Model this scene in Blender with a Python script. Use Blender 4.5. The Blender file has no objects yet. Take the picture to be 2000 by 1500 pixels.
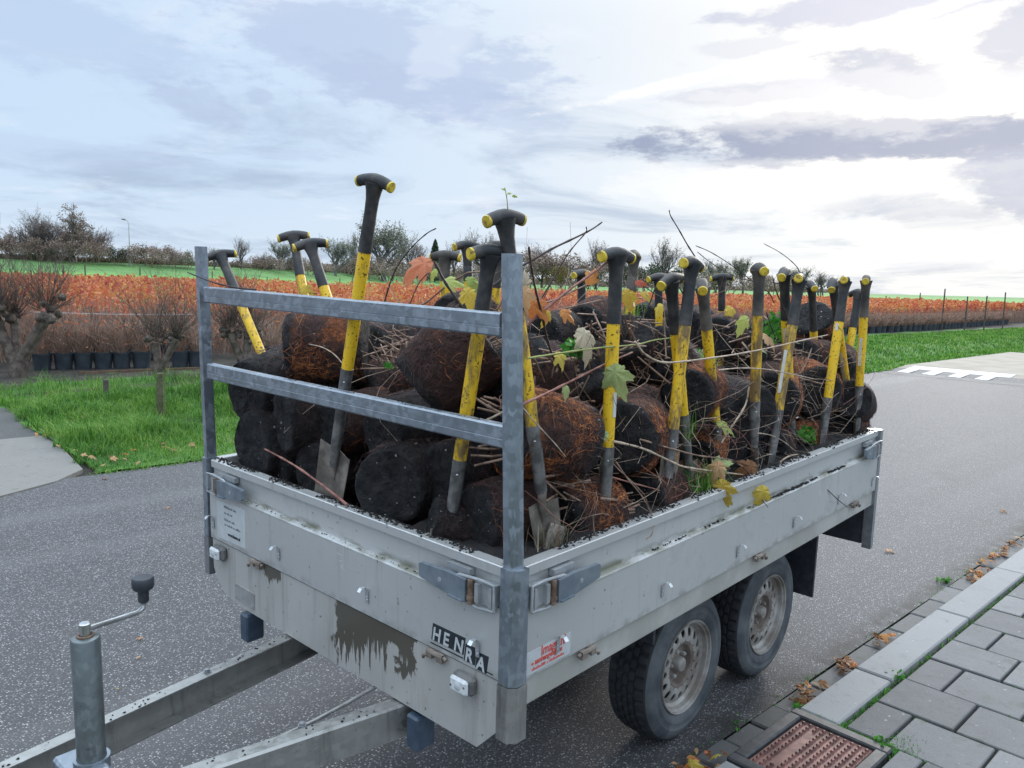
import bpy, math, random
import numpy as np
from mathutils import Vector, Matrix, noise as mnoise

rnd = random.Random(7)
nrng = np.random.default_rng(11)
SC = bpy.context.scene
COL = SC.collection
RAD = math.radians

# ------------------------------------------------------------------ camera
CAM = np.array([-1.3269, -1.1851, 1.7851])
YAW, PITCH, ROLL, FPX = 0.7396, 0.1228, 0.0274, 1546.5
_d = np.array([math.cos(PITCH)*math.cos(YAW), math.cos(PITCH)*math.sin(YAW), -math.sin(PITCH)])
_r = np.array([math.sin(YAW), -math.cos(YAW), 0.0])
_u = np.cross(_r, _d)
_c, _s = math.cos(ROLL), math.sin(ROLL)
CR = _c*_r + _s*_u
CU = -_s*_r + _c*_u
cam = bpy.data.cameras.new('camera')
cam.sensor_width = 36.0
cam.lens = FPX/2000.0*36.0
cam.clip_start = 0.05
cam.clip_end = 6000
camo = bpy.data.objects.new('camera', cam)
COL.objects.link(camo)
camo.matrix_world = Matrix(((CR[0], CU[0], -_d[0], CAM[0]), (CR[1], CU[1], -_d[1], CAM[1]),
                            (CR[2], CU[2], -_d[2], CAM[2]), (0, 0, 0, 1)))
SC.camera = camo

# ------------------------------------------------------------------ exposure, sun, sky
SC.view_settings.view_transform = 'Standard'
SC.view_settings.look = 'None'
SC.view_settings.gamma = 1.0
SC.view_settings.use_curve_mapping = False
SC.view_settings.exposure = 0.26
SC.render.engine = 'CYCLES'
SC.cycles.use_denoising = True
SC.cycles.max_bounces = 6
SC.cycles.transparent_max_bounces = 4

SUN_AZ, SUN_EL = RAD(13.0), RAD(17.0)
sl = bpy.data.lights.new('sun', 'SUN')
sl.energy = 1.5
sl.angle = RAD(15)
sl.color = (1.0, 0.96, 0.91)
so = bpy.data.objects.new('sun', sl)
COL.objects.link(so)
so.rotation_euler = (math.pi/2 - SUN_EL, 0, SUN_AZ + math.pi/2)

W = bpy.data.worlds.new('World')
SC.world = W
W.use_nodes = True
WN, WL = W.node_tree.nodes, W.node_tree.links
WN.clear()

class NG:
    """small helper for building node graphs"""
    def __init__(self, nt):
        self.n, self.l = nt.nodes, nt.links
    def new(self, t, **kw):
        o = self.n.new(t)
        for k, v in kw.items():
            setattr(o, k, v)
        return o
    def put(self, sock, v):
        if v is None:
            return
        if isinstance(v, bpy.types.NodeSocket):
            self.l.new(v, sock)
        elif isinstance(v, (tuple, list)):
            if sock.type == 'RGBA' and len(v) == 3:
                v = (*v, 1.0)
            sock.default_value = v
        else:
            sock.default_value = v
    def math(self, op, a, b=None, c=None, clamp=False):
        o = self.new('ShaderNodeMath', operation=op, use_clamp=clamp)
        for i, v in enumerate((a, b, c)):
            if v is not None:
                self.put(o.inputs[i], v)
        return o.outputs[0]
    def vmath(self, op, a, b=None, scale=None):
        o = self.new('ShaderNodeVectorMath', operation=op)
        self.put(o.inputs[0], a)
        if b is not None:
            self.put(o.inputs[1], b)
        if scale is not None:
            self.put(o.inputs['Scale'], scale)
        return o.outputs['Value'] if op in ('DOT_PRODUCT', 'LENGTH', 'DISTANCE') else o.outputs[0]
    def mix(self, f, a, b, blend='MIX'):
        o = self.new('ShaderNodeMix', data_type='RGBA', blend_type=blend)
        self.put(o.inputs['Factor'], f)
        self.put(o.inputs[6], a)
        self.put(o.inputs[7], b)
        return o.outputs[2]
    def noise(self, vec, scale=5, detail=4, rough=0.55, dist=0.0, dim='3D'):
        o = self.new('ShaderNodeTexNoise', noise_dimensions=dim)
        if vec is not None:
            self.put(o.inputs['Vector'], vec)
        o.inputs['Scale'].default_value = scale
        o.inputs['Detail'].default_value = detail
        o.inputs['Roughness'].default_value = rough
        o.inputs['Distortion'].default_value = dist
        return o.outputs[0]
    def voro(self, vec, scale=5, feature='F1', out='Distance', rand=1.0):
        o = self.new('ShaderNodeTexVoronoi', feature=feature)
        if vec is not None:
            self.put(o.inputs['Vector'], vec)
        o.inputs['Scale'].default_value = scale
        o.inputs['Randomness'].default_value = rand
        return o.outputs[out]
    def ramp(self, f, stops, interp='LINEAR'):
        o = self.new('ShaderNodeValToRGB')
        cr = o.color_ramp
        cr.interpolation = interp
        while len(cr.elements) < len(stops):
            cr.elements.new(0.5)
        for e, (p, c) in zip(cr.elements, stops):
            e.position = p
            e.color = (*c, 1.0) if not isinstance(c, (int, float)) else (c, c, c, 1.0)
        self.put(o.inputs[0], f)
        return o.outputs[0]
    def step(self, f, lo, hi):
        o = self.new('ShaderNodeMapRange', interpolation_type='SMOOTHSTEP')
        self.put(o.inputs['Value'], f)
        o.inputs['From Min'].default_value = lo
        o.inputs['From Max'].default_value = hi
        return o.outputs[0]
    def xyz(self, v):
        o = self.new('ShaderNodeSeparateXYZ')
        self.put(o.inputs[0], v)
        return o.outputs
    def comb(self, x, y, z):
        o = self.new('ShaderNodeCombineXYZ')
        for i, v in enumerate((x, y, z)):
            self.put(o.inputs[i], v)
        return o.outputs[0]

def ray(px, py):
    return _d + (px-1000.0)/FPX*CR - (py-750.0)/FPX*CU

def build_sky():
    g = NG(W.node_tree)
    tc = g.new('ShaderNodeTexCoord').outputs['Generated']
    sky = g.new('ShaderNodeTexSky', sky_type='NISHITA')
    sky.sun_disc = False
    sky.sun_elevation = SUN_EL
    sky.sun_rotation = math.pi/2 - SUN_AZ
    sky.air_density, sky.dust_density, sky.ozone_density = 1.0, 2.0, 1.5
    x, y, z = g.xyz(tc)
    zc = g.math('MAXIMUM', z, 0.0)
    el = g.math('ARCSINE', zc)
    az = g.math('ARCTAN2', y, x)
    den = g.math('ADD', zc, 0.10)
    plane = g.comb(g.math('DIVIDE', x, den), g.math('DIVIDE', y, den), 0.0)
    sund = (math.cos(SUN_EL)*math.cos(SUN_AZ), math.cos(SUN_EL)*math.sin(SUN_AZ), math.sin(SUN_EL))
    cs = g.vmath('DOT_PRODUCT', tc, sund)
    ang = g.math('ARCCOSINE', g.math('MINIMUM', cs, 0.9999))
    glow = g.math('POWER', 2.718, g.math('MULTIPLY', g.math('POWER', g.math('DIVIDE', ang, 0.50), 2.0), -1.0))
    # thin overcast veil: bluish away from the sun, warm white round it, brighter to the zenith
    veil = g.mix(g.math('MULTIPLY', glow, 0.95), VEIL_A, VEIL_B)
    hz = g.step(zc, 0.0, 0.16)
    veil = g.mix(g.math('MULTIPLY', g.math('SUBTRACT', 1.0, hz), 0.45), veil, VEIL_H)
    lift = g.math('ADD', 1.0, g.math('MULTIPLY', g.step(zc, 0.28, 0.85), ZEN))
    veil = g.mix(1.0, veil, g.comb(g.math('ADD', g.math('MULTIPLY', g.math('SUBTRACT', lift, 1.0), 1.14), 1.0), g.math('ADD', g.math('MULTIPLY', g.math('SUBTRACT', lift, 1.0), 1.02), 1.0), g.math('ADD', g.math('MULTIPLY', g.math('SUBTRACT', lift, 1.0), 0.90), 1.0)), 'MULTIPLY')
    # broken lighter / greyer cloud layers on a flat cloud deck
    n1 = g.noise(plane, 0.75, 8, 0.62, 0.5)
    n2 = g.noise(g.vmath('ADD', plane, (13.1, 4.2, 0)), 1.25, 6, 0.6, 0.6)
    grey = g.math('MULTIPLY', g.step(n1, 0.47, 0.68), 0.75)
    col = g.mix(grey, veil, CL_GREY)
    white = g.math('MULTIPLY', g.step(n2, 0.54, 0.74), 0.65)
    col = g.mix(white, col, CL_WHITE)
    # individual clouds: direction, half-sizes, tilt, density
    wob = g.noise(g.comb(g.math('MULTIPLY', az, 9.0), g.math('MULTIPLY', el, 24.0), 0.0), 1.6, 8, 0.66)
    wob = g.math('MULTIPLY', g.math('SUBTRACT', wob, 0.5), 2.3)
    for px, py, hw, hh, tilt, dens, c in CLOUDS:
        v = ray(px, py); v = v/np.linalg.norm(v)
        a0, e0 = math.atan2(v[1], v[0]), math.asin(v[2])
        da = g.math('SUBTRACT', az, a0)
        de = g.math('SUBTRACT', g.math('SUBTRACT', el, e0), g.math('MULTIPLY', da, -tilt))
        q = g.math('ADD', g.math('POWER', g.math('ABSOLUTE', g.math('DIVIDE', da, hw/FPX)), 2.0),
                   g.math('POWER', g.math('ABSOLUTE', g.math('DIVIDE', de, hh/FPX)), 2.0))
        q = g.math('ADD', g.math('SQRT', q), wob)
        m = g.math('SUBTRACT', 1.0, g.step(q, 0.62, 1.10))
        col = g.mix(g.math('MULTIPLY', m, dens), col, c)
    # a little of the clear sky behind shows through everywhere
    blue = g.mix(1.0, sky.outputs[0], (0.7, 0.8, 1.0), 'MULTIPLY')
    col = g.mix(0.95, blue, g.mix(1.0, col, (10, 10, 10), 'MULTIPLY'))
    bg = g.new('ShaderNodeBackground')
    bg.inputs['Strength'].default_value = 0.10
    g.l.new(col, bg.inputs['Color'])
    g.l.new(bg.outputs[0], g.new('ShaderNodeOutputWorld').inputs[0])

VEIL_A = (0.515, 0.655, 0.82)
VEIL_B = (0.88, 0.845, 0.79)
VEIL_H = (0.64, 0.715, 0.80)
CL_GREY = (0.345, 0.435, 0.575)
CL_WHITE = (0.76, 0.79, 0.87)
ZEN = 2.4
GREYC = (0.255, 0.300, 0.43)
CLOUDS = [(1700, 274, 430, 42, 0.0, 0.95, GREYC), (1560, 245, 150, 26, 0.0, 0.5, GREYC),
          (1960, 262, 260, 38, 0.0, 0.9, GREYC),
          (1790, 405, 150, 26, -0.05, 0.5, (0.36, 0.41, 0.54)), (1860, 430, 110, 18, 0.0, 0.3, (0.36, 0.41, 0.54)),
          (1990, 350, 110, 55, -0.1, 0.75, (0.33, 0.375, 0.51)), (1735, 145, 120, 42, -0.2, 0.7, (0.36, 0.40, 0.53)),
          (1985, 80, 60, 60, 0.0, 0.7, (0.36, 0.40, 0.53)), (1500, 180, 190, 22, 0.05, 0.55, (0.46, 0.48, 0.60)),
          (1480, 95, 120, 18, 0.0, 0.5, (0.6, 0.62, 0.70)), (1700, 12, 260, 30, 0.0, 0.65, (0.45, 0.48, 0.62)),
          (760, 110, 330, 95, -0.1, 0.55, (0.39, 0.47, 0.66)), (880, 190, 260, 50, -0.2, 0.45, (0.41, 0.49, 0.67)),
          (380, 200, 70, 36, -0.2, 0.5, (0.41, 0.49, 0.67)), (505, 188, 30, 16, 0, 0.5, (0.41, 0.49, 0.67)),
          (860, 100, 70, 60, 0.3, 0.28, (0.82, 0.87, 0.93)), (100, 60, 260, 60, -0.1, 0.4, (0.39, 0.48, 0.68)),
          (570, 300, 90, 14, 0, 0.35, (0.42, 0.50, 0.67)), (120, 300, 200, 26, 0.0, 0.3, (0.44, 0.52, 0.70)),
          (1500, 115, 420, 13, 0.21, 0.75, (0.9, 0.89, 0.88)), (1690, 200, 320, 60, 0.0, 0.35, (0.92, 0.9, 0.88)),
          (1500, 360, 320, 45, 0.0, 0.35, (0.9, 0.885, 0.87)), (1840, 505, 150, 25, 0.0, 0.35, (0.62, 0.66, 0.78))]
build_sky()

# ------------------------------------------------------------------ helpers: pixels to places
TPT, TRT = 0.0158, 0.0115
PV = np.array([1.5, 0.8, 0.6])
_Ry = np.array([[math.cos(TPT), 0, -math.sin(TPT)], [0, 1, 0], [math.sin(TPT), 0, math.cos(TPT)]])
_Rx = np.array([[1, 0, 0], [0, math.cos(TRT), -math.sin(TRT)], [0, math.sin(TRT), math.cos(TRT)]])
TM = _Rx @ _Ry
CAML = TM.T @ (CAM-PV) + PV

def to_world(P):
    return TM @ (np.asarray(P, float)-PV) + PV
def to_local(P):
    return TM.T @ (np.asarray(P, float)-PV) + PV
def tl(px, py, ax, val):
    """trailer-frame point under a photo point, on the trailer plane ax = val"""
    v = TM.T @ ray(px, py)
    t = (val-CAML[ax])/v[ax]
    return CAML + t*v
def tw(px, py, ax, val):
    return to_world(tl(px, py, ax, val))
def gp(px, py, z=0.0):
    v = ray(px, py)
    return CAM + (z-CAM[2])/v[2]*v
def dp(px, py, depth):
    return CAM + ray(px, py)*depth
def depth_of(P):
    return float((np.asarray(P)-CAM) @ _d)

# ------------------------------------------------------------------ helpers: objects
def tag(o, label=None, cat=None, group=None, kind=None):
    if label: o['label'] = label
    if cat: o['category'] = cat
    if group: o['group'] = group
    if kind: o['kind'] = kind
    return o
def empty(name, loc=(0, 0, 0), label=None, cat=None, group=None):
    o = bpy.data.objects.new(name, None)
    o.empty_display_size = 0.1
    COL.objects.link(o)
    o.location = Vector(loc)
    return tag(o, label, cat, group)

class MB:
    def __init__(self):
        self.v, self.f, self.m = [], [], []
        self.mi = 0
    def add(self, vs, fs):
        b = len(self.v)
        self.v.extend([tuple(map(float, p)) for p in vs])
        self.f.extend([tuple(i+b for i in f) for f in fs])
        self.m.extend([self.mi]*len(fs))
        return self
    def box(self, lo, hi, rot=None, at=None, bevel=0.0):
        lo, hi = np.array(lo, float), np.array(hi, float)
        if bevel > 0:
            return self._bbox(lo, hi, bevel, rot, at)
        P = np.array([[x, y, z] for x in (lo[0], hi[0]) for y in (lo[1], hi[1]) for z in (lo[2], hi[2])])
        if rot is not None:
            P = P @ np.array(rot).T
        if at is not None:
            P = P + np.array(at)
        return self.add(P, [(0, 1, 3, 2), (4, 6, 7, 5), (0, 4, 5, 1), (2, 3, 7, 6), (0, 2, 6, 4), (1, 5, 7, 3)])
    def _bbox(self, lo, hi, b, rot, at):
        c, h = (lo+hi)/2, (hi-lo)/2
        b = min(b, *(h*0.9))
        vs, idx = [], {}
        for sx in (-1, 1):
            for sy in (-1, 1):
                for sz in (-1, 1):
                    s = np.array([sx, sy, sz])
                    for k in range(3):
                        e = h-b
                        e = e.copy(); e[k] = h[k]
                        idx[(sx, sy, sz, k)] = len(vs)
                        vs.append(c+s*e)
        fs = []
        for k in range(3):
            i, j = (k+1) % 3, (k+2) % 3
            for s in (-1, 1):
                q = []
                for a, bb in ((-1, -1), (1, -1), (1, 1), (-1, 1)):
                    t = [0, 0, 0]; t[k] = s; t[i] = a; t[j] = bb
                    q.append(idx[(*t, k)])
                fs.append(tuple(q if s > 0 else q[::-1]))
        for k in range(3):       # edges along k
            i, j = (k+1) % 3, (k+2) % 3
            for a in (-1, 1):
                for bb in (-1, 1):
                    t0 = [0, 0, 0]; t0[i] = a; t0[j] = bb; t1 = list(t0)
                    t0[k], t1[k] = -1, 1
                    q = [idx[(*t0, i)], idx[(*t1, i)], idx[(*t1, j)], idx[(*t0, j)]]
                    fs.append(tuple(q if a*bb < 0 else q[::-1]))
        for sx in (-1, 1):
            for sy in (-1, 1):
                for sz in (-1, 1):
                    q = [idx[(sx, sy, sz, k)] for k in range(3)]
                    fs.append(tuple(q if sx*sy*sz > 0 else q[::-1]))
        P = np.array(vs)
        if rot is not None:
            P = P @ np.array(rot).T
        if at is not None:
            P = P + np.array(at)
        return self.add(P, fs)
    def tube(self, pts, rad, n=8, cap=True, ell=None):
        pts = np.array(pts, float)
        m = len(pts)
        rad = np.full(m, rad, float) if np.isscalar(rad) else np.array(rad, float)
        T = np.gradient(pts, axis=0)
        T /= np.linalg.norm(T, axis=1)[:, None]+1e-12
        up = np.array([0, 0, 1.0]) if abs(T[0][2]) < 0.9 else np.array([1.0, 0, 0])
        N = up - T[0]*(up @ T[0]); N /= np.linalg.norm(N)
        vs = []
        an = np.arange(n)/n*2*math.pi
        for i in range(m):
            N = N - T[i]*(N @ T[i]); N /= np.linalg.norm(N)+1e-12
            B = np.cross(T[i], N)
            e = ell if ell else 1.0
            vs.append(pts[i] + rad[i]*(np.cos(an)[:, None]*N + e*np.sin(an)[:, None]*B))
        vs = np.concatenate(vs)
        fs = [(i*n+k, i*n+(k+1) % n, (i+1)*n+(k+1) % n, (i+1)*n+k) for i in range(m-1) for k in range(n)]
        if cap:
            fs.append(tuple(range(n))[::-1]); fs.append(tuple((m-1)*n+k for k in range(n)))
        return self.add(vs, fs)
    def lathe(self, prof, n=32, axis=2, at=(0, 0, 0), close=False):
        """prof: list of (radius, height)"""
        an = np.arange(n)/n*2*math.pi
        vs = []
        for r, h in prof:
            P = np.zeros((n, 3))
            i, j = (axis+1) % 3, (axis+2) % 3
            P[:, i] = r*np.cos(an); P[:, j] = r*np.sin(an); P[:, axis] = h
            vs.append(P+np.array(at))
        m = len(prof)
        fs = [(i*n+k, i*n+(k+1) % n, (i+1)*n+(k+1) % n, (i+1)*n+k) for i in range(m-1) for k in range(n)]
        if close:
            fs += [((m-1)*n+k, (m-1)*n+(k+1) % n, (k+1) % n, k) for k in range(n)]
        return self.add(np.concatenate(vs), fs)
    def prism(self, poly, dirv):
        """poly: planar 3D outline, extruded along dirv"""
        n = len(poly)
        P = np.array(poly, float)
        vs = np.concatenate([P, P+np.array(dirv, float)])
        fs = [tuple(range(n))[::-1], tuple(range(n, 2*n))] + [(i, (i+1) % n, n+(i+1) % n, n+i) for i in range(n)]
        return self.add(vs, fs)
    def grid(self, P):
        """P: (m, n, 3) array"""
        m, n = P.shape[:2]
        fs = [(i*n+k, (i+1)*n+k, (i+1)*n+k+1, i*n+k+1) for i in range(m-1) for k in range(n-1)]
        return self.add(P.reshape(-1, 3), fs)
    def build(self, name, mats, parent=None, smooth=False, org=None, sharp=35, label=None, kind=None):
        me = bpy.data.meshes.new(name)
        V = np.array(self.v)
        if org is not None:
            V = V - np.array(org)
        me.from_pydata(V.tolist(), [], self.f)
        if not isinstance(mats, (list, tuple)):
            mats = [mats]
        for mm in mats:
            me.materials.append(mm)
        if len(mats) > 1:
            me.polygons.foreach_set('material_index', self.m)
        fix_normals(me)
        if smooth:
            me.polygons.foreach_set('use_smooth', [True]*len(me.polygons))
            me.set_sharp_from_angle(angle=RAD(sharp))
        me.update()
        o = bpy.data.objects.new(name, me)
        COL.objects.link(o)
        if org is not None and parent is None:
            o.location = Vector(org)
        if parent is not None:
            o.parent = parent
        return tag(o, label=label, kind=kind)

import bmesh
def fix_normals(me):
    if len(me.polygons) > 40000:
        return
    bm = bmesh.new(); bm.from_mesh(me)
    bmesh.ops.recalc_face_normals(bm, faces=bm.faces)
    bm.to_mesh(me); bm.free()

def fast_mesh(name, V, F, mat, k=4, smooth=False):
    """V (n,3) and F (m,k) arrays to a mesh, quickly"""
    me = bpy.data.meshes.new(name)
    V = np.ascontiguousarray(V, dtype=np.float32); F = np.ascontiguousarray(F, dtype=np.int32)
    me.vertices.add(len(V)); me.vertices.foreach_set('co', V.ravel())
    me.loops.add(F.size); me.loops.foreach_set('vertex_index', F.ravel())
    me.polygons.add(len(F))
    me.polygons.foreach_set('loop_start', np.arange(0, F.size, k, dtype=np.int32))
    me.update(calc_edges=True)
    if smooth:
        me.polygons.foreach_set('use_smooth', [True]*len(F))
    for mm in (mat if isinstance(mat, (list, tuple)) else [mat]):
        me.materials.append(mm)
    me.validate()
    return me
def link_mesh(name, me, parent=None, loc=None):
    o = bpy.data.objects.new(name, me)
    COL.objects.link(o)
    if parent is not None: o.parent = parent
    if loc is not None: o.location = Vector(loc)
    return o

def copy_tree(src, parent=None, depth=0):
    c = src.copy()
    COL.objects.link(c)
    if parent is not None:
        c.parent = parent
    for ch in src.children:
        copy_tree(ch, c, depth+1)
    return c

# ------------------------------------------------------------------ materials
def new_mat(name):
    m = bpy.data.materials.new(name)
    m.use_nodes = True
    nt = m.node_tree
    g = NG(nt)
    b = nt.nodes['Principled BSDF']
    return m, g, b
def setb(g, b, base=None, rough=None, metal=None, spec=None):
    if base is not None: g.put(b.inputs['Base Color'], base)
    if rough is not None: g.put(b.inputs['Roughness'], rough)
    if metal is not None: g.put(b.inputs['Metallic'], metal)
    if spec is not None: g.put(b.inputs['Specular IOR Level'], spec)
def bump(g, b, h, strength=0.3, dist=0.01):
    o = g.new('ShaderNodeBump')
    o.inputs['Strength'].default_value = strength
    o.inputs['Distance'].default_value = dist
    g.l.new(h, o.inputs['Height'])
    g.l.new(o.outputs[0], b.inputs['Normal'])
def coord(g, kind='Object'):
    return g.new('ShaderNodeTexCoord').outputs[kind]

def mat_simple(name, c1, c2, scale=8, rough=0.6, metal=0.0, bumpk=0.15, bscale=60, lo=0.35, hi=0.65, spec=None, bdist=0.004):
    m, g, b = new_mat(name)
    c = coord(g)
    n = g.noise(c, scale, 5, 0.6)
    setb(g, b, g.mix(g.step(n, lo, hi), c1, c2), rough, metal, spec)
    if bumpk:
        bump(g, b, g.noise(c, bscale, 4, 0.6), bumpk, bdist)
    return m

def mat_galv(name, c1=(0.20, 0.235, 0.275), c2=(0.44, 0.485, 0.54), dirt=0.25):
    m, g, b = new_mat(name)
    c = coord(g)
    sp = g.voro(g.vmath('ADD', c, g.vmath('SCALE', g.new('ShaderNodeTexNoise').outputs[1], scale=0.03)), 62, 'F1', 'Color')
    s = g.xyz(sp)[0]
    n = g.noise(c, 9, 5, 0.65)
    col = g.mix(g.math('ADD', g.math('MULTIPLY', g.math('MULTIPLY', s, s), 0.42), g.math('MULTIPLY', n, 0.62)), c1, c2)
    st = g.noise(g.vmath('MULTIPLY', c, (30, 30, 3)), 1.0, 4, 0.6)
    col = g.mix(g.math('MULTIPLY', g.step(st, 0.52, 0.75), dirt), col, (0.13, 0.12, 0.11))
    sm = g.noise(c, 120, 3, 0.6)
    col = g.mix(g.math('MULTIPLY', g.step(sm, 0.66, 0.72), 0.5), col, (0.06, 0.055, 0.05))
    setb(g, b, col, g.math('ADD', 0.32, g.math('MULTIPLY', s, 0.2)), 0.78)
    bump(g, b, g.noise(c, 70, 3, 0.5), 0.08, 0.002)
    return m

def mat_alu():
    m, g, b = new_mat('anodised_aluminium')
    c = coord(g)
    n = g.noise(c, 2.2, 4, 0.5)
    col = g.mix(n, (0.52, 0.52, 0.515), (0.66, 0.66, 0.65))
    # fine horizontal draw lines
    dl = g.noise(g.vmath('MULTIPLY', c, (3, 3, 240)), 1.0, 2, 0.5)
    col = g.mix(g.math('MULTIPLY', dl, 0.18), col, (0.45, 0.46, 0.47))
    # dirt specks and vertical wash marks
    sp = g.noise(c, 55, 2, 0.5)
    col = g.mix(g.math('MULTIPLY', g.step(sp, 0.70, 0.76), 0.55), col, (0.10, 0.09, 0.08))
    st = g.noise(g.vmath('MULTIPLY', c, (38, 38, 2.2)), 1.0, 5, 0.65)
    col = g.mix(g.math('MULTIPLY', g.step(st, 0.55, 0.80), 0.30), col, (0.27, 0.25, 0.21))
    # greenish grime lying on the ledge line
    z = g.xyz(c)[2]
    ln = g.math('SUBTRACT', 1.0, g.step(g.math('ABSOLUTE', g.math('SUBTRACT', z, 1.060)), 0.0, 0.022))
    gn = g.noise(g.vmath('MULTIPLY', c, (9, 9, 40)), 1.0, 4, 0.6)
    col = g.mix(g.math('MULTIPLY', g.math('MULTIPLY', ln, g.step(gn, 0.40, 0.62)), 0.75), col, (0.12, 0.115, 0.05))
    sc1 = g.noise(g.vmath('MULTIPLY', g.vmath('ADD', c, g.vmath('SCALE', g.new('ShaderNodeTexNoise').outputs[1], scale=0.2)), (4, 4, 160)), 1.0, 2, 0.4)
    msk = g.step(g.noise(c, 7, 3, 0.5), 0.55, 0.65)
    col = g.mix(g.math('MULTIPLY', g.math('MULTIPLY', g.step(sc1, 0.66, 0.70), msk), 0.6), col, (0.80, 0.80, 0.80))
    dirty = g.noise(c, 4.5, 6, 0.7)
    col = g.mix(g.math('MULTIPLY', g.step(dirty, 0.50, 0.78), 0.40), col, (0.30, 0.285, 0.255))
    low = g.math('SUBTRACT', 1.0, g.step(z, 0.875, 0.905))
    col = g.mix(g.math('MULTIPLY', g.math('MULTIPLY', low, g.step(g.noise(c, 20, 4, 0.6), 0.40, 0.65)), 0.45), col, (0.22, 0.20, 0.17))
    setb(g, b, col, g.math('ADD', 0.33, g.math('MULTIPLY', dirty, 0.25)), 0.55)
    bump(g, b, g.math('ADD', g.noise(c, 30, 3, 0.5), g.math('MULTIPLY', g.noise(c, 5, 2, 0.5), 8.0)), 0.05, 0.003)
    return m

def mat_skirt():
    """dull galvanised front skirt, weathered, with dark water runs below the board (shape in trailer coordinates)"""
    m, g, b = new_mat('weathered_skirt_steel')
    c = g.vmath('ADD', coord(g), (1.28, 0.76, 0.0))
    x, y, z = g.xyz(c)
    n = g.noise(c, 5, 5, 0.6)
    col = g.mix(n, (0.37, 0.355, 0.335), (0.52, 0.505, 0.48))
    st = g.noise(g.vmath('MULTIPLY', c, (26, 26, 2.0)), 1.0, 5, 0.65)
    col = g.mix(g.math('MULTIPLY', g.step(st, 0.48, 0.78), 0.55), col, (0.22, 0.205, 0.185))
    sp = g.noise(c, 60, 3, 0.55)
    col = g.mix(g.math('MULTIPLY', g.step(sp, 0.66, 0.73), 0.8), col, (0.07, 0.065, 0.06))
    rust = g.noise(g.vmath('MULTIPLY', c, (14, 14, 3)), 1.0, 4, 0.6)
    col = g.mix(g.math('MULTIPLY', g.step(rust, 0.60, 0.80), 0.35), col, (0.30, 0.20, 0.12))
    # runs: length of the run at each y from layered 1D noise inside a window
    edge = g.noise(g.comb(g.math('MULTIPLY', y, 22.0), 3.3, g.math('MULTIPLY', z, 17.0)), 1.0, 4, 0.6)
    fing = g.noise(g.comb(g.math('MULTIPLY', y, 80.0), 7.7, g.math('MULTIPLY', z, 3.0)), 1.0, 3, 0.55)
    depth = g.math('SUBTRACT', 0.862, z)
    tot = None
    for yc, hw, ln, fk in ((0.585, 0.135, 0.175, 1.2), (0.392, 0.040, 0.125, 0.45), (1.062, 0.055, 0.055, 1.1), (0.47, 0.05, 0.05, 0.6)):
        w = g.math('ABSOLUTE', g.math('SUBTRACT', g.math('ADD', y, g.math('MULTIPLY', g.math('SUBTRACT', edge, 0.5), 0.11)), yc))
        w = g.math('SUBTRACT', 1.0, g.step(w, hw*0.90, hw))
        run = g.math('MULTIPLY', g.math('ADD', g.math('ADD', 1.0-0.55*fk, g.math('MULTIPLY', g.math('SUBTRACT', y, yc), 2.4)), g.math('MULTIPLY', g.math('SUBTRACT', fing, 0.35), 1.9*fk)), ln)
        mk = g.math('MULTIPLY', w, g.step(g.math('SUBTRACT', run, depth), -0.002, 0.004))
        tot = mk if tot is None else g.math('MAXIMUM', tot, mk)
    isl = g.noise(g.comb(g.math('MULTIPLY', y, 75.0), 1.7, g.math('MULTIPLY', z, 14.0)), 1.0, 2, 0.5)
    tot = g.math('MULTIPLY', tot, g.math('SUBTRACT', 1.0, g.math('MULTIPLY', g.step(isl, 0.60, 0.615), g.step(depth, 0.05, 0.08))))
    front = g.math('SUBTRACT', 1.0, g.step(x, 0.03, 0.04))
    tot = g.math('MULTIPLY', tot, front)
    col = g.mix(g.math('MULTIPLY', tot, 0.93), col, (0.062, 0.052, 0.036))
    setb(g, b, col, g.math('SUBTRACT', 0.55, g.math('MULTIPLY', tot, 0.25)), g.math('SUBTRACT', 0.25, g.math('MULTIPLY', tot, 0.2)))
    bump(g, b, g.noise(c, 40, 3, 0.5), 0.05, 0.002)
    return m

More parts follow.
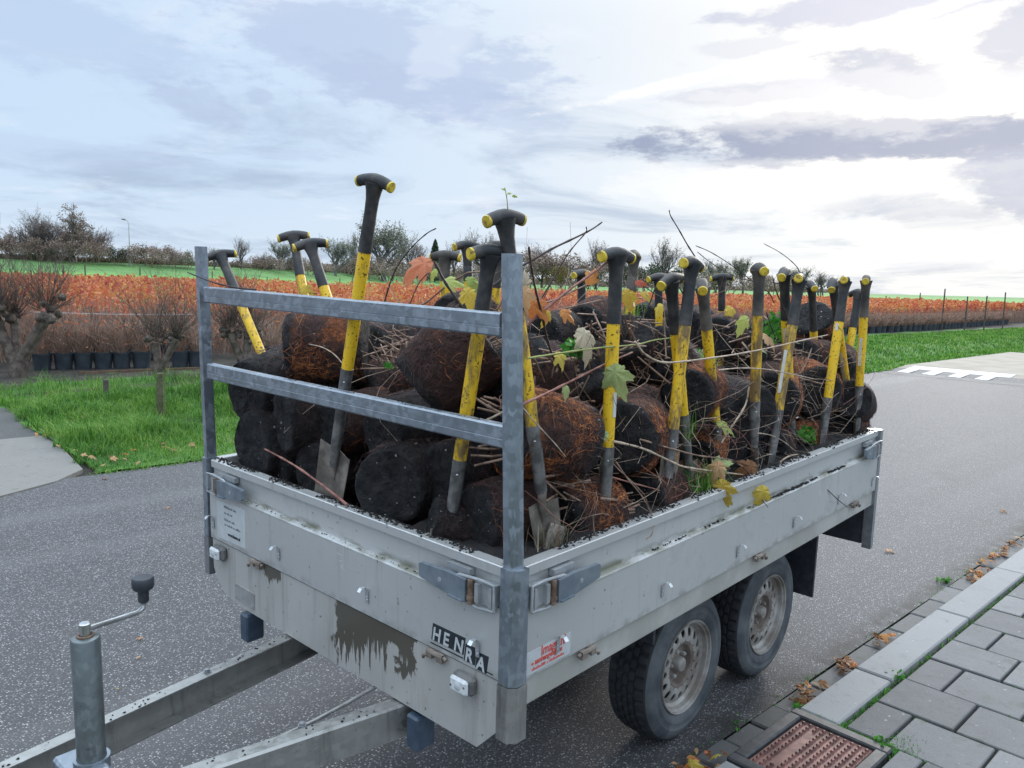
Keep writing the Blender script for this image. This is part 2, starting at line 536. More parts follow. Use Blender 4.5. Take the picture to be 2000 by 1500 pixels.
def mat_asphalt():
    m, g, b = new_mat('asphalt')
    c = coord(g)
    v1 = g.new('ShaderNodeTexVoronoi'); v1.inputs['Scale'].default_value = 108
    g.l.new(c, v1.inputs['Vector'])
    chip = g.xyz(v1.outputs['Color'])[0]
    big = g.noise(c, 0.55, 4, 0.6)
    mid = g.noise(c, 5, 4, 0.6)
    base = g.mix(big, (0.124, 0.123, 0.128), (0.195, 0.193, 0.200))
    base = g.mix(g.math('MULTIPLY', mid, 0.35), base, (0.075, 0.073, 0.08))
    dist = g.math('SUBTRACT', 1.0, g.step(v1.outputs['Distance'], 0.25, 0.55))
    stone = g.ramp(chip, [(0.0, (0.025, 0.025, 0.028)), (0.32, (0.090, 0.089, 0.093)), (0.58, (0.19, 0.189, 0.195)), (0.80, (0.34, 0.34, 0.35)), (1.0, (0.70, 0.70, 0.72))])
    col = g.mix(g.math('MULTIPLY', dist, 0.85), g.mix(0.62, base, (0.025, 0.025, 0.028)), g.mix(0.22, stone, base))
    v2 = g.new('ShaderNodeTexVoronoi'); v2.inputs['Scale'].default_value = 78
    g.l.new(c, v2.inputs['Vector'])
    c2 = g.xyz(v2.outputs['Color'])[1]
    spark = g.math('MULTIPLY', g.step(c2, 0.82, 0.85), g.math('SUBTRACT', 1.0, g.step(v2.outputs['Distance'], 0.20, 0.28)))
    col = g.mix(g.math('MULTIPLY', spark, 0.6), col, (0.55, 0.55, 0.58))
    # worn wheel paths along the road and old oil or damp stains
    x, y, z = g.xyz(c)
    across = g.math('ADD', y, g.math('MULTIPLY', x, 0.0721))
    path = g.noise(g.comb(0.0, g.math('MULTIPLY', across, 0.9), g.math('MULTIPLY', x, 0.03)), 1.0, 3, 0.5)
    col = g.mix(g.math('MULTIPLY', g.step(path, 0.50, 0.66), 0.30), col, (0.19, 0.19, 0.193))
    stn = g.noise(c, 1.7, 5, 0.65)
    col = g.mix(g.math('MULTIPLY', g.step(stn, 0.56, 0.74), 0.45), col, (0.055, 0.054, 0.055))
    edge_d = g.math('SUBTRACT', 1.0, g.step(g.math('ABSOLUTE', g.math('SUBTRACT', across, 0.32)), 0.0, 0.14))
    col = g.mix(g.math('MULTIPLY', edge_d, g.math('MULTIPLY', g.step(g.noise(c, 9, 4, 0.6), 0.35, 0.6), 0.8)), col, (0.03, 0.029, 0.027))
    setb(g, b, col, 0.72, 0.0, 0.35)
    h = g.math('ADD', g.math('MULTIPLY', dist, chip), g.math('MULTIPLY', g.noise(c, 180, 2, 0.5), 0.6))
    bump(g, b, h, 0.75, 0.006)
    return m

def mat_concrete(name, c1, c2, scale=3.0, speck=0.3, bumpk=0.2, moss=0.0):
    m, g, b = new_mat(name)
    c = coord(g)
    info = g.new('ShaderNodeObjectInfo').outputs['Random']
    n = g.noise(c, scale, 6, 0.65)
    col = g.mix(g.math('ADD', g.math('MULTIPLY', n, 0.7), g.math('SUBTRACT', g.math('MULTIPLY', info, 0.75), 0.2)), c1, c2)
    s = g.noise(c, 140, 3, 0.6)
    col = g.mix(g.math('MULTIPLY', g.step(s, 0.55, 0.75), speck), col, tuple(k*0.45 for k in c1))
    d = g.noise(c, 14, 5, 0.7)
    col = g.mix(g.math('MULTIPLY', g.step(d, 0.55, 0.72), 0.35), col, tuple(k*0.6 for k in c1))
    w = g.noise(c, 38, 2, 0.5)
    col = g.mix(g.math('MULTIPLY', g.step(w, 0.70, 0.74), 0.5), col, (0.42, 0.42, 0.42))
    if moss:
        mo = g.noise(c, 7, 5, 0.7)
        col = g.mix(g.math('MULTIPLY', g.step(mo, 0.55, 0.68), moss), col, (0.05, 0.07, 0.02))
    setb(g, b, col, 0.8)
    bump(g, b, g.math('ADD', g.noise(c, 160, 3, 0.6), g.math('MULTIPLY', g.noise(c, 25, 3, 0.5), 0.8)), bumpk, 0.004)
    return m

def mat_ball(name, orange, maroon):
    """peat root ball: black peat at the base end, root felt with rusty patches on the side"""
    m, g, b = new_mat(name)
    c = coord(g)
    x, y, z = g.xyz(c)
    info = g.new('ShaderNodeObjectInfo').outputs['Random']
    cc = g.vmath('ADD', c, g.comb(g.math('MULTIPLY', info, 9.0), g.math('MULTIPLY', info, 5.0), 0.0))
    n = g.noise(cc, 7, 5, 0.6)
    fib = g.noise(g.vmath('MULTIPLY', cc, (1.0, 1.0, 1.7)), 70, 5, 0.75, 2.2)
    col = g.mix(g.step(g.noise(cc, 22, 5, 0.7), 0.38, 0.66), (0.007, 0.0065, 0.0075), (0.036, 0.031, 0.033))
    side = g.math('MULTIPLY', g.step(z, -0.118, -0.09), g.math('SUBTRACT', 1.0, g.step(z, 0.11, 0.13)))
    ms = g.math('MULTIPLY', g.math('MULTIPLY', side, g.step(g.noise(cc, 4.2, 3, 0.5), 0.48-0.24*maroon, 0.70-0.24*maroon)), maroon)
    col = g.mix(ms, col, g.mix(fib, (0.018, 0.009, 0.008), (0.12, 0.050, 0.040)))
    osd = g.math('MULTIPLY', g.math('MULTIPLY', side, g.step(g.noise(cc, 4.2, 4, 0.6), 0.64-0.14*orange, 0.76-0.14*orange)), min(1.0, orange*1.1))
    col = g.mix(osd, col, g.mix(g.step(fib, 0.3, 0.7), (0.10, 0.024, 0.010), (0.50, 0.155, 0.042)))
    pl = g.noise(cc, 62, 1, 0.4)
    col = g.mix(g.math('MULTIPLY', g.step(pl, 0.755, 0.775), g.math('SUBTRACT', 1.0, osd)), col, (0.42, 0.42, 0.40))
    setb(g, b, col, g.math('ADD', 0.46, g.math('MULTIPLY', g.noise(cc, 16, 3, 0.6), 0.4)), 0.0, 0.38)
    bump(g, b, g.math('ADD', g.math('ADD', g.noise(cc, 85, 4, 0.65), g.math('MULTIPLY', g.noise(cc, 30, 3, 0.6), 1.6)), g.math('MULTIPLY', fib, 0.8)), 1.0, 0.014)
    return m

def mat_leaf(name, stops, scale=18, trans=0.35, rough=0.55, island=False, pos_scale=0.0):
    m, g, b = new_mat(name)
    c = coord(g)
    if island:
        f = g.new('ShaderNodeNewGeometry').outputs['Random Per Island']
        if pos_scale:
            f = g.math('ADD', g.math('MULTIPLY', f, 0.58), g.math('MULTIPLY', g.math('SUBTRACT', g.noise(c, pos_scale, 6, 0.7), 0.5), 1.5))
            f = g.math('ADD', f, 0.19)
    else:
        f = g.noise(c, scale, 4, 0.6)
        info = g.new('ShaderNodeObjectInfo').outputs['Random']
        f = g.math('ADD', g.math('MULTIPLY', f, 0.9), g.math('MULTIPLY', g.math('SUBTRACT', info, 0.5), 0.3))
    col = g.ramp(f, stops)
    setb(g, b, col, rough, 0.0, 0.3)
    out = g.n['Material Output']
    tr = g.new('ShaderNodeBsdfTranslucent')
    g.put(tr.inputs[0], col)
    mx = g.new('ShaderNodeMixShader')
    mx.inputs[0].default_value = trans
    g.l.new(b.outputs[0], mx.inputs[1]); g.l.new(tr.outputs[0], mx.inputs[2])
    g.l.new(mx.outputs[0], out.inputs[0])
    return m

M = {}
M['galv'] = mat_galv('galvanised_steel')
M['galv_dull'] = mat_galv('dull_galvanised_steel', (0.27, 0.285, 0.30), (0.41, 0.42, 0.435), 0.35)
M['tube'] = mat_galv('grey_jockey_tube', (0.14, 0.16, 0.165), (0.25, 0.275, 0.28), 0.2)
M['galv_warm'] = mat_galv('weathered_galvanised_steel', (0.33, 0.325, 0.305), (0.47, 0.465, 0.45), 0.5)
M['alu'] = mat_alu()
M['skirt'] = mat_skirt()
M['frame'] = mat_simple('pale_frame_steel', (0.38, 0.37, 0.335), (0.49, 0.48, 0.45), 5, 0.5, 0.2, 0.05)
M['steel'] = mat_simple('bright_zinc_steel', (0.52, 0.54, 0.56), (0.66, 0.68, 0.70), 12, 0.28, 0.9, 0.05)
M['chrome'] = mat_simple('bare_steel_rod', (0.36, 0.37, 0.37), (0.55, 0.56, 0.56), 14, 0.25, 0.9, 0.05)
M['latch'] = mat_simple('blue_grey_latch_steel', (0.16, 0.195, 0.235), (0.23, 0.265, 0.30), 20, 0.42, 0.4, 0.08)
M['latch_light'] = mat_simple('light_latch_steel', (0.33, 0.345, 0.36), (0.44, 0.45, 0.46), 20, 0.45, 0.5, 0.08)
M['rust'] = mat_simple('rusty_steel', (0.10, 0.055, 0.035), (0.22, 0.15, 0.11), 40, 0.8, 0.1, 0.3)
M['dark'] = mat_simple('dark_underbody_steel', (0.035, 0.037, 0.04), (0.07, 0.072, 0.075), 12, 0.7, 0.1, 0.1)
M['black_plastic'] = mat_simple('black_plastic', (0.022, 0.025, 0.033), (0.04, 0.044, 0.054), 30, 0.45, 0, 0.1)
M['blue_plastic'] = mat_simple('blue_black_plug', (0.035, 0.055, 0.085), (0.055, 0.08, 0.115), 30, 0.4, 0, 0.05)
M['lens'] = mat_simple('white_lamp_lens', (0.52, 0.53, 0.54), (0.64, 0.65, 0.66), 60, 0.3, 0, 0.1)
M['rubber_grey'] = mat_simple('grey_rubber_base', (0.10, 0.10, 0.10), (0.17, 0.165, 0.16), 25, 0.8, 0, 0.1)
M['tyre'] = mat_simple('tyre_rubber', (0.018, 0.019, 0.021), (0.032, 0.033, 0.036), 9, 0.75, 0, 0.2)
M['sidewall'] = mat_simple('dusty_sidewall', (0.055, 0.062, 0.072), (0.125, 0.132, 0.140), 7, 0.7, 0, 0.15)
M['rim'] = mat_simple('dirty_rim_steel', (0.22, 0.19, 0.165), (0.46, 0.44, 0.41), 7, 0.55, 0.25, 0.15)
M['hub'] = mat_simple('brown_brake_dust', (0.15, 0.115, 0.095), (0.27, 0.225, 0.195), 9, 0.75, 0.1, 0.2)
M['sticker'] = mat_simple('silver_sticker', (0.52, 0.54, 0.55), (0.60, 0.62, 0.63), 20, 0.4, 0.2, 0.03)
M['plate'] = mat_simple('dull_type_plate', (0.36, 0.36, 0.35), (0.45, 0.45, 0.44), 40, 0.4, 0.5, 0.1)
M['ink'] = mat_simple('black_print', (0.012, 0.016, 0.022), (0.02, 0.024, 0.03), 40, 0.5, 0, 0)
M['ink_grey'] = mat_simple('faded_grey_print', (0.13, 0.14, 0.15), (0.22, 0.23, 0.24), 60, 0.6, 0, 0)
M['red'] = mat_simple('red_print', (0.55, 0.06, 0.05), (0.66, 0.12, 0.09), 60, 0.5, 0, 0)
M['peat'] = mat_simple('loose_peat', (0.009, 0.008, 0.009), (0.022, 0.018, 0.017), 30, 0.9, 0, 0.8, 90, bdist=0.008)
M['grip'] = mat_simple('black_grip_plastic', (0.020, 0.021, 0.024), (0.085, 0.074, 0.068), 14, 0.55, 0, 0.25, 80, lo=0.4, hi=0.72)
def mat_yellow(name, dirt):
    m, g, b = new_mat(name)
    c = coord(g)
    n = g.noise(c, 10, 5, 0.65)
    col = g.mix(n, (0.80, 0.455, 0.015), (0.88, 0.575, 0.025))
    d = g.noise(g.vmath('MULTIPLY', c, (1, 1, 0.35)), 26, 5, 0.7)
    col = g.mix(g.step(d, 0.57-dirt, 0.76-dirt*0.8), col, (0.20, 0.125, 0.05))
    s = g.noise(c, 95, 3, 0.55)
    col = g.mix(g.math('MULTIPLY', g.step(s, 0.60, 0.66), 0.9), col, (0.035, 0.025, 0.018))
    setb(g, b, col, 0.45)
    bump(g, b, g.math('ADD', d, s), 0.12, 0.002)
    return m
M['yellow'] = mat_yellow('yellow_shaft', 0.0)
M['yellow_dirty'] = mat_yellow('mud_stained_yellow_shaft', 0.16)
for i_, d_ in enumerate((0.02, 0.07, 0.11, 0.18, 0.22)):
    M['yellow%d' % i_] = mat_yellow('yellow_shaft_wear', d_)
M['grip_dusty'] = mat_simple('dusty_grip_plastic', (0.035, 0.032, 0.031), (0.14, 0.118, 0.10), 11, 0.7, 0, 0.3, 70, lo=0.35, hi=0.7)
M['cap'] = mat_simple('yellow_end_cap', (0.20, 0.13, 0.03), (0.66, 0.47, 0.04), 55, 0.5, 0, 0.1, lo=0.30, hi=0.5)
M['white_strip'] = mat_simple('white_label_strip', (0.55, 0.54, 0.50), (0.66, 0.65, 0.62), 30, 0.6, 0, 0.05)
M['socket'] = mat_simple('worn_steel_socket', (0.11, 0.105, 0.105), (0.27, 0.26, 0.255), 22, 0.45, 0.55, 0.2, 70)
M['blade'] = mat_simple('muddy_steel_blade', (0.12, 0.10, 0.085), (0.29, 0.255, 0.215), 14, 0.5, 0.35, 0.2, 60)
M['twig'] = mat_simple('brown_twig_bark', (0.13, 0.075, 0.052), (0.34, 0.225, 0.165), 30, 0.7, 0, 0.2)
M['twig_dark'] = mat_simple('dark_twig_bark', (0.03, 0.019, 0.019), (0.07, 0.042, 0.036), 30, 0.7, 0, 0.2)
M['twig_pale'] = mat_simple('pale_twig_bark', (0.34, 0.25, 0.18), (0.56, 0.44, 0.34), 30, 0.7, 0, 0.2)
M['twig_red'] = mat_simple('reddish_twig_bark', (0.18, 0.065, 0.05), (0.36, 0.17, 0.13), 30, 0.65, 0, 0.2)
M['twig_green'] = mat_simple('green_twig_bark', (0.22, 0.24, 0.06), (0.32, 0.33, 0.11), 30, 0.6, 0, 0.2)
M['root_orange'] = mat_simple('rusty_root', (0.22, 0.055, 0.016), (0.66, 0.235, 0.070), 40, 0.7, 0, 0)
M['root_maroon'] = mat_simple('maroon_root', (0.035, 0.017, 0.015), (0.10, 0.048, 0.04), 40, 0.7, 0, 0)
M['ball_black'] = mat_ball('black_peat_ball', 0.12, 0.25)
M['ball_maroon'] = mat_ball('maroon_root_ball', 0.45, 1.0)
M['ball_orange'] = mat_ball('rusty_root_ball', 1.0, 0.85)
M['asphalt'] = mat_asphalt()
M['slab'] = mat_concrete('concrete_slab', (0.095, 0.095, 0.096), (0.205, 0.205, 0.208), 5, 0.5, 0.5, 0.18)
M['kerb'] = mat_concrete('concrete_kerb', (0.20, 0.20, 0.203), (0.27, 0.27, 0.272), 2, 0.3, 0.25, 0.08)
M['gutter'] = mat_concrete('gutter_concrete', (0.075, 0.075, 0.075), (0.15, 0.15, 0.152), 5, 0.4, 0.4, 0.3)
M['drive'] = mat_concrete('driveway_concrete', (0.115, 0.112, 0.104), (0.205, 0.198, 0.183), 1.8, 0.45, 0.35, 0.2)
M['drive_dark'] = mat_concrete('damp_dark_concrete', (0.060, 0.060, 0.060), (0.10, 0.098, 0.095), 1.5, 0.3, 0.2, 0.4)
M['joint'] = mat_simple('joint_sand_and_moss', (0.035, 0.032, 0.024), (0.045, 0.065, 0.018), 9, 0.95, 0, 0.5)
M['castiron'] = mat_simple('cast_iron_frame', (0.045, 0.046, 0.05), (0.075, 0.076, 0.08), 20, 0.6, 0.3, 0.2)
M['lid'] = mat_simple('rusty_brown_lid', (0.095, 0.042, 0.037), (0.22, 0.105, 0.09), 14, 0.6, 0.25, 0.2)
M['soil'] = mat_simple('dark_soil', (0.022, 0.018, 0.015), (0.055, 0.046, 0.036), 2.5, 0.95, 0, 0.6, 25, bdist=0.03)
M['turf'] = mat_simple('turf', (0.040, 0.105, 0.014), (0.070, 0.19, 0.024), 1.6, 0.9, 0, 0.6, 30, bdist=0.03)
M['field'] = mat_simple('green_field', (0.085, 0.235, 0.042), (0.135, 0.31, 0.06), 0.12, 0.9, 0, 0.4, 4, bdist=0.1)
M['dike'] = mat_simple('dike_grass', (0.075, 0.19, 0.045), (0.12, 0.25, 0.065), 0.12, 0.9, 0, 0.4, 2, bdist=0.2)
M['tan_brick'] = mat_simple('tan_paving', (0.235, 0.205, 0.165), (0.30, 0.265, 0.22), 1.5, 0.85, 0, 0.2, 30)
M['marking'] = mat_simple('worn_white_marking', (0.30, 0.30, 0.30), (0.52, 0.52, 0.52), 9, 0.7, 0, 0.2)
M['pot'] = mat_simple('black_nursery_pot', (0.035, 0.045, 0.058), (0.06, 0.072, 0.088), 6, 0.42, 0, 0.1)
M['bark'] = mat_simple('grey_brown_bark', (0.075, 0.055, 0.045), (0.17, 0.135, 0.112), 9, 0.9, 0, 0.8, 40, bdist=0.02)
M['bark_far'] = mat_simple('distant_bark', (0.10, 0.094, 0.098), (0.17, 0.158, 0.16), 2, 0.9, 0, 0)  # distance haze put into the colour: paler, bluer grey than bark close by
M['bark_brown'] = mat_simple('brown_branches', (0.25, 0.160, 0.122), (0.45, 0.315, 0.25), 2, 0.9, 0, 0)
M['mossy'] = mat_simple('mossy_wood', (0.06, 0.075, 0.025), (0.14, 0.13, 0.075), 12, 0.9, 0, 0.5, 40, bdist=0.01)
M['wood'] = mat_simple('grey_wood', (0.06, 0.05, 0.042), (0.12, 0.10, 0.085), 9, 0.85, 0, 0.3)
M['board'] = mat_simple('brown_edging_board', (0.13, 0.075, 0.045), (0.21, 0.125, 0.08), 6, 0.8, 0, 0.3)
M['lamp_grey'] = mat_simple('pale_grey_mast', (0.42, 0.43, 0.45), (0.50, 0.51, 0.53), 2, 0.5, 0.3, 0)
M['grass'] = mat_leaf('grass_blade', [(0.0, (0.020, 0.065, 0.010)), (0.32, (0.060, 0.180, 0.022)), (0.58, (0.125, 0.295, 0.036)), (0.78, (0.22, 0.37, 0.06)), (0.88, (0.36, 0.39, 0.14)), (1.0, (0.42, 0.34, 0.18))], island=True, trans=0.35, rough=0.5, pos_scale=1.1)
M['dry_grass'] = mat_leaf('dry_grass', [(0.0, (0.10, 0.08, 0.045)), (0.5, (0.20, 0.165, 0.10)), (1.0, (0.30, 0.255, 0.17))], island=True, trans=0.2)
M['orange_leaf'] = mat_leaf('autumn_orange_leaf', [(0.0, (0.20, 0.045, 0.035)), (0.18, (0.46, 0.10, 0.075)), (0.42, (0.58, 0.17, 0.075)), (0.66, (0.62, 0.26, 0.095)), (0.84, (0.56, 0.37, 0.11)), (0.94, (0.55, 0.44, 0.16)), (1.0, (0.30, 0.30, 0.10))], island=True, trans=0.35, pos_scale=0.35)
M['weed'] = mat_leaf('fresh_weed_leaf', [(0.0, (0.03, 0.14, 0.02)), (1.0, (0.12, 0.36, 0.05))], island=True, trans=0.4)
M['far_leaf'] = mat_leaf('far_brown_leaf', [(0.000, (0.143, 0.114, 0.107)), (0.6, (0.247, 0.185, 0.156)), (1.0, (0.364, 0.254, 0.189))], island=True, trans=0.2)  # brown lightened for distance, the haze is part of the leaf colour
M['far_olive'] = mat_leaf('far_olive_leaf', [(0.000, (0.143, 0.150, 0.124)), (0.6, (0.221, 0.227, 0.169)), (1.0, (0.325, 0.312, 0.208))], island=True, trans=0.2)  # olive paled the same way, haze included in the colour
M['far_green'] = mat_leaf('far_evergreen_leaf', [(0.0, (0.035, 0.052, 0.036)), (0.6, (0.06, 0.082, 0.052)), (1.0, (0.085, 0.105, 0.065))], island=True, trans=0.15)
M['far_yellow'] = mat_leaf('far_yellow_leaf', [(0.0, (0.12, 0.09, 0.03)), (1.0, (0.24, 0.17, 0.05))], island=True, trans=0.2)
LEAFC = {
 'red': [(0.2, (0.38, 0.08, 0.06)), (0.5, (0.55, 0.17, 0.10)), (0.8, (0.60, 0.30, 0.14))],
 'orange': [(0.2, (0.45, 0.13, 0.04)), (0.5, (0.58, 0.24, 0.07)), (0.8, (0.62, 0.40, 0.16))],
 'yellow': [(0.2, (0.38, 0.24, 0.04)), (0.5, (0.62, 0.47, 0.08)), (0.8, (0.62, 0.55, 0.17))],
 'green': [(0.2, (0.20, 0.27, 0.06)), (0.5, (0.38, 0.44, 0.11)), (0.8, (0.50, 0.52, 0.20))],
 'pale': [(0.2, (0.40, 0.32, 0.22)), (0.5, (0.52, 0.44, 0.32)), (0.8, (0.50, 0.50, 0.24))],
 'sage': [(0.2, (0.26, 0.33, 0.12)), (0.5, (0.42, 0.48, 0.22)), (0.8, (0.54, 0.55, 0.30))],
 'brown': [(0.2, (0.14, 0.06, 0.03)), (0.5, (0.30, 0.14, 0.06)), (0.8, (0.42, 0.24, 0.11))],
 'tan': [(0.2, (0.38, 0.20, 0.10)), (0.5, (0.55, 0.33, 0.17)), (0.8, (0.62, 0.43, 0.25))],
}
for k, st in LEAFC.items():
    M['leaf_'+k] = mat_leaf(k+'_autumn_leaf', st, 22, 0.3)

# ================================================================== THE SETTING
RO = np.array([2.3155, -0.045, 0.0])
KD = -0.0721
RA = np.array([math.cos(KD), math.sin(KD), 0.0])
RB = np.array([-math.sin(KD), math.cos(KD), 0.0])
def rf(u, v, z=0.0):
    """road frame: u along the kerb, v to the left of it"""
    return RO + u*RA + v*RB + np.array([0, 0, z])
def to_rf(P):
    q = np.asarray(P)[:2]-RO[:2]
    return float(q @ RA[:2]), float(q @ RB[:2])

ROAD_W = 6.22
# ditch runs beside the road on the left, the verge falls into it
def verge_h(u, v):
    t = v-ROAD_W
    h = 0.0
    e = min(1.0, max(0.0, (u+0.8)/1.2))              # no ditch under the driveway
    c = 2.9 if u < 12 else 2.3
    h -= e*0.34*math.exp(-((t-c)/0.85)**2)
    h += 0.05*mnoise.noise(Vector((u*0.8, v*0.8, 0.3)))*min(1.0, max(0.0, t/0.5))
    return h

def ground_height(u, v):
    if ROAD_W < v < ROAD_W+9:
        return verge_h(u, v)-0.03
    return -0.03
us = np.concatenate([[-1500, -300, -80, -30], np.arange(-12, 70, 1.5), [90, 140, 300, 700, 1500, 3000]])
vs_ = np.concatenate([[-1500, -300, -60, -20, -6, -0.1, 3.0], np.arange(ROAD_W, ROAD_W+9.1, 0.45), [20, 40, 80, 200, 600, 1500, 3000]])
P = np.array([[rf(u, v, ground_height(u, v)) for v in vs_] for u in us])
mb = MB(); mb.grid(P)
gr = mb.build('ground', M['soil'], smooth=True); tag(gr, kind='structure')

mb = MB()
mb.grid(np.array([[rf(u, v, -0.006 if v < 0.2 else 0.0) for v in (0.165, 1.5, 3.2, 4.8, ROAD_W)] for u in np.concatenate([np.arange(-14, 16.6, 1.0), ])]))
road = mb.build('road', M['asphalt']); tag(road, kind='structure')
mb = MB(); mb.grid(np.array([[rf(u, v, 0.0) for v in (0.165, 3.2, ROAD_W)] for u in (27.0, 60, 120, 300, 800)]))
rd2 = mb.build('road', M['asphalt']); tag(rd2, kind='structure')

# raised crossing further up the road, white blocks on its ramp
mb = MB()
mb.grid(np.array([[rf(u+0.02*v, v, z) for v in (0.165, 2, 4, ROAD_W-0.02)] for u, z in ((16.05, 0.0), (17.1, 0.085), (17.15, 0.09), (26.0, 0.09), (27.0, 0.0))]))
tab = mb.build('raised_crossing', M['tan_brick']); tag(tab, kind='structure')
mb = MB()
mb.grid(np.array([[rf(u+0.02*v, v, z+0.003) for v in (0.165, ROAD_W-0.02)] for u, z in ((15.4, 0.001), (16.05, 0.001), (16.65, 0.05))]))
ramp = mb.build('ramp', M['asphalt'], tab)
k = 0
v = ROAD_W-0.25
while v > 0.4:
    mb = MB()
    if k % 5 == 4:
        v -= 0.5; k += 1; continue
    a, bq = v, v-0.55
    mb.prism([rf(16.62+0.02*a, a, 0.048), rf(16.62+0.02*bq, bq, 0.048), rf(17.12+0.02*bq, bq, 0.091), rf(17.12+0.02*a, a, 0.091)], (0, 0, 0.006))
    mb.prism([rf(15.95+0.02*a, a-0.02, 0.005), rf(15.95+0.02*bq, a-0.30, 0.005), rf(16.63+0.02*bq, a-0.30, 0.052), rf(16.63+0.02*a, a-0.02, 0.052)], (0, 0, 0.006))
    mb.build('white_block', M['marking'], tab)
    v -= 0.56; k += 1

# driveway on the left
mb = MB()
P0, P1, P2, P3 = gp(-330, 1045), gp(0, 970), gp(165, 917), gp(92, 852)
def flat(pts, z): return [(p[0], p[1], z) for p in pts]
dl = [rf(-9, 5.35), rf(-3.5, 5.62), rf(-2.26, 5.86), rf(-1.8, 6.12), rf(-1.50, 6.46), rf(-1.42, 7.3), rf(-1.34, 8.38), rf(-9, 8.38)]
mb.prism(flat(dl, -0.05), (0, 0, 0.062))
dv = mb.build('driveway', M['drive']); tag(dv, kind='structure')
mb = MB()
dk = [rf(-9, 8.395), rf(-1.34, 8.395), rf(-1.30, 10), rf(-1.28, 11.6), rf(-1.5, 13.5), rf(-9, 13.5)]
mb.prism(flat(dk, -0.05), (0, 0, 0.058))
mb.build('driveway_slab', M['drive_dark'], dv)

# verge turf sheet with ditch
ug = np.concatenate([np.arange(-1.40, 13, 0.4), np.arange(13, 62, 1.5)])
vg = np.arange(ROAD_W+0.06, ROAD_W+8.0, 0.3)
P = np.array([[rf(u, v, verge_h(u, v)+(0.012 if v > ROAD_W+0.1 else 0.004)) for v in vg] for u in ug])
mb = MB(); mb.grid(P)
vt = mb.build('grass_verge', M['turf'], smooth=True); tag(vt, kind='structure')

# nursery ground cloth
mb = MB(); mb.grid(np.array([[rf(u, v, 0.012) for v in (ROAD_W+5.6, 40, 70)] for u in (-40, 0, 30, 80, 160, 300)]))
nb = mb.build('nursery_bed', M['soil']); tag(nb, kind='structure')

# green field rising to a far dike; the dike is a real bank following points on its crest
crest_px = [(-700, 478, 150), (-250, 491, 165), (0, 505, 182), (250, 514, 195), (500, 524, 225), (700, 535, 300), (850, 545, 470), (1000, 554, 690), (1200, 561, 840), (1500, 569, 950), (1750, 575, 980), (2000, 581.5, 1000), (2500, 594, 1050)]
crest = [dp(px, py, dd) for px, py, dd in crest_px]
rows = []
for c, (px, py, dd) in zip(crest, crest_px):
    h = (c-CAM)[:2]; L = np.linalg.norm(h); h = h/L
    f0 = CAM[:2]+h*min(66.0/max(0.35, math.cos(math.atan((px-1000)/FPX)))*0 + (58 if px < 900 else 75 + (px-900)*0.05), L*0.6)
    rows.append([(f0[0], f0[1], 0.02), tuple(np.append(CAM[:2]+h*(L*0.72), 0.10*c[2])), tuple(np.append(CAM[:2]+h*(L*0.88), 0.45*c[2])),
                 tuple(np.append(CAM[:2]+h*(L*0.985), 0.97*c[2])), tuple(c), tuple(np.append(CAM[:2]+h*(L*1.03), c[2])), tuple(np.append(CAM[:2]+h*(L*1.25), 0.1))])
# subdivide along for smoothness
def resample(rows, k):
    R = np.array(rows); out = []
    for i in range(len(R)-1):
        for j in range(k):
            t = j/k; out.append(R[i]*(1-t)+R[i+1]*t)
    out.append(R[-1]); return np.array(out)
mb = MB(); mb.grid(resample(rows, 6)[:, :3])
fl = mb.build('field', M['field'], smooth=True); tag(fl, kind='structure')
mb = MB(); mb.grid(resample(rows, 6)[:, 2:])
dk_o = mb.build('dike', M['dike'], smooth=True); tag(dk_o, kind='structure')

# dry grass fringe on the crest of the dike
def cards(centres, size, up=1.0, flat=0.0, rng=nrng):
    """random small two-triangle leaf cards at centres, as one array"""
    n = len(centres)
    a = rng.normal(size=(n, 3)); a /= np.linalg.norm(a, axis=1)[:, None]
    b = rng.normal(size=(n, 3)); b -= a*(a*b).sum(1)[:, None]; b /= np.linalg.norm(b, axis=1)[:, None]
    s = np.broadcast_to(np.asarray(size), (n,))[:, None]*rng.uniform(0.6, 1.3, (n, 1))
    V = np.stack([centres-a*s, centres+b*s*0.6, centres+a*s, centres-b*s*0.6], 1).reshape(-1, 3)
    return V, np.arange(4*n).reshape(-1, 4)
def blades(base, h, w, lean, rng=nrng):
    """grass blades: bent two-segment strips"""
    n = len(base)
    az = rng.uniform(0, 2*math.pi, n)
    dv = np.stack([np.cos(az), np.sin(az), np.zeros(n)], 1)
    sd = np.stack([-np.sin(az), np.cos(az), np.zeros(n)], 1)
    h = np.broadcast_to(np.asarray(h), (n,))[:, None]*rng.uniform(0.5, 1.25, (n, 1))
    ln = lean*rng.uniform(0.2, 1.2, (n, 1))
    up = np.array([[0, 0, 1.0]])
    m = base+up*h*0.55+dv*h*ln*0.35
    t = base+up*h*(1-0.25*ln)+dv*h*ln
    V = np.stack([base-sd*w, base+sd*w, m+sd*w*0.7, m-sd*w*0.7, t+sd*w*0.1, t-sd*w*0.1], 1).reshape(-1, 3)
    i = np.arange(n)[:, None]*6
    F = np.concatenate([i+np.array([[0, 1, 2, 3]]), i+np.array([[3, 2, 4, 5]])])
    return V, F
cr = resample([[tuple(c)] for c in crest], 60)[:, 0]
bs = []
for c in cr:
    h = (c-CAM); dist = np.linalg.norm(h[:2])
    if dist > 420: continue
    n = 26
    j = nrng.uniform(-1, 1, (n, 3))*np.array([1.6, 1.6, 0.0])
    bs.append(c+j+np.array([0, 0, -0.1]))
bs = np.concatenate(bs)
V, F = blades(bs, 1.2, 0.09, 0.5)
o = link_mesh('dry_grass', fast_mesh('dry_grass', V, F, M['dry_grass'])); tag(o, kind='stuff')

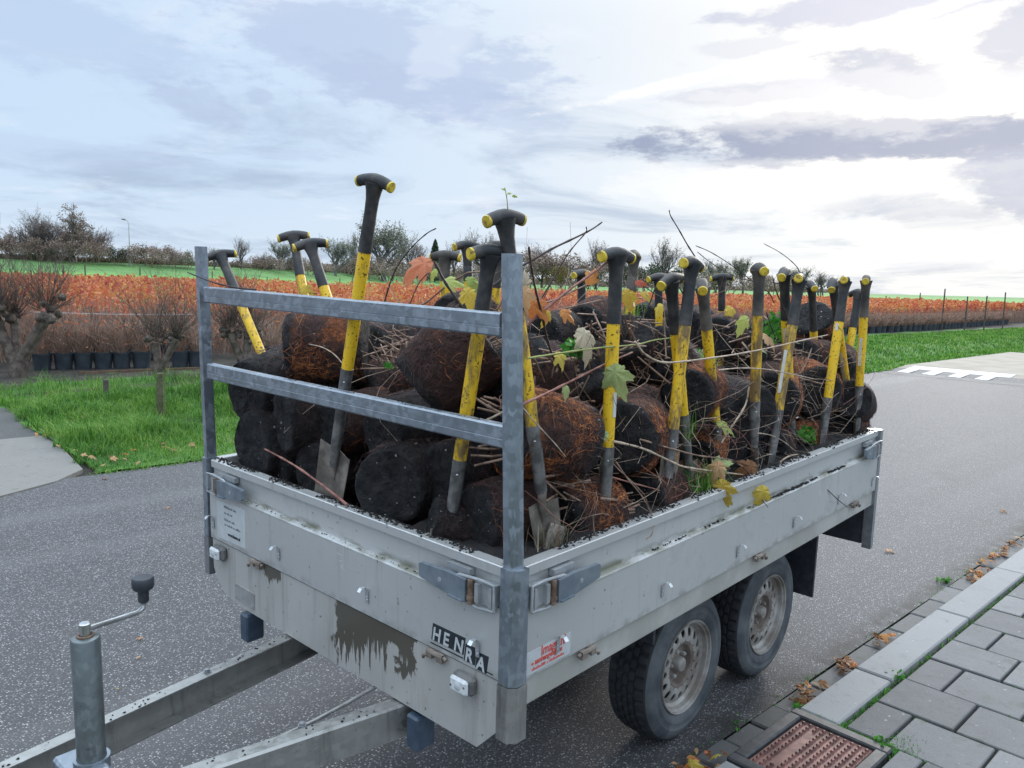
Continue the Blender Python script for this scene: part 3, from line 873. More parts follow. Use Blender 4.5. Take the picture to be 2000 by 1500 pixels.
# verge grass
def verge_pts(n, u0, u1, v0, v1, dens=None):
    u = nrng.uniform(u0, u1, n); v = nrng.uniform(v0, v1, n)
    return u, v
pts = []
u, v = verge_pts(150000, -1.6, 9.5, ROAD_W-0.06, ROAD_W+6.6)
keep = np.ones(len(u), bool)
drv = (u < -1.46+0.035*np.maximum(0, v-ROAD_W)+0.05*np.sin(v*9)+0.04*np.sin(v*23))
keep &= ~drv
keep &= ~((v-ROAD_W > 5.0) & (nrng.uniform(size=len(u)) < 0.75))
keep &= ~((u > 5.5) & (nrng.uniform(size=len(u)) < 0.5))
u, v = u[keep], v[keep]
B = np.array([rf(a, b_, verge_h(a, b_)) for a, b_ in zip(u, v)])
cl = np.array([mnoise.noise(Vector((a*1.6, b_*1.6, 5.0))) for a, b_ in zip(u, v)])
t = v-ROAD_W
cl = cl+0.5*np.array([mnoise.noise(Vector((a*5, b_*5, 2.0))) for a, b_ in zip(u, v)])
hh = 0.035+0.15*np.clip(t/1.4, 0, 1)*(0.8+1.0*np.clip(cl, -0.6, 0.9))
B = B + np.array([rnd_ * 0 for rnd_ in (0, 0, 0)])
V, F = blades(B, np.clip(hh, 0.03, 0.30), 0.0045, 0.95)
u2, v2 = verge_pts(60000, 9.5, 62, ROAD_W-0.05, ROAD_W+7.0)
B2 = np.array([rf(a, b_, verge_h(a, b_)) for a, b_ in zip(u2, v2)])
V2, F2 = blades(B2, 0.11, 0.017, 0.7)
V = np.concatenate([V, V2]); F = np.concatenate([F, F2+len(B)*6])
o = link_mesh('grass', fast_mesh('grass', V, F, M['grass'])); tag(o, kind='stuff')

# ------------------------------------------------------------------ kerb, gutter, pavement
kerb = MB(); kerb.box((-9, -0.16, -0.2), (40, -0.005, 0.04), at=None)
P = np.array(kerb.v); kerb.v = [tuple(rf(p[0], p[1], p[2])) for p in P]
kb = kerb.build('kerb', M['joint']); tag(kb, kind='structure')
Rk = np.array([RA, RB, (0, 0, 1)]).T
def rbox(mb, u0, u1, v0, v1, z0, z1, bevel=0.004):
    mb.box((u0, v0, z0), (u1, v1, z1), rot=Rk, at=RO, bevel=bevel)
    return mb
u = -0.54
while u < 30:
    if u < -0.5:
        L0, L1 = -0.54, -0.008
        nx = 0.0
    else:
        L0, L1 = u+0.005, u+1.033-0.006
        nx = u+1.037
    dz = rnd.uniform(-0.004, 0.004)
    mb = MB(); rbox(mb, L0, L1, -0.165, 0.0+rnd.uniform(-0.003, 0.003), -0.05, 0.093+dz, 0.007)
    mb.build('kerb_stone', M['kerb'], kb)
    u = nx
u = -1.09
while u > -6:
    mb = MB(); rbox(mb, u-1.03, u-0.006, -0.165, 0.0, -0.05, 0.093, 0.007); mb.build('kerb_stone', M['kerb'], kb)
    u -= 1.037
gut = MB(); rbox(gut, -9, 40, -0.002, 0.20, -0.2, -0.035, 0.0)
gt = gut.build('gutter', M['joint']); tag(gt, kind='structure')
u = -6.0
k = 0
while u < 22:
    L = 0.31
    if -0.50 > u > -1.25:       # cut pieces beside the gully
        L = 0.20
    mb = MB()
    rbox(mb, u+0.005, u+L-0.004, 0.012, 0.165+rnd.uniform(-0.006, 0.004), -0.09, -0.004+rnd.uniform(-0.008, 0.006), 0.007)
    if not (-1.08 < u+L*0.5 < -0.55 and False):
        mb.build('gutter_stone', M['gutter'], gt)
    u += L
    k += 1
pav = MB(); rbox(pav, -9, 40, -6.5, -0.16, -0.1, 0.058, 0.0)
pv_o = pav.build('pavement', M['joint']); tag(pv_o, kind='structure')
row = 0
u = -3.56
while u < 11.5:
    pitch = 0.3035
    v0 = -0.188
    off = 0.15 if row % 2 == 0 else 0.0
    first = True
    v = v0
    vmin = -2.4 if u > -1.0 else -1.3
    while v > vmin:
        wd = 0.30
        if first and off:
            wd = 0.152
        first = False
        parts_ = [(u, u+pitch-0.013)]
        if row % 9 == 2 and wd < 0.2:
            parts_ = [(u, u+0.142), (u+0.152, u+pitch-0.013)]
        for a, c in parts_:
            # leave room for the gully
            if c > -1.10 and a < -0.55 and v > -0.40:
                if a < -0.55 and c > -0.55 and c-(-0.545) > 0.05:
                    a = -0.545
                elif c > -1.10 and a < -1.10 and -1.10-a > 0.05:
                    c = -1.10
                elif v-wd < -0.40-0.06:
                    pass
                else:
                    continue
            mb = MB()
            va, vb = v-0.005, v-wd+0.004
            if c > -1.10 and a < -0.55 and va > -0.40: va = -0.40
            jt = rnd.uniform(-0.0015, 0.0015); rbox(mb, a+jt, c+jt, vb, va, 0.02, 0.088+rnd.uniform(-0.0025, 0.0025), 0.004)
            mb.build('paving_slab', M['slab'], pv_o)
        v -= wd+0.003
    u += pitch
    row += 1

# gully cover at the kerb
gul = empty('gully_cover', rf(-0.82, -0.19, 0.09), 'rusty brown studded gully cover in a dark cast iron frame let into the kerb', 'gully cover')
GI = np.array(gul.location)
def gb(mb, u0, u1, v0, v1, z0, z1, bevel=0.004): return rbox(mb, u0, u1, v0, v1, z0, z1, bevel)
mb = MB()
gb(mb, -1.085, -1.035, -0.385, 0.005, -0.06, 0.098, 0.006); gb(mb, -0.607, -0.557, -0.385, 0.005, -0.06, 0.098, 0.006)
gb(mb, -1.035, -0.607, -0.045, 0.005, -0.06, 0.0975, 0.006); gb(mb, -1.035, -0.607, -0.385, -0.338, -0.06, 0.0975, 0.006)
mb.build('frame', M['castiron'], gul, org=GI)
mb = MB(); gb(mb, -1.03, -0.612, -0.333, -0.05, 0.0, 0.086, 0.003)
lid = mb.build('lid', M['lid'], gul, org=GI)
mb = MB()
for i in range(15):
    for j in range(10):
        uu, vv = -1.012+i*0.0272, -0.318+j*0.0277
        if 1 < i < 13 and j == 7: continue
        c0 = rf(uu, vv, 0.086)
        s = 0.0095
        q = [c0-RA*s, c0-RB*s, c0+RA*s, c0+RB*s]
        q2 = [p+(c0-p)*0.45+np.array([0, 0, 0.007]) for p in q]
        mb.add(q+q2, [(0, 1, 5, 4), (1, 2, 6, 5), (2, 3, 7, 6), (3, 0, 4, 7), (4, 5, 6, 7)])
so_ = mb.build('studs', M['lid'], lid, org=GI); so_['kind'] = 'stuff'
mb = MB(); gb(mb, -0.85, -0.80, -0.150, -0.142, 0.05, 0.0865, 0)
mb.build('key_slot', M['ink'], lid, org=GI)

# moss and small weeds in the joints
ms = []
for i in range(9000):
    r_ = rnd.random()
    if r_ < 0.30: u, v = rnd.uniform(-1.5, 9), -0.176+rnd.gauss(0, 0.006)
    elif r_ < 0.62:
        u, v = -3.56+0.3035*rnd.randint(6, 40)-0.006+rnd.gauss(0, 0.005), -0.19-rnd.random()**1.3*1.3
    elif r_ < 0.72: u, v = -0.545+rnd.gauss(0, 0.012), -rnd.random()*0.42
    elif r_ < 0.80: u, v = -0.50+rnd.gauss(0, 0.05), -0.40+rnd.gauss(0, 0.035)
    else: u, v = rnd.uniform(-3, 10), 0.172+rnd.gauss(0, 0.012)
    dn = mnoise.noise(Vector((u*2.1, v*2.1, 1.0)))
    if dn < 0.0 and rnd.random() < 0.70: continue
    ms.append(rf(u, v, 0.066 if v < 0.05 else -0.02))
V, F = blades(np.array(ms), 0.026, 0.0028, 1.1)
o = link_mesh('joint_moss', fast_mesh('joint_moss', V, F, M['weed'])); tag(o, kind='stuff')

# ================================================================== THE TRAILER
TW_, TL_ = 1.519, 2.562
zR, zL, zP, zF, zS = 1.158, 1.0535, 0.875, 0.803, 0.668
TB = np.array([1.28, 0.76, 0.0])
tr = empty('trailer', (0, 0, 0), 'twin-axle galvanised flatbed trailer loaded with root balls and spades, parked by the kerb', 'trailer')
tr.matrix_world = Matrix.Translation(Vector(to_world(TB))) @ Matrix([list(r) for r in TM]).to_4x4()
def tp(mb, name, mat, parent=None, smooth=False, sharp=35, label=None, kind=None):
    return mb.build(name, mat, parent or tr, smooth, org=TB, sharp=sharp, label=label, kind=kind)

# --- drop boards: lower face proud, stepped upper face, top lip
def board(x0, x1, axis, pos, sgn, name):
    """axis 'x': board along y at x = pos (front/rear); 'y': board along x at y = pos; sgn: direction pointing into the bed"""
    prof = [(0.0, zP), (0.0, zL-0.004), (0.003, zL), (0.016, zL+0.004), (0.018, zL+0.012), (0.018, zR-0.030), (0.014, zR-0.027), (0.008, zR-0.025),
            (0.008, zR-0.002), (0.010, zR), (0.045, zR), (0.047, zR-0.003), (0.047, zP+0.002), (0.044, zP)]
    mb = MB()
    if axis == 'x':
        poly = [(pos+sgn*d, x0, z) for d, z in prof]; dv = (0, x1-x0, 0)
    else:
        poly = [(x0, pos+sgn*d, z) for d, z in prof]; dv = (x1-x0, 0, 0)
    mb.prism(poly, dv)
    return tp(mb, name, M['alu'], smooth=True, sharp=20)
front = board(0.044, TW_-0.044, 'x', 0.0, 1, 'front_board')
side = board(0.044, TL_-0.040, 'y', 0.0, 1, 'side_board')
fside = board(0.044, TL_-0.040, 'y', TW_, -1, 'side_board')
rear = board(0.044, TW_-0.044, 'x', TL_, -1, 'rear_board')

# --- rope hooks on the boards
hk0 = None
def hook(P, axis, name='rope_hook', parent=None):
    global hk0
    mb = MB()
    y, z = (P[1], P[2]) if axis == 'x' else (P[0], P[2])
    # plate strip with a tongue curled outwards at its top
    path = [(0.002, -0.026), (0.003, 0.0), (0.004, 0.015), (0.012, 0.025), (0.023, 0.024), (0.031, 0.015)]
    w = 0.0065
    tk = 0.0016
    L, Rr = [], []
    for d, h in path:
        if axis == 'x': L.append((-d, y-w, z+h)); Rr.append((-d, y+w, z+h))
        else: L.append((y-w, -d, z+h)); Rr.append((y+w, -d, z+h))
    off = np.array((-tk, 0, 0.0004)) if axis == 'x' else np.array((0, -tk, 0.0004))
    A, B = np.array(L), np.array(Rr)
    n = len(A)
    vs = np.concatenate([A, B, A+off, B+off])
    fs = []
    for i in range(n-1):
        fs += [(i, i+1, n+i+1, n+i), (2*n+i, 3*n+i, 3*n+i+1, 2*n+i+1), (i, 2*n+i, 2*n+i+1, i+1), (n+i, n+i+1, 3*n+i+1, 3*n+i)]
    fs += [(0, n, 3*n, 2*n), (n-1, 3*n-1, 4*n-1, 2*n-1)]
    mb.add(vs, fs)
    for h in (-0.016, -0.006):
        if axis == 'x': mb.lathe([(0.0026, -0.006), (0.0026, -0.001)], 8, 0, at=(0.0, y, z+h))
        else: mb.lathe([(0.0026, -0.006), (0.0026, -0.001)], 8, 1, at=(y, 0.0, z+h))
    return tp(mb, 'rope_hook', M['steel'], parent)
for y in (1.452, 1.018, 0.554, 0.112): hook((0, y, 0.937), 'x', parent=front)
for x in (0.168, 0.659, 1.135, 1.595, 2.054, 2.47): hook((x, 0, 0.928), 'y', parent=side)

# --- corner posts, H-frame
def chamfer_post(mb, P0, P1, s, ch, dirs, steps=1):
    """square post with one chamfered, grooved outer corner; dirs = (inward x sign, inward y sign)"""
    sx, sy = dirs
    sec = [(0, ch), (ch*0.45, ch*0.62), (ch*0.62, ch*0.45), (ch, 0), (s, 0), (s, s), (0, s)]
    P0, P1 = np.array(P0, float), np.array(P1, float)
    poly = np.array([(sx*a, sy*b, 0) for a, b in sec])
    n = len(poly)
    vs = np.concatenate([poly+P0, poly+P1])
    fs = [tuple(range(n)), tuple(range(n, 2*n))] + [(i, (i+1) % n, n+(i+1) % n, n+i) for i in range(n)]
    return mb.add(vs, fs)
mb = MB(); chamfer_post(mb, (-0.003, -0.007, zP-0.004), (-0.003, -0.007, zR+0.002), 0.048, 0.016, (1, 1))
tp(mb, 'corner_post', M['galv'], smooth=True, sharp=25)
mb = MB(); chamfer_post(mb, (-0.005, -0.009, 0.728), (-0.005, -0.009, zP-0.006), 0.052, 0.017, (1, 1))
tp(mb, 'corner_post', M['galv_warm'], smooth=True, sharp=25)
mb = MB(); chamfer_post(mb, (-0.003, TW_+0.016, zP-0.004), (-0.003, TW_+0.016, zR+0.002), 0.046, 0.016, (1, -1))
tp(mb, 'corner_post', M['galv'], smooth=True, sharp=25)
mb = MB(); chamfer_post(mb, (-0.005, TW_+0.018, 0.728), (-0.005, TW_+0.018, zP-0.006), 0.050, 0.017, (1, -1))
tp(mb, 'corner_post', M['galv_dull'], smooth=True, sharp=25)
for yy, sy in ((0, 1), (TW_, -1)):
    mb = MB(); chamfer_post(mb, (TL_+0.003, yy-sy*0.003, 0.585), (TL_+0.003, yy-sy*0.003, zR+0.002), 0.042, 0.012, (-1, sy))
    tp(mb, 'rear_post', M['dark'] if False else M['galv_dull'], smooth=True, sharp=25)

hf = empty('ladder_rack', (0, 0, 0)); hf.parent = tr
NT = tl(1001, 495, 0, 0.003)      # top of the near upright
FT = tl(376, 481, 0, 0.003)
nb_, fb_ = np.array((0.003, 0.0035, zR-0.01)), np.array((0.003, TW_+0.010, zR-0.01))
def hpart(mb, name, mat, smooth=True, sharp=25): return mb.build(name, mat, hf, smooth, org=TB, sharp=sharp)
def ltop(NT): return np.array((0.003, NT[1], NT[2]))
mb = MB(); chamfer_post(mb, nb_, ltop(NT), 0.034, 0.014, (1, 1)); hpart(mb, 'upright', M['galv'])
mb = MB(); chamfer_post(mb, fb_, (0.003, FT[1], FT[2]), 0.036, 0.014, (1, -1)); hpart(mb, 'upright', M['galv'])
def crossbar(p0, p1, p0b, p1b):
    """from photo points: top edge ends and lower edge ends"""
    A, B = tl(*p0, 0, 0.006), tl(*p1, 0, 0.006)
    A2, B2 = tl(*p0b, 0, 0.006), tl(*p1b, 0, 0.006)
    h = ((A[2]-A2[2])+(B[2]-B2[2]))/2
    z0, z1 = A[2], B[2]
    h = np.clip(h, 0.040, 0.055)
    ya, yb = A[1], B[1]
    mb = MB()
    r_ = 0.004
    sec = [(0, -h+r_), (0, -h*0.62), (0.0012, -h*0.60), (0.0012, -h*0.585), (0, -h*0.57), (0, -r_), (r_, 0), (0.030-r_, 0), (0.030, -r_), (0.030, -h+r_), (0.030-r_, -h), (r_, -h)]
    n = len(sec)
    vs = [(0.006+d, ya, z0+dz) for d, dz in sec] + [(0.006+d, yb, z1+dz) for d, dz in sec]
    fs = [tuple(range(n)), tuple(range(n, 2*n))] + [(i, (i+1) % n, n+(i+1) % n, n+i) for i in range(n)]
    mb.add(vs, fs)
    return hpart(mb, 'crossbar', M['galv'])
crossbar((397, 560), (976, 611), (399, 592), (980, 657))
crossbar((404, 710), (984, 832), (406, 740), (986, 882))

# --- chassis: front skirt, side rails, floor, underbody
mb = MB()
sk = [(0.004, 0.048, zP-0.005), (0.004, 0.048, 0.735), (0.004, 0.118, zS), (0.004, TW_-0.115, zS), (0.004, TW_-0.20, zS), (0.004, TW_-0.048, 0.745), (0.004, TW_-0.048, zP-0.005)]
sk = [(0.004, 0.048, zP-0.005), (0.004, 0.048, 0.738), (0.004, 0.115, zS), (0.004, TW_-0.30, zS), (0.004, TW_-0.20, zS+0.004), (0.004, TW_-0.125, zS+0.018), (0.004, TW_-0.075, zS+0.055), (0.004, TW_-0.050, zS+0.095), (0.004, TW_-0.048, zP-0.005)]
mb.prism(sk, (0.006, 0, 0))
skirt = tp(mb, 'front_skirt', M['skirt'])
for yy, s in ((0.010, 1), (TW_-0.010, -1)):
    mb = MB()
    mb.box((0.046, min(yy, yy+s*0.004), zF), (TL_-0.041, max(yy, yy+s*0.004), zP-0.003))
    mb.box((0.046, min(yy, yy+s*0.05), zF-0.003), (TL_-0.041, max(yy, yy+s*0.05), zF+0.001))
    tp(mb, 'side_rail', M['frame'])
mb = MB(); mb.box((0.05, 0.05, 0.845), (TL_-0.05, TW_-0.05, 0.866)); tp(mb, 'floor', M['dark'])
for yy in (0.50, TW_-0.54):
    mb = MB(); mb.box((0.02, yy, 0.70), (TL_-0.1, yy+0.05, 0.84)); tp(mb, 'chassis_beam', M['dark'])
for xx in (0.35, 0.95, 1.73, 2.4):
    mb = MB(); mb.box((xx, 0.06, 0.775), (xx+0.04, TW_-0.06, 0.842)); tp(mb, 'cross_member', M['dark'])
mb = MB(); mb.box((TL_-0.030, 0.045, 0.60), (TL_-0.006, TW_-0.045, zP-0.004)); tp(mb, 'rear_light_board', M['black_plastic'])

# identity plate, plugs, lamps, hinges
mb = MB(); mb.box((0.0, 1.185, 0.690), (0.0038, 1.310, 0.745)); pl = tp(mb, 'type_plate', M['plate'])
for yy in (1.190, 1.305):
    for zz in (0.695, 0.740):
        mb = MB(); mb.lathe([(0.0001, -0.0015), (0.003, -0.0012), (0.003, 0.001)], 8, 0, at=(0, yy, zz)); mb.build('rivet', M['galv_dull'], pl, org=TB)
for yy in (1.245, 0.352):
    mb = MB(); mb.box((-0.008, yy-0.024, 0.555), (0.06, yy+0.024, 0.655), bevel=0.006); tp(mb, 'beam_plug', M['blue_plastic'], smooth=True)
def front_lamp(y, z):
    mb = MB(); mb.box((-0.020, y-0.036, z-0.026), (0.004, y+0.036, z+0.024), bevel=0.008)
    b = tp(mb, 'marker_lamp', M['rubber_grey'], smooth=True)
    mb = MB(); mb.box((-0.034, y-0.031, z-0.021), (-0.0195, y+0.031, z+0.020), bevel=0.008); mb.build('lens', M['lens'], b, True, org=TB)
    mb = MB(); mb.lathe([(0.0001, -0.036), (0.010, -0.0352), (0.0125, -0.0338)], 20, 0, at=(0, y, z)); mb.build('reflector', M['sticker'], b, True, org=TB)
    for s in (-1, 1):
        mb = MB(); mb.lathe([(0.0001, -0.0355), (0.0028, -0.0352), (0.003, -0.033)], 8, 0, at=(0, y+s*0.023, z-s*0.004)); mb.build('screw', M['rust'], b, org=TB)
front_lamp(0.150, 0.832); front_lamp(1.398, 0.838)
def hinge(p, axis):
    mb = MB()
    f = (lambda d, t, z: (-d, p+t, z)) if axis == 'x' else (lambda d, t, z: (p+t, -d, z))
    mb.tube([f(0.006, -0.030, 0.866), f(0.006, 0.030, 0.866)], 0.007, 10)
    mb.tube([f(0.006, -0.042, 0.863), f(0.006, -0.032, 0.867)], 0.005, 8)
    for t0, t1 in ((-0.030, -0.008), (0.010, 0.030)):
        q = [f(0.0115, t0, 0.850), f(0.0115, t1, 0.850), f(0.0115, t1, 0.872), f(0.0115, t0, 0.872)]
        mb.prism(q, np.array(f(-0.012, 0, 0))-np.array(f(0, 0, 0)))
    mb.tube([f(0.009, 0.026, 0.858), f(0.013, 0.040, 0.852), f(0.008, 0.044, 0.843)], 0.0045, 8)
    return tp(mb, 'hinge', M['hub'], smooth=True)
for y in (1.155, 0.262): hinge(y, 'x')
for x in (0.292, 1.308, 2.253): hinge(x, 'y')

# --- over-centre latches at the corners
def latch(axis, c, sg, L=0.26):
    """c: position of the post end; lever points away from the post along sg"""
    zc = zR-0.078
    if axis == 'x': f = lambda d, t, z: (-d, c+sg*t, zc+z)
    else: f = lambda d, t, z: (c+sg*t, -d, zc+z)
    zero = np.array(f(0, 0, 0))
    out = np.array(f(1, 0, 0))-zero
    # bracket loop
    mb = MB()
    loop = [(0.006, -0.030), (0.006, 0.034), (0.05, 0.036), (0.125, 0.030), (0.160, 0.012)]
    mb.tube([f(0.012, t, z) for t, z in loop], 0.0042, 8)
    loop = [(0.006, -0.030), (0.06, -0.036), (0.130, -0.030), (0.160, -0.010)]
    mb.tube([f(0.012, t, z) for t, z in loop], 0.0042, 8)
    root = tp(mb, 'latch', M['latch_light'], smooth=True)
    # bracket plate with ribs
    mb = MB()
    mb.prism([f(-0.016, 0.008, -0.026), f(-0.016, 0.070, -0.022), f(-0.016, 0.070, 0.026), f(-0.016, 0.008, 0.030)], out*0.024)
    mb.prism([f(0.008, 0.010, -0.022), f(0.008, 0.020, -0.022), f(0.008, 0.020, 0.026), f(0.008, 0.010, 0.026)], out*0.010)
    mb.prism([f(0.008, 0.052, -0.022), f(0.008, 0.064, -0.020), f(0.008, 0.064, 0.026), f(0.008, 0.052, 0.026)], out*0.012)
    mb.build('keeper', M['latch_light'], root, org=TB)
    mb = MB(); mb.tube([f(0.014, 0.082, -0.032), f(0.014, 0.082, 0.030)], 0.0085, 12); mb.tube([f(0.014, 0.082, -0.020), f(0.014, 0.082, -0.012)], 0.011, 12)
    mb.build('pin', M['rust'], root, True, org=TB)
    mb = MB()
    pl_ = [(0.094, -0.030), (0.150, -0.028), (L, -0.012), (L+0.004, -0.006), (L+0.004, 0.022), (L, 0.026), (0.160, 0.030), (0.094, 0.028)]
    mb.prism([f(0.010, t, z) for t, z in pl_], out*0.013)
    mb.prism([f(0.0225, t, z) for t, z in [(0.10, -0.030), (0.15, -0.0285), (0.15, -0.024), (0.10, -0.026)]], out*0.006)
    lv = mb.build('lever', M['latch'], root, org=TB)
    mb = MB(); q0 = np.array(f(0.0, 0.185, 0.002)); mb.lathe([(0.0001, 0.0), (0.006, -0.0), (0.007, 0.002)], 14, 0 if axis == 'x' else 1, at=(q0-out*(-0.0245)) if False else q0+out*0.0236)
    mb.build('stamp', M['latch_light'], lv, True, org=TB)
    mb = MB(); mb.prism([f(-0.016, 0.10, 0.028), f(-0.016, 0.18, 0.028), f(-0.016, 0.18, 0.046), f(-0.016, 0.10, 0.046)], out*0.018); mb.build('hasp', M['latch_light'], root, org=TB)
    return root
latch('x', 0.046, 1); latch('x', TW_-0.046, -1); latch('y', 0.046, 1); latch('y', TL_-0.042, -1, 0.22)

# --- lettering
def text_mesh(s, size, mat, O, U, Vv, name, parent, shear=0.0, depth=0.0006, bold=0.0, sx=1.0, align='LEFT', spacing=1.0):
    cu = bpy.data.curves.new(name, 'FONT')
    cu.body = s; cu.size = size; cu.shear = shear; cu.extrude = depth; cu.offset = bold
    cu.align_x = align; cu.space_character = spacing
    ob = bpy.data.objects.new(name, cu)
    me = bpy.data.meshes.new_from_object(ob)
    bpy.data.objects.remove(ob); bpy.data.curves.remove(cu)
    O, U, Vv = np.array(O, float), np.array(U, float), np.array(Vv, float)
    N = np.cross(U, Vv)
    for v in me.vertices:
        p = v.co
        q = O+U*p.x*sx+Vv*p.y+N*p.z-TB
        v.co = Vector(q)
    me.materials.clear(); me.materials.append(mat)
    o = bpy.data.objects.new(name, me); COL.objects.link(o); o.parent = parent
    return o
# maker's name on the front board: pale italic letters on stepped black blocks
U, Vv = np.array((0, -1, 0.0)), np.array((0, 0, 1.0))
FX = 0.0
y0, z0 = 0.283, 0.898
lw, lh = 0.0395, 0.040
drops = [0.0, 0.0, 0.0, -0.013, -0.020]
dl_ = empty('name_badge', (0, 0, 0)); dl_.parent = tr
dl_.parent = front
for i, ch in enumerate('HENRA'):
    zb = z0+drops[i]
    yy = y0-i*0.0405
    mb = MB()
    sh = 0.006
    mb.prism([(-0.0006, yy+0.001, zb-0.001), (-0.0006, yy-lw+0.001, zb-0.001), (-0.0006, yy-lw-sh, zb+lh+0.006), (-0.0006, yy-sh+0.001, zb+lh+0.006)], (0.0008, 0, 0))
    mb.build('letter_block', M['ink'], dl_, org=TB)
    text_mesh(ch, 0.050, M['sticker'], (-0.0012, yy-0.003, zb+0.002), U, Vv, 'letter', dl_, shear=0.16, bold=0.0012, sx=0.86)
mb = MB(); mb.prism([(-0.0006, y0+0.004, z0-0.012), (-0.0006, y0-0.118, z0-0.012), (-0.0006, y0-0.118, z0-0.0085), (-0.0006, y0+0.004, z0-0.0085)], (0.0008, 0, 0)); mb.build('underline', M['ink'], dl_, org=TB)
mb = MB(); mb.prism([(-0.0006, y0-0.195, z0-0.0165), (-0.0006, y0-0.222, z0-0.0165), (-0.0006, y0-0.222, z0-0.0135), (-0.0006, y0-0.195, z0-0.0135)], (0.0008, 0, 0)); mb.build('underline', M['ink'], dl_, org=TB)

# pale sticker with small grey print at the far end of the front board
mb = MB(); mb.prism([(-0.0005, 1.425, 1.022), (-0.0005, 1.228, 1.030), (-0.0005, 1.232, 0.893), (-0.0005, 1.425, 0.887)], (0.0007, 0, 0)); st = tp(mb, 'paper_sticker', M['sticker'], front)
def print_bars(y_or_x0, zz, h, words, axis, mat, parent):
    """a line of print too small to read: short strokes in word groups"""
    mb = MB()
    p = y_or_x0
    for w in words:
        for k in range(w):
            hh = h*rnd.choice((0.62, 0.62, 0.7, 1.0))
            ww = h*rnd.uniform(0.34, 0.5)
            if axis == 'x':
                mb.prism([(-0.0010, p, zz), (-0.0010, p-ww, zz), (-0.0010, p-ww, zz+hh), (-0.0010, p, zz+hh)], (0.0006, 0, 0)); p -= ww+h*0.16
            else:
                mb.prism([(p, -0.0010, zz), (p+ww, -0.0010, zz), (p+ww, -0.0010, zz+hh), (p, -0.0010, zz+hh)], (0, 0.0006, 0)); p += ww+h*0.16
        p += (-1 if axis == 'x' else 1)*h*0.5
    mb.build('print', mat, parent, org=TB)
for words, zz in (((12, 4), 1.006), ((3, 4, 3), 0.984), ((9, 4), 0.960), ((3, 8, 2, 7), 0.942)):
    print_bars(1.372, zz, 0.0085, words, 'x', M['ink_grey'], st)
text_mesh('www.henra.nl', 0.0165, M['ink'], (-0.0010, 1.350, 0.910), U, Vv, 'print', st, sx=0.92, bold=0.0003)
# red and silver dealer sticker at the near end of the side board
U2 = np.array((1.0, 0, 0))
mb = MB(); mb.prism([(0.052, -0.0005, 0.882), (0.222, -0.0005, 0.882), (0.222, -0.0005, 0.941), (0.052, -0.0005, 0.941)], (0, 0.0007, 0)); st2 = tp(mb, 'dealer_sticker', M['sticker'], side)
text_mesh('Image.nl', 0.036, M['red'], (0.105, -0.0010, 0.918), U2, Vv, 'print', st2, bold=0.0004, sx=0.82)
mb = MB(); mb.prism([(0.070, -0.0010, 0.9035), (0.078, -0.0010, 0.9035), (0.078, -0.0010, 0.9095), (0.070, -0.0010, 0.9095)], (0, 0.0006, 0)); mb.build('print', M['red'], st2, org=TB)
text_mesh('aanhangwagens', 0.021, M['red'], (0.083, -0.0010, 0.903), U2, Vv, 'print', st2, bold=0.0004, sx=0.82)
print_bars(0.072, 0.8885, 0.0085, (10, 1, 12), 'y', M['red'], st2)
mb = MB(); mb.prism([(0.050, -0.0008, 0.9395), (0.222, -0.0008, 0.9395), (0.222, -0.0008, 0.9410), (0.050, -0.0008, 0.9410)], (0, 0.0006, 0)); mb.build('sticker_edge', M['lens'], st2, org=TB)

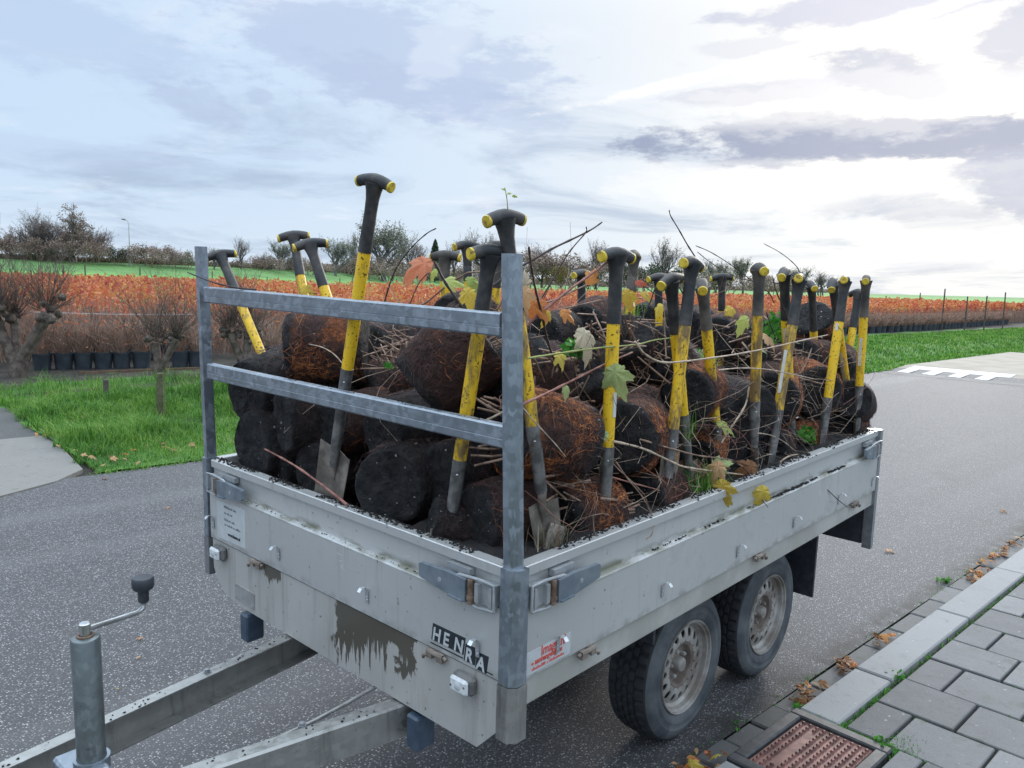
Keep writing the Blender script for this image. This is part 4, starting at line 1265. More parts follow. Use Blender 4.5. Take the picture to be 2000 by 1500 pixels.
# --- wheels
RW, WY = 0.305, 0.287
XW = (1.3675, 2.0988)
def wheel(xw, near=True):
    cw = np.array((xw, WY if near else TW_-WY, RW))
    c = to_local(np.array((xw, WY, RW))) if near else to_local(np.array((xw, TW_-WY, RW)))
    s = 1.0 if near else -1.0            # direction into the vehicle
    width = 0.19
    NSEG = 160
    def ring(prof, mat, name, parent=None, notch=None):
        mb = MB()
        an = np.arange(NSEG)/NSEG*2*math.pi
        vs = []
        for i, (r, h) in enumerate(prof):
            rr = np.full(NSEG, r)
            if notch and i in notch:
                ph = notch[i]
                rr = r-0.009*(((np.arange(NSEG)+ph) % 4) == 0)
            vs.append(np.stack([c[0]+rr*np.cos(an), np.full(NSEG, c[1]+s*h), c[2]+rr*np.sin(an)], 1))
        m = len(prof)
        fs = [(i*NSEG+k, i*NSEG+(k+1) % NSEG, (i+1)*NSEG+(k+1) % NSEG, (i+1)*NSEG+k) for i in range(m-1) for k in range(NSEG)]
        mb.add(np.concatenate(vs), fs)
        return tp(mb, name, mat, parent, smooth=True, sharp=28)
    wroot = empty('wheel', (0, 0, 0)); wroot.parent = tr
    # sidewall
    sw = [(0.186, 0.020), (0.188, 0.008), (0.196, 0.002), (0.215, -0.004), (0.222, -0.0045), (0.224, -0.0035), (0.245, -0.003), (0.248, -0.0045), (0.262, -0.002), (0.278, 0.005), (0.287, 0.013)]
    ring(sw, M['sidewall'], 'sidewall', wroot)
    tread = [(0.287, 0.013), (0.293, 0.019), (0.2985, 0.028), (0.301, 0.040), (0.302, 0.052), (0.296, 0.054), (0.296, 0.060), (0.3035, 0.062), (0.304, 0.078), (0.297, 0.080), (0.297, 0.087), (0.304, 0.089), (0.304, 0.104), (0.297, 0.106), (0.297, 0.113),
             (0.3035, 0.115), (0.303, 0.131), (0.296, 0.133), (0.296, 0.139), (0.302, 0.141), (0.301, 0.153), (0.298, 0.165), (0.292, 0.176), (0.280, 0.184), (0.24, 0.19), (0.19, 0.175)]
    ring(tread, M['tyre'], 'tyre', wroot, {2: 0, 3: 0, 4: 0, 7: 2, 8: 2, 11: 4, 12: 4, 15: 1, 16: 1, 19: 3, 20: 3})
    rimp = [(0.186, 0.016), (0.188, 0.004), (0.186, -0.001), (0.181, 0.001), (0.178, 0.010), (0.172, 0.013), (0.168, 0.030), (0.160, 0.038), (0.157, 0.040)]
    ring(rimp, M['rim'], 'rim', wroot)
    barrel = [(0.184, 0.018), (0.166, 0.05), (0.160, 0.16)]
    ring(barrel, M['dark'], 'rim_barrel', wroot)
    # disc face with a ring of holes
    mb = MB()
    NH, NP = 16, 24
    r0, r1 = 0.094, 0.157
    def yprof(r):
        t = (r-r0)/(r1-r0)
        return 0.028+0.012*t*t*1.0-0.004*math.sin(t*math.pi)
    for k in range(NH):
        a0 = k/NH*2*math.pi
        hw = math.pi/NH
        rc = 0.131
        O_, H_ = [], []
        for j in range(NP):
            t = j/NP*2*math.pi
            ct, st_ = math.cos(t), math.sin(t)
            # hole ellipse in (angle*rc, r)
            hx, hy = 0.0148*ct, 0.0178*st_
            # sector boundary along the same direction
            ex, ey = (hw*rc)/abs(ct) if abs(ct) > 1e-6 else 1e9, ((r1-rc) if st_ > 0 else (rc-r0))/abs(st_) if abs(st_) > 1e-6 else 1e9
            e = min(ex, ey)
            bx, by = ct*e, st_*e
            for lst, (qx, qy) in ((H_, (hx, hy)), (O_, (bx, by))):
                rr = rc+qy; aa = a0+qx/rc
                lst.append((c[0]+rr*math.cos(aa), c[1]+s*yprof(rr), c[2]+rr*math.sin(aa)))
        Hb = [(p[0], p[1]+s*0.006, p[2]) for p in H_]
        vs = O_+H_+Hb
        fs = [(j, (j+1) % NP, NP+(j+1) % NP, NP+j) for j in range(NP)] + [(NP+j, NP+(j+1) % NP, 2*NP+(j+1) % NP, 2*NP+j) for j in range(NP)]
        mb.add(vs, fs)
    tp(mb, 'rim_disc', M['rim'], wroot, smooth=True, sharp=40)
    cup = [(0.095, 0.028), (0.088, 0.029), (0.080, 0.034), (0.074, 0.058), (0.066, 0.062), (0.040, 0.060), (0.030, 0.056)]
    ring(cup, M['hub'], 'wheel_hub', wroot)
    cap = [(0.030, 0.058), (0.029, 0.030), (0.026, 0.024), (0.015, 0.021), (0.0005, 0.0205)]
    ring(cap, M['rim'], 'hub_cap', wroot)
    for k in range(5):
        a = k/5*2*math.pi+0.5
        mb = MB(); mb.lathe([(0.0001, s*0.038), (0.007, s*0.039), (0.0095, s*0.044), (0.0095, s*0.062)], 6, 1, at=(c[0]+0.052*math.cos(a), c[1], c[2]+0.052*math.sin(a)))
        tp(mb, 'wheel_bolt', M['rim'], wroot)
    return wroot
for xw in XW:
    wheel(xw, True)
    wheel(xw, False)
for xw in XW:
    c = to_local((xw, WY, RW))
    mb = MB(); mb.tube([(c[0]-0.02, 0.40, c[2]+0.02), (c[0]-0.02, TW_-0.40, c[2]+0.02)], 0.03, 8); mb.box((c[0]-0.09, 0.49, c[2]-0.03), (c[0]+0.04, 0.56, c[2]+0.10)); mb.box((c[0]-0.09, TW_-0.56, c[2]-0.03), (c[0]+0.04, TW_-0.49, c[2]+0.10)); tp(mb, 'axle', M['dark'])
# splash guard behind the wheels and front guard plate
for yy in (0.22, TW_-0.48):
    mb = MB(); mb.prism([(2.440, yy, 0.30), (2.442, yy, 0.60), (2.405, yy, 0.74), (2.425, yy, 0.74), (2.462, yy, 0.60), (2.455, yy, 0.30)], (0, 0.26, 0))
    tp(mb, 'splash_guard', M['black_plastic'])
    mb = MB(); mb.prism([(0.985, yy, 0.56), (0.985, yy, 0.76), (1.0, yy, 0.80), (1.01, yy, 0.80), (1.0, yy, 0.76), (1.0, yy, 0.56)], (0, 0.26, 0))
    tp(mb, 'splash_guard', M['black_plastic'])
mb = MB(); mb.box((0.62, 0.30, 0.60), (0.90, 0.36, 0.78)); tp(mb, 'wheel_chock_holder', M['galv_dull'])

# --- drawbar: two converging channel beams
apex = np.array((-1.52, 0.762, 0.0))
def beam(y0, ztop, zbot, name='drawbar_beam'):
    d = np.array((-1.75, (0.762-y0)*1.0, 0)); d /= np.linalg.norm(d)
    side_ = np.array((-d[1], d[0], 0)) * (1 if y0 < 0.76 else -1)     # pointing inwards? fixed below
    inw = np.array((0, 0.762-y0, 0.0)); 
    nrm = np.array((d[1], -d[0], 0.0))
    if nrm @ inw < 0: nrm = -nrm
    P0 = np.array((0.35, y0, 0))-d*0; P0 = np.array((0.0, y0, 0.0))-d*0.5
    L = 2.1
    w = 0.045; t = 0.004
    h0, h1 = zbot, ztop
    # C section, open inwards, rounded top outer edge
    sec = [(0, h0), (0, h1-0.006), (0.006, h1), (w, h1), (w, h1-t), (0.006, h1-t), (t, h1-0.008), (t, h0+t), (w, h0+t), (w, h0)]
    A = [P0+nrm*a+np.array((0, 0, z)) for a, z in sec]
    mb = MB(); mb.prism(A, d*L)
    return tp(mb, name, M['galv_warm'], smooth=True, sharp=30), P0, d, nrm
bA = beam(1.005, 0.662, 0.565)
bB = beam(0.405, 0.662, 0.565)
for (o, P0, d, nrm), px in ((bA, 405), (bB, 590)):
    py = 1312 if px == 405 else 1417
    q = tl(px, py, 2, 0.662)
    mb = MB(); mb.lathe([(0.0001, 0.672), (0.008, 0.671), (0.009, 0.664), (0.0125, 0.664), (0.0125, 0.6615)], 6, 2, at=(q[0], q[1], 0)); mb.build('bolt', M['galv_dull'], o, org=TB)
# brake cable between the beams
A, B = tl(545, 1440, 2, 0.63), tl(735, 1340, 2, 0.66)
mb = MB(); mb.tube([A, (A*2+B)/3-np.array((0, 0, 0.006)), (A+B*2)/3-np.array((0, 0, 0.005)), B], 0.0055, 8); tp(mb, 'brake_rod', M['galv_warm'], smooth=True)

# --- jockey stand: tube, clamp, crank
jp = tl(175, 1500, 0, -0.9); 
J = CAML + (TM.T @ ray(176, 1420))*1.80
jx, jy = J[0], J[1]
def jz(px, py):
    v = TM.T @ ray(px, py); t = ((jx-CAML[0])*v[0]+(jy-CAML[1])*v[1])/(v[0]**2+v[1]**2); return (CAML+t*v)[2]
ztop = jz(175, 1243)
js = empty('jockey_stand', (0, 0, 0)); js.parent = tr
def jpart(mb, name, mat, smooth=True, parent=None): return mb.build(name, mat, parent or js, smooth, org=TB)
rj = 0.0305
mb = MB(); mb.lathe([(rj-0.004, 0.30), (rj, 0.30), (rj, ztop-0.003), (rj-0.002, ztop), (rj-0.012, ztop+0.003), (0.0005, ztop+0.003)], 40, 2, at=(jx, jy, 0)); jpart(mb, 'outer_tube', M['tube'])
mb = MB(); mb.lathe([(0.020, 0.10), (0.020, 0.32)], 24, 2, at=(jx, jy, 0)); jpart(mb, 'inner_tube', M['chrome'])
mb = MB(); mb.lathe([(0.0185, ztop+0.003), (0.0185, ztop+0.006), (0.013, ztop+0.0065)], 24, 2, at=(jx, jy, 0)); jpart(mb, 'washer', M['rust'])
mb = MB(); mb.lathe([(0.0115, ztop+0.006), (0.0115, ztop+0.020), (0.0125, ztop+0.021), (0.0125, ztop+0.032), (0.010, ztop+0.034), (0.0005, ztop+0.034)], 20, 2, at=(jx, jy, 0)); jpart(mb, 'spindle', M['chrome'])
# crank arm lies in a vertical plane through the spindle
e = tl(281, 1182, 0, jx+0.02)
kv = TM.T @ ray(281, 1182)
tK = 1.92
K0 = CAML + kv*tK
arm = [np.array((jx, jy, ztop+0.018)), np.array((jx, jy, ztop+0.018))*0.12+K0*0.88+np.array((0, 0, -0.012)), K0*0.97+np.array((jx, jy, ztop+0.018))*0.03+np.array((0, 0, -0.007)), K0+np.array((0, 0, 0.004)), K0+np.array((0, 0, 0.030))]
mb = MB(); mb.tube(arm, 0.0062, 10); crank = jpart(mb, 'crank', M['chrome'])
zk = K0[2]+0.008
mb = MB(); mb.lathe([(0.0005, zk), (0.010, zk), (0.0125, zk+0.004), (0.0128, zk+0.030), (0.022, zk+0.034), (0.0255, zk+0.040), (0.0258, zk+0.058), (0.023, zk+0.063), (0.010, zk+0.066), (0.0005, zk+0.066)], 24, 2, at=(K0[0], K0[1], 0))
jpart(mb, 'knob', M['black_plastic'], parent=crank)
# clamp with lugs and bolts
mb = MB()
for zz in (0.655, 0.72):
    mb.lathe([(rj+0.001, zz-0.022), (rj+0.008, zz-0.022), (rj+0.008, zz+0.010), (rj+0.001, zz+0.010)], 30, 2, at=(jx, jy, 0))
mb.box((jx-0.02, jy-0.062, 0.63), (jx+0.02, jy-0.03, 0.725), bevel=0.006)
jpart(mb, 'clamp', M['galv'])
mb = MB()
mb.box((jx-0.05, jy+0.02, 0.64), (jx+0.03, jy+0.11, 0.70), bevel=0.006)
mb.box((jx-0.10, jy+0.03, 0.60), (jx+0.05, jy+0.10, 0.64), bevel=0.004)
jpart(mb, 'clamp_bracket', M['galv'])
for yy, zz in ((-0.066, 0.70), (-0.066, 0.66)):
    mb = MB(); mb.lathe([(0.0001, -0.012), (0.009, -0.012), (0.009, 0.0)], 6, 1, at=(jx, jy+yy, zz)); jpart(mb, 'clamp_bolt', M['steel'], False)
# coupling head further along the drawbar
mb = MB(); mb.box((-1.70, 0.715, 0.575), (-1.25, 0.81, 0.655), bevel=0.01); tp(mb, 'coupling', M['galv_dull'])

# ================================================================== THE LOAD: root balls
def ball_mesh(name, seed, mat, rb=0.128, rt=0.150, L=0.28):
    """truncated cone of peat lying along z, base end at -L/2"""
    nu, prof = 60, []
    h = L/2
    for t in np.linspace(0, 0.82, 9): prof.append((rb*0.93*t+0.0005, -h+0.004*(1-t)))
    fr_ = 0.021
    for a_ in (0.25, 0.55, 0.85, 1.15, 1.4): prof.append((rb-fr_+fr_*math.sin(a_), -h+fr_-fr_*math.cos(a_)))
    for t in np.linspace(0.13, 0.87, 16): prof.append((rb+(rt-rb)*t, -h+L*t))
    for a_ in (1.4, 1.1, 0.8, 0.5, 0.2): prof.append((rt-fr_+fr_*math.sin(a_), h-fr_+fr_*math.cos(a_)))
    for t in np.linspace(0.76, 0.0, 6): prof.append((rt*t+0.0005, h+0.004*(1-t)))
    vs = []
    sv = Vector((seed*3.7, seed*1.3, 0))
    for r, z in prof:
        for k in range(nu):
            a = k/nu*2*math.pi
            p = Vector((r*math.cos(a), r*math.sin(a), z))
            n1 = mnoise.noise(p*5.5+sv); n2 = mnoise.noise(p*17+sv); n3 = mnoise.noise(p*48+sv)
            d = 0.009*n1+0.0055*n2+0.0050*n3+0.0042*mnoise.noise(p*95+sv)
            q = Vector((math.cos(a)*min(1, r/0.1), math.sin(a)*min(1, r/0.1), 0.0))
            if r < rb*0.95: q = Vector((0, 0, -1 if z < 0 else 1))
            p = p+q*d
            vs.append(p[:])
    m = len(prof)
    F = [(i*nu+k, i*nu+(k+1) % nu, (i+1)*nu+(k+1) % nu, (i+1)*nu+k) for i in range(m-1) for k in range(nu)]
    me = fast_mesh(name, np.array(vs), np.array(F), mat, 4, True)
    return me
def fibre_mesh(name, seed, mat, n, rb=0.128, rt=0.150, L=0.28, rad=0.0011, zlo=-0.42, zhi=0.45, patch=0.0):
    """roots matted over the side of a ball"""
    rg = np.random.default_rng(seed)
    V, F = [], []
    b = 0
    for i in range(n):
        th = rg.uniform(0, 2*math.pi); z = rg.uniform(zlo, zhi)*L
        if patch and mnoise.noise(Vector((math.cos(th)*1.6, math.sin(th)*1.6, z*7+seed))) < patch-0.25: continue
        di = rg.normal(0, 0.9)+ (0 if rg.random() < 0.65 else math.pi/2)
        out = rg.uniform(0.002, 0.009)
        pts = []
        nn = 7
        stp = rg.uniform(0.008, 0.017)
        for k in range(nn):
            r = rb+(rt-rb)*(z/L+0.5)+out+0.003*math.sin(k*1.3+i)
            pts.append((r*math.cos(th), r*math.sin(th), z))
            di += rg.normal(0, 0.45)
            th += stp*math.sin(di)/r; z += stp*math.cos(di)
            z = max(-L*0.49, min(L*0.49, z))
        pts = np.array(pts)
        T = np.gradient(pts, axis=0); T /= np.linalg.norm(T, axis=1)[:, None]+1e-9
        N = pts*np.array([1, 1, 0]); N /= np.linalg.norm(N, axis=1)[:, None]+1e-9
        B = np.cross(T, N)
        rr = rad*rg.uniform(0.6, 1.5)*np.linspace(1.0, 0.5, nn)[:, None]
        ring = np.stack([pts+B*rr, pts+N*rr*1.2, pts-B*rr], 1)
        V.append(ring.reshape(-1, 3))
        q = [[b+k*3+j, b+k*3+j+1, b+(k+1)*3+j+1, b+(k+1)*3+j] for k in range(nn-1) for j in range(2)]
        F += q; b += nn*3
    return fast_mesh(name, np.concatenate(V), np.array(F), mat, 4, True)
def stem_mesh(name, seed, n, L=0.28):
    """cut woody stems sticking out of the top of a ball"""
    rg = random.Random(seed)
    mb = MB()
    for i in range(n):
        a, r = rg.uniform(0, 6.28), rg.uniform(0.0, 0.09)
        d = np.array([math.cos(a)*0.6*rg.random(), math.sin(a)*0.6*rg.random(), 1.0])
        l = rg.uniform(0.05, 0.16)
        p = np.array([r*math.cos(a), r*math.sin(a), L/2-0.02])
        mb.tube([p, p+d*l*0.5+np.array([rg.gauss(0, 0.006), rg.gauss(0, 0.006), 0]), p+d*l], [0.0052, 0.0045, 0.004], 5)
    me = bpy.data.meshes.new(name); me.from_pydata(mb.v, [], mb.f); me.materials.append(M['twig']); fix_normals(me)
    return me
BALL = {}
for kind, mk, nv in (('black', 'ball_black', 3), ('maroon', 'ball_maroon', 3), ('orange', 'ball_orange', 3)):
    for i in range(nv):
        sd = {'black': 0, 'maroon': 10, 'orange': 20}[kind]+i
        me = ball_mesh('root_ball', sd+1, M[mk])
        fibs = []
        if kind == 'orange':
            fibs = [fibre_mesh('root_mat', sd+40, M['root_orange'], 1700, patch=0.30, rad=0.0007), fibre_mesh('fine_roots', sd+60, M['root_maroon'], 1100, rad=0.0007)]
        elif kind == 'maroon':
            fibs = [fibre_mesh('fine_roots', sd+60, M['root_maroon'], 1600, rad=0.0007), fibre_mesh('root_mat', sd+40, M['root_orange'], 160, patch=0.24, rad=0.0007)]
        else:
            fibs = [fibre_mesh('fine_roots', sd+60, M['root_maroon'], 500, rad=0.0007)]
        BALL[(kind, i)] = (me, fibs)
STEMS = [stem_mesh('cut_stems', 5+i, 16+4*i) for i in range(3)]

def root_ball(P, axis, R, kind, label, stems=False, spin=0.0, ln=1.0):
    """P world centre, axis: world direction from base end to stem end"""
    vi = rnd.randint(0, 2)
    me, fibs = BALL[(kind, vi)]
    o = bpy.data.objects.new('root_ball', me)
    COL.objects.link(o)
    a = Vector(axis).normalized()
    q = a.to_track_quat('Z', 'Y')
    s = R/0.142
    o.matrix_world = Matrix.Translation(Vector(P)) @ q.to_matrix().to_4x4() @ Matrix.Rotation(spin or rnd.uniform(0, 6.28), 4, 'Z') @ Matrix.Diagonal((s, s*rnd.uniform(0.94, 1.0), s*ln, 1))
    tag(o, label, 'root ball', 'root balls stacked on the trailer')
    for f in fibs:
        c = bpy.data.objects.new(f.name.split('.')[0], f); COL.objects.link(c); c.parent = o; c['kind'] = 'stuff'
    if stems:
        c = bpy.data.objects.new('cut_stems', STEMS[vi]); COL.objects.link(c); c.parent = o; c['kind'] = 'stuff'
    return o
def lax(v): return TM @ np.array(v, float)
def disc_ball(px, py, x, rpx, ax, kind, label, stems=False, ln=1.0):
    D = tw(px, py, 0, x)
    R = rpx*depth_of(D)/FPX
    a = lax(ax); a /= np.linalg.norm(a)
    R = min(R*1.12, 0.19)
    return root_ball(D+a*(0.14*R/0.142*ln), a, R, kind, label, stems, ln=ln)
def side_ball(px, py, y, rpx, ax, kind, label, stems=False, ln=1.0):
    D = tw(px, py, 1, y)
    R = min(rpx*depth_of(D)/FPX, 0.185)
    a = lax(ax); a /= np.linalg.norm(a)
    return root_ball(D, a, R, kind, label, stems, ln=ln)

FB = [  # front: photo place of the base disc, plane x, radius in photo pixels, axis, kind
 (478, 768, .11, 66, (1, .1, .12), 'black', 'black root ball at the far front corner, upper of the two beside the far upright'),
 (490, 872, .09, 70, (1, .05, 0), 'black', 'black root ball resting at the far front corner of the bed, beneath another'),
 (550, 824, .10, 64, (.95, -.25, .02), 'black', 'black root ball turned slightly towards the spade with the bare blade, below the lower crossbar'),
 (532, 920, .13, 54, (1, 0, 0), 'black', 'small dark root ball low behind the loose red twig at the front'),
 (606, 922, .12, 58, (1, 0, 0), 'black', 'dark root ball directly behind the bare spade blade'),
 (640, 832, .15, 56, (1, -.1, 0), 'maroon', 'dark root ball between the bare spade socket and the oval one, with brown root tufts'),
 (745, 852, .14, 72, (1, -.1, .05), 'black', 'broad black root ball under the lower crossbar, right of the bare spade socket'),
 (757, 955, .06, 80, (.9, .35, .02), 'black', 'big bluish black root ball on the front board right of the bare spade blade'),
 (858, 938, .14, 68, (1, 0, 0), 'black', 'shaded black root ball low at the front, left of the leaning spade'),
 (842, 1012, .06, 44, (.8, -.55, -.25), 'black', 'small tilted root ball with a pale rim behind the foot of the leaning spade'),
 (925, 1022, .10, 70, (1, -.16, .05), 'maroon', 'large reddish black root ball at the near corner under the rack'),
 (565, 678, .18, 68, (.72, -.68, .06), 'orange', 'root ball on its side under the upper crossbar with a rusty band of roots'),
 (725, 692, .50, 60, (1, -.2, 0), 'black', 'black root ball behind the tall spade, beneath the upper crossbar'),
 (815, 762, .14, 74, (.60, -.42, .60), 'maroon', 'big purplish root ball tipped upward on top of the front row'),
 (700, 772, .34, 58, (1, 0, .1), 'maroon', 'brown rooty ball behind the lower crossbar left of the tipped up ball'),
 (825, 870, .30, 66, (1, 0, 0), 'black', 'root ball in deep shade below the lower crossbar beside the leaning spade'),
 (935, 850, .26, 66, (1, -.1, 0), 'black', 'root ball in deep shade just left of the near upright'),
 (965, 750, .30, 66, (1, -.3, 0), 'maroon', 'dark root ball between the two crossbars beside the near upright'),
 (650, 770, .46, 60, (1, 0, 0), 'black', 'dark root ball behind the second crossbar left of the tall spade socket'),
]
for px, py, x, r, ax, kind, lab in FB:
    disc_ball(px, py, x, r, ax, kind, lab, stems=(kind == 'maroon'))
SB = [  # near side: photo place of the centre, plane y, radius px, axis, kind
 (1072, 852, .17, 84, (-.86, .38, .22), 'orange', 'round root ball with a glowing rusty flank, right beside the near upright', True),
 (1138, 1008, .15, 66, (.95, -.16, .0), 'orange', 'orange rooted ball with pale cut stems on the side board, left of a vertical spade', True),
 (1228, 852, .20, 76, (.78, .32, -.12), 'orange', 'root ball tangled in orange roots between the big sage leaf and the dirty spade', False),
 (1270, 965, .15, 58, (.95, .2, 0), 'maroon', 'maroon root ball low at the side board, below the orange tangled one', False),
 (1352, 765, .24, 56, (.9, .3, 0), 'orange', 'brown root ball between the first pair of crossed spades', False),
 (1374, 880, .22, 42, (.9, .3, .2), 'orange', 'small orange root ball low between two leaning spade sockets', False),
 (1336, 948, .19, 40, (1, .1, .1), 'orange', 'little rusty root ball at the foot of the dirty spade', False),
 (1430, 800, .24, 66, (.45, .9, 0), 'black', 'root ball showing its black base to the side, in mid row', False),
 (1425, 890, .20, 54, (.6, .8, 0), 'black', 'dark root ball below the one that shows its black base to the side', False),
 (1505, 775, .23, 58, (.9, .4, 0), 'orange', 'rusty root ball right of the spade seen end on', True),
 (1578, 760, .22, 54, (.7, .7, 0), 'orange', 'rusty root ball with a black base left of the leaning rear spades', False),
 (1565, 872, .18, 44, (.9, .2, .2), 'orange', 'small brown root ball under green weeds at the rear', False),
 (1500, 872, .20, 48, (.9, .3, 0), 'black', 'dark root ball between two grey sockets near the rear', False),
 (1640, 840, .18, 50, (.9, .25, 0), 'maroon', 'brown root ball in the rear corner above the side board', False),
 (1664, 785, .13, 42, (.9, .3, -.3), 'black', 'crumbling black root ball hanging at the rear end of the load', False),
 (1632, 718, .28, 44, (.9, .3, 0), 'maroon', 'maroon root ball behind the rearmost spades', False),
 (1590, 645, .45, 44, (.75, .1, -.65), 'orange', 'pointed brown root ball sticking up at the rear top of the load', False),
 (1408, 655, .50, 42, (.9, .3, 0), 'maroon', 'maroon root ball on top of the load behind the crossed twigs', False),
 (1155, 632, .50, 46, (1, .3, .1), 'maroon', 'smooth maroon root ball on top of the load left of the tallest side spade', False),
 (1082, 655, .48, 46, (1, .2, 0), 'black', 'black root ball on top of the load near the dark upright twig', False),
 (905, 622, .75, 52, (1, .2, 0), 'maroon', 'maroon root ball peeping over the upper crossbar under yellow leaves', False),
 (1590, 708, .30, 44, (-.9, .2, 0), 'maroon', 'root ball with many cut stem ends facing forward near the rear', True),
 (1305, 705, .34, 54, (-.8, .1, .3), 'black', 'dark root ball full of broken stems behind the first dirty spade', True),
 (1225, 690, .42, 54, (-.6, -.2, .7), 'black', 'crumbly root ball topped with twigs left of the dirty spades', True),
 (1480, 705, .42, 48, (-.9, .1, .2), 'maroon', 'root ball under a thatch of twigs in mid load', True),
 (1035, 730, .34, 56, (-.7, -.1, .6), 'black', 'black root ball buried in twigs right of the near upright', True),
 (1140, 745, .32, 62, (-.6, -.3, .6), 'black', 'black root ball buried in twigs under the big pale leaf', True),
 (1150, 880, .30, 62, (.9, .3, 0), 'black', 'root ball in the dark hollow behind the vertical spade', False),
 (1270, 630, .95, 42, (1, .2, 0), 'black', 'dark root ball far back on top of the load behind the side spades', True),
 (1350, 640, .80, 42, (1, .2, 0), 'black', 'black root ball on the crown of the load behind bare twigs', True),
 (1500, 660, .75, 40, (1, .2, 0), 'maroon', 'maroon root ball far back on the crown of the load', True),
 (1210, 940, .30, 50, (1, .2, 0), 'black', 'black root ball in the gap behind the maroon one low at the side', False),
 (1480, 830, .42, 60, (1, .2, 0), 'black', 'black root ball deep behind the grey sockets', False),
 (1330, 830, .40, 60, (1, .2, 0), 'black', 'black root ball deep behind the dirty spade', False),
]
for px, py, y, r, ax, kind, lab, stm in SB:
    side_ball(px, py, y, r, ax, kind, lab, stm)
# balls buried in the middle of the load, nothing tells them apart
for i, x in enumerate(np.arange(0.62, 2.4, 0.31)):
    for j, (y, z) in enumerate(((0.52, 1.02), (0.85, 1.02), (1.18, 1.02), (0.62, 1.27), (0.98, 1.25), (1.30, 1.0), (0.72, 1.44), (1.0, 1.46))):
        if z > 1.4 and (i % 2 == 0 or x > 2.0): continue
        root_ball(to_world((x+rnd.uniform(-.04, .04), y+rnd.uniform(-.03, .03), z)), lax((1, rnd.uniform(-.3, .3), rnd.uniform(-.1, .1))), 0.155, rnd.choice(('black', 'black', 'maroon')), 'dark root ball buried in the middle of the load')
# loose peat heaped along the boards
mb = MB()
gx = np.arange(0.05, TL_-0.04, 0.022); 
def heap(xs, ys, f):
    P = np.array([[to_world((x, y, f(x, y))) for y in ys] for x in xs])
    mb.grid(P)
hz = lambda x, y: zR-0.008+0.014*mnoise.noise(Vector((x*9, y*9, 1)))+0.012*mnoise.noise(Vector((x*30, y*30, 4)))
heap(gx, np.linspace(0.046, 0.30, 12), lambda x, y: hz(x, y)-0.25*max(0, y-0.2))
heap(np.linspace(0.047, 0.32, 12), np.arange(0.05, TW_-0.04, 0.022), lambda x, y: hz(x, y)-0.25*max(0, x-0.2)-0.17*min(1.0, max(0.0, (y-0.45)/0.35)))
o = mb.build('loose_peat', M['peat'], smooth=True); tag(o, kind='stuff')
# crumbs of peat spilled on the rims and ledges
cv, cf = [], []
def crumb(P, s):
    b = len(cv)
    for k in range(6):
        d = [(1, 0, 0), (-1, 0, 0), (0, 1, 0), (0, -1, 0), (0, 0, 0.7), (0, 0, -0.5)][k]
        cv.append(np.array(P)+np.array(d)*s*rnd.uniform(0.5, 1.3))
    for f in ((0, 2, 4), (2, 1, 4), (1, 3, 4), (3, 0, 4), (2, 0, 5), (1, 2, 5), (3, 1, 5), (0, 3, 5)):
        cf.append(tuple(b+i for i in f))
for i in range(2600):
    t = rnd.random()
    if t < 0.40:
        x = rnd.uniform(0.05, TL_-0.05); dn = mnoise.noise(Vector((x*4, 0, 7)))
        if dn < -0.15: continue
        crumb(to_world((x, 0.045-abs(rnd.gauss(0, 0.014)), zR+0.001)), rnd.uniform(0.0015, 0.0065))
    elif t < 0.75:
        y = rnd.uniform(0.05, TW_-0.05)
        if mnoise.noise(Vector((y*4, 3, 7))) < -0.2: continue
        crumb(to_world((0.045-abs(rnd.gauss(0, 0.014)), y, zR+0.001)), rnd.uniform(0.0015, 0.0065))
    elif t < 0.95:
        x = 0.25+2.2*rnd.random()**0.7
        if mnoise.noise(Vector((x*3.3, 9, 7))) < -0.02: continue
        crumb(to_world((x, 0.013-abs(rnd.gauss(0, 0.004)), zL+0.004)), rnd.uniform(0.0015, 0.005 if x < 1.3 else 0.009))
    else:
        y = rnd.uniform(0.05, TW_-0.05)
        crumb(to_world((0.010+rnd.uniform(-0.005, 0.003), y, zL+0.003)), rnd.uniform(0.001, 0.003))
for (o_, P0, d, nrm) in (bA, bB):
    for i in range(70):
        q = P0+d*rnd.uniform(0.5, 2.0)+nrm*rnd.uniform(0.004, 0.04); q[2] = 0.663
        crumb(to_world(q), rnd.uniform(0.001, 0.005))
for t0, z_ in ((0.0, 0),):
    for i in range(90):
        y = rnd.uniform(0.1, 1.4)
        zz = tl(400, 560, 0, 0.02)[2] if i % 2 else tl(404, 710, 0, 0.02)[2]
        crumb(to_world((rnd.uniform(0.010, 0.034), y, zz+0.001)), rnd.uniform(0.001, 0.004))
me = bpy.data.meshes.new('peat_crumbs'); me.from_pydata([tuple(v) for v in cv], [], cf); me.materials.append(M['peat'])
o = link_mesh('peat_crumbs', me); tag(o, kind='stuff')

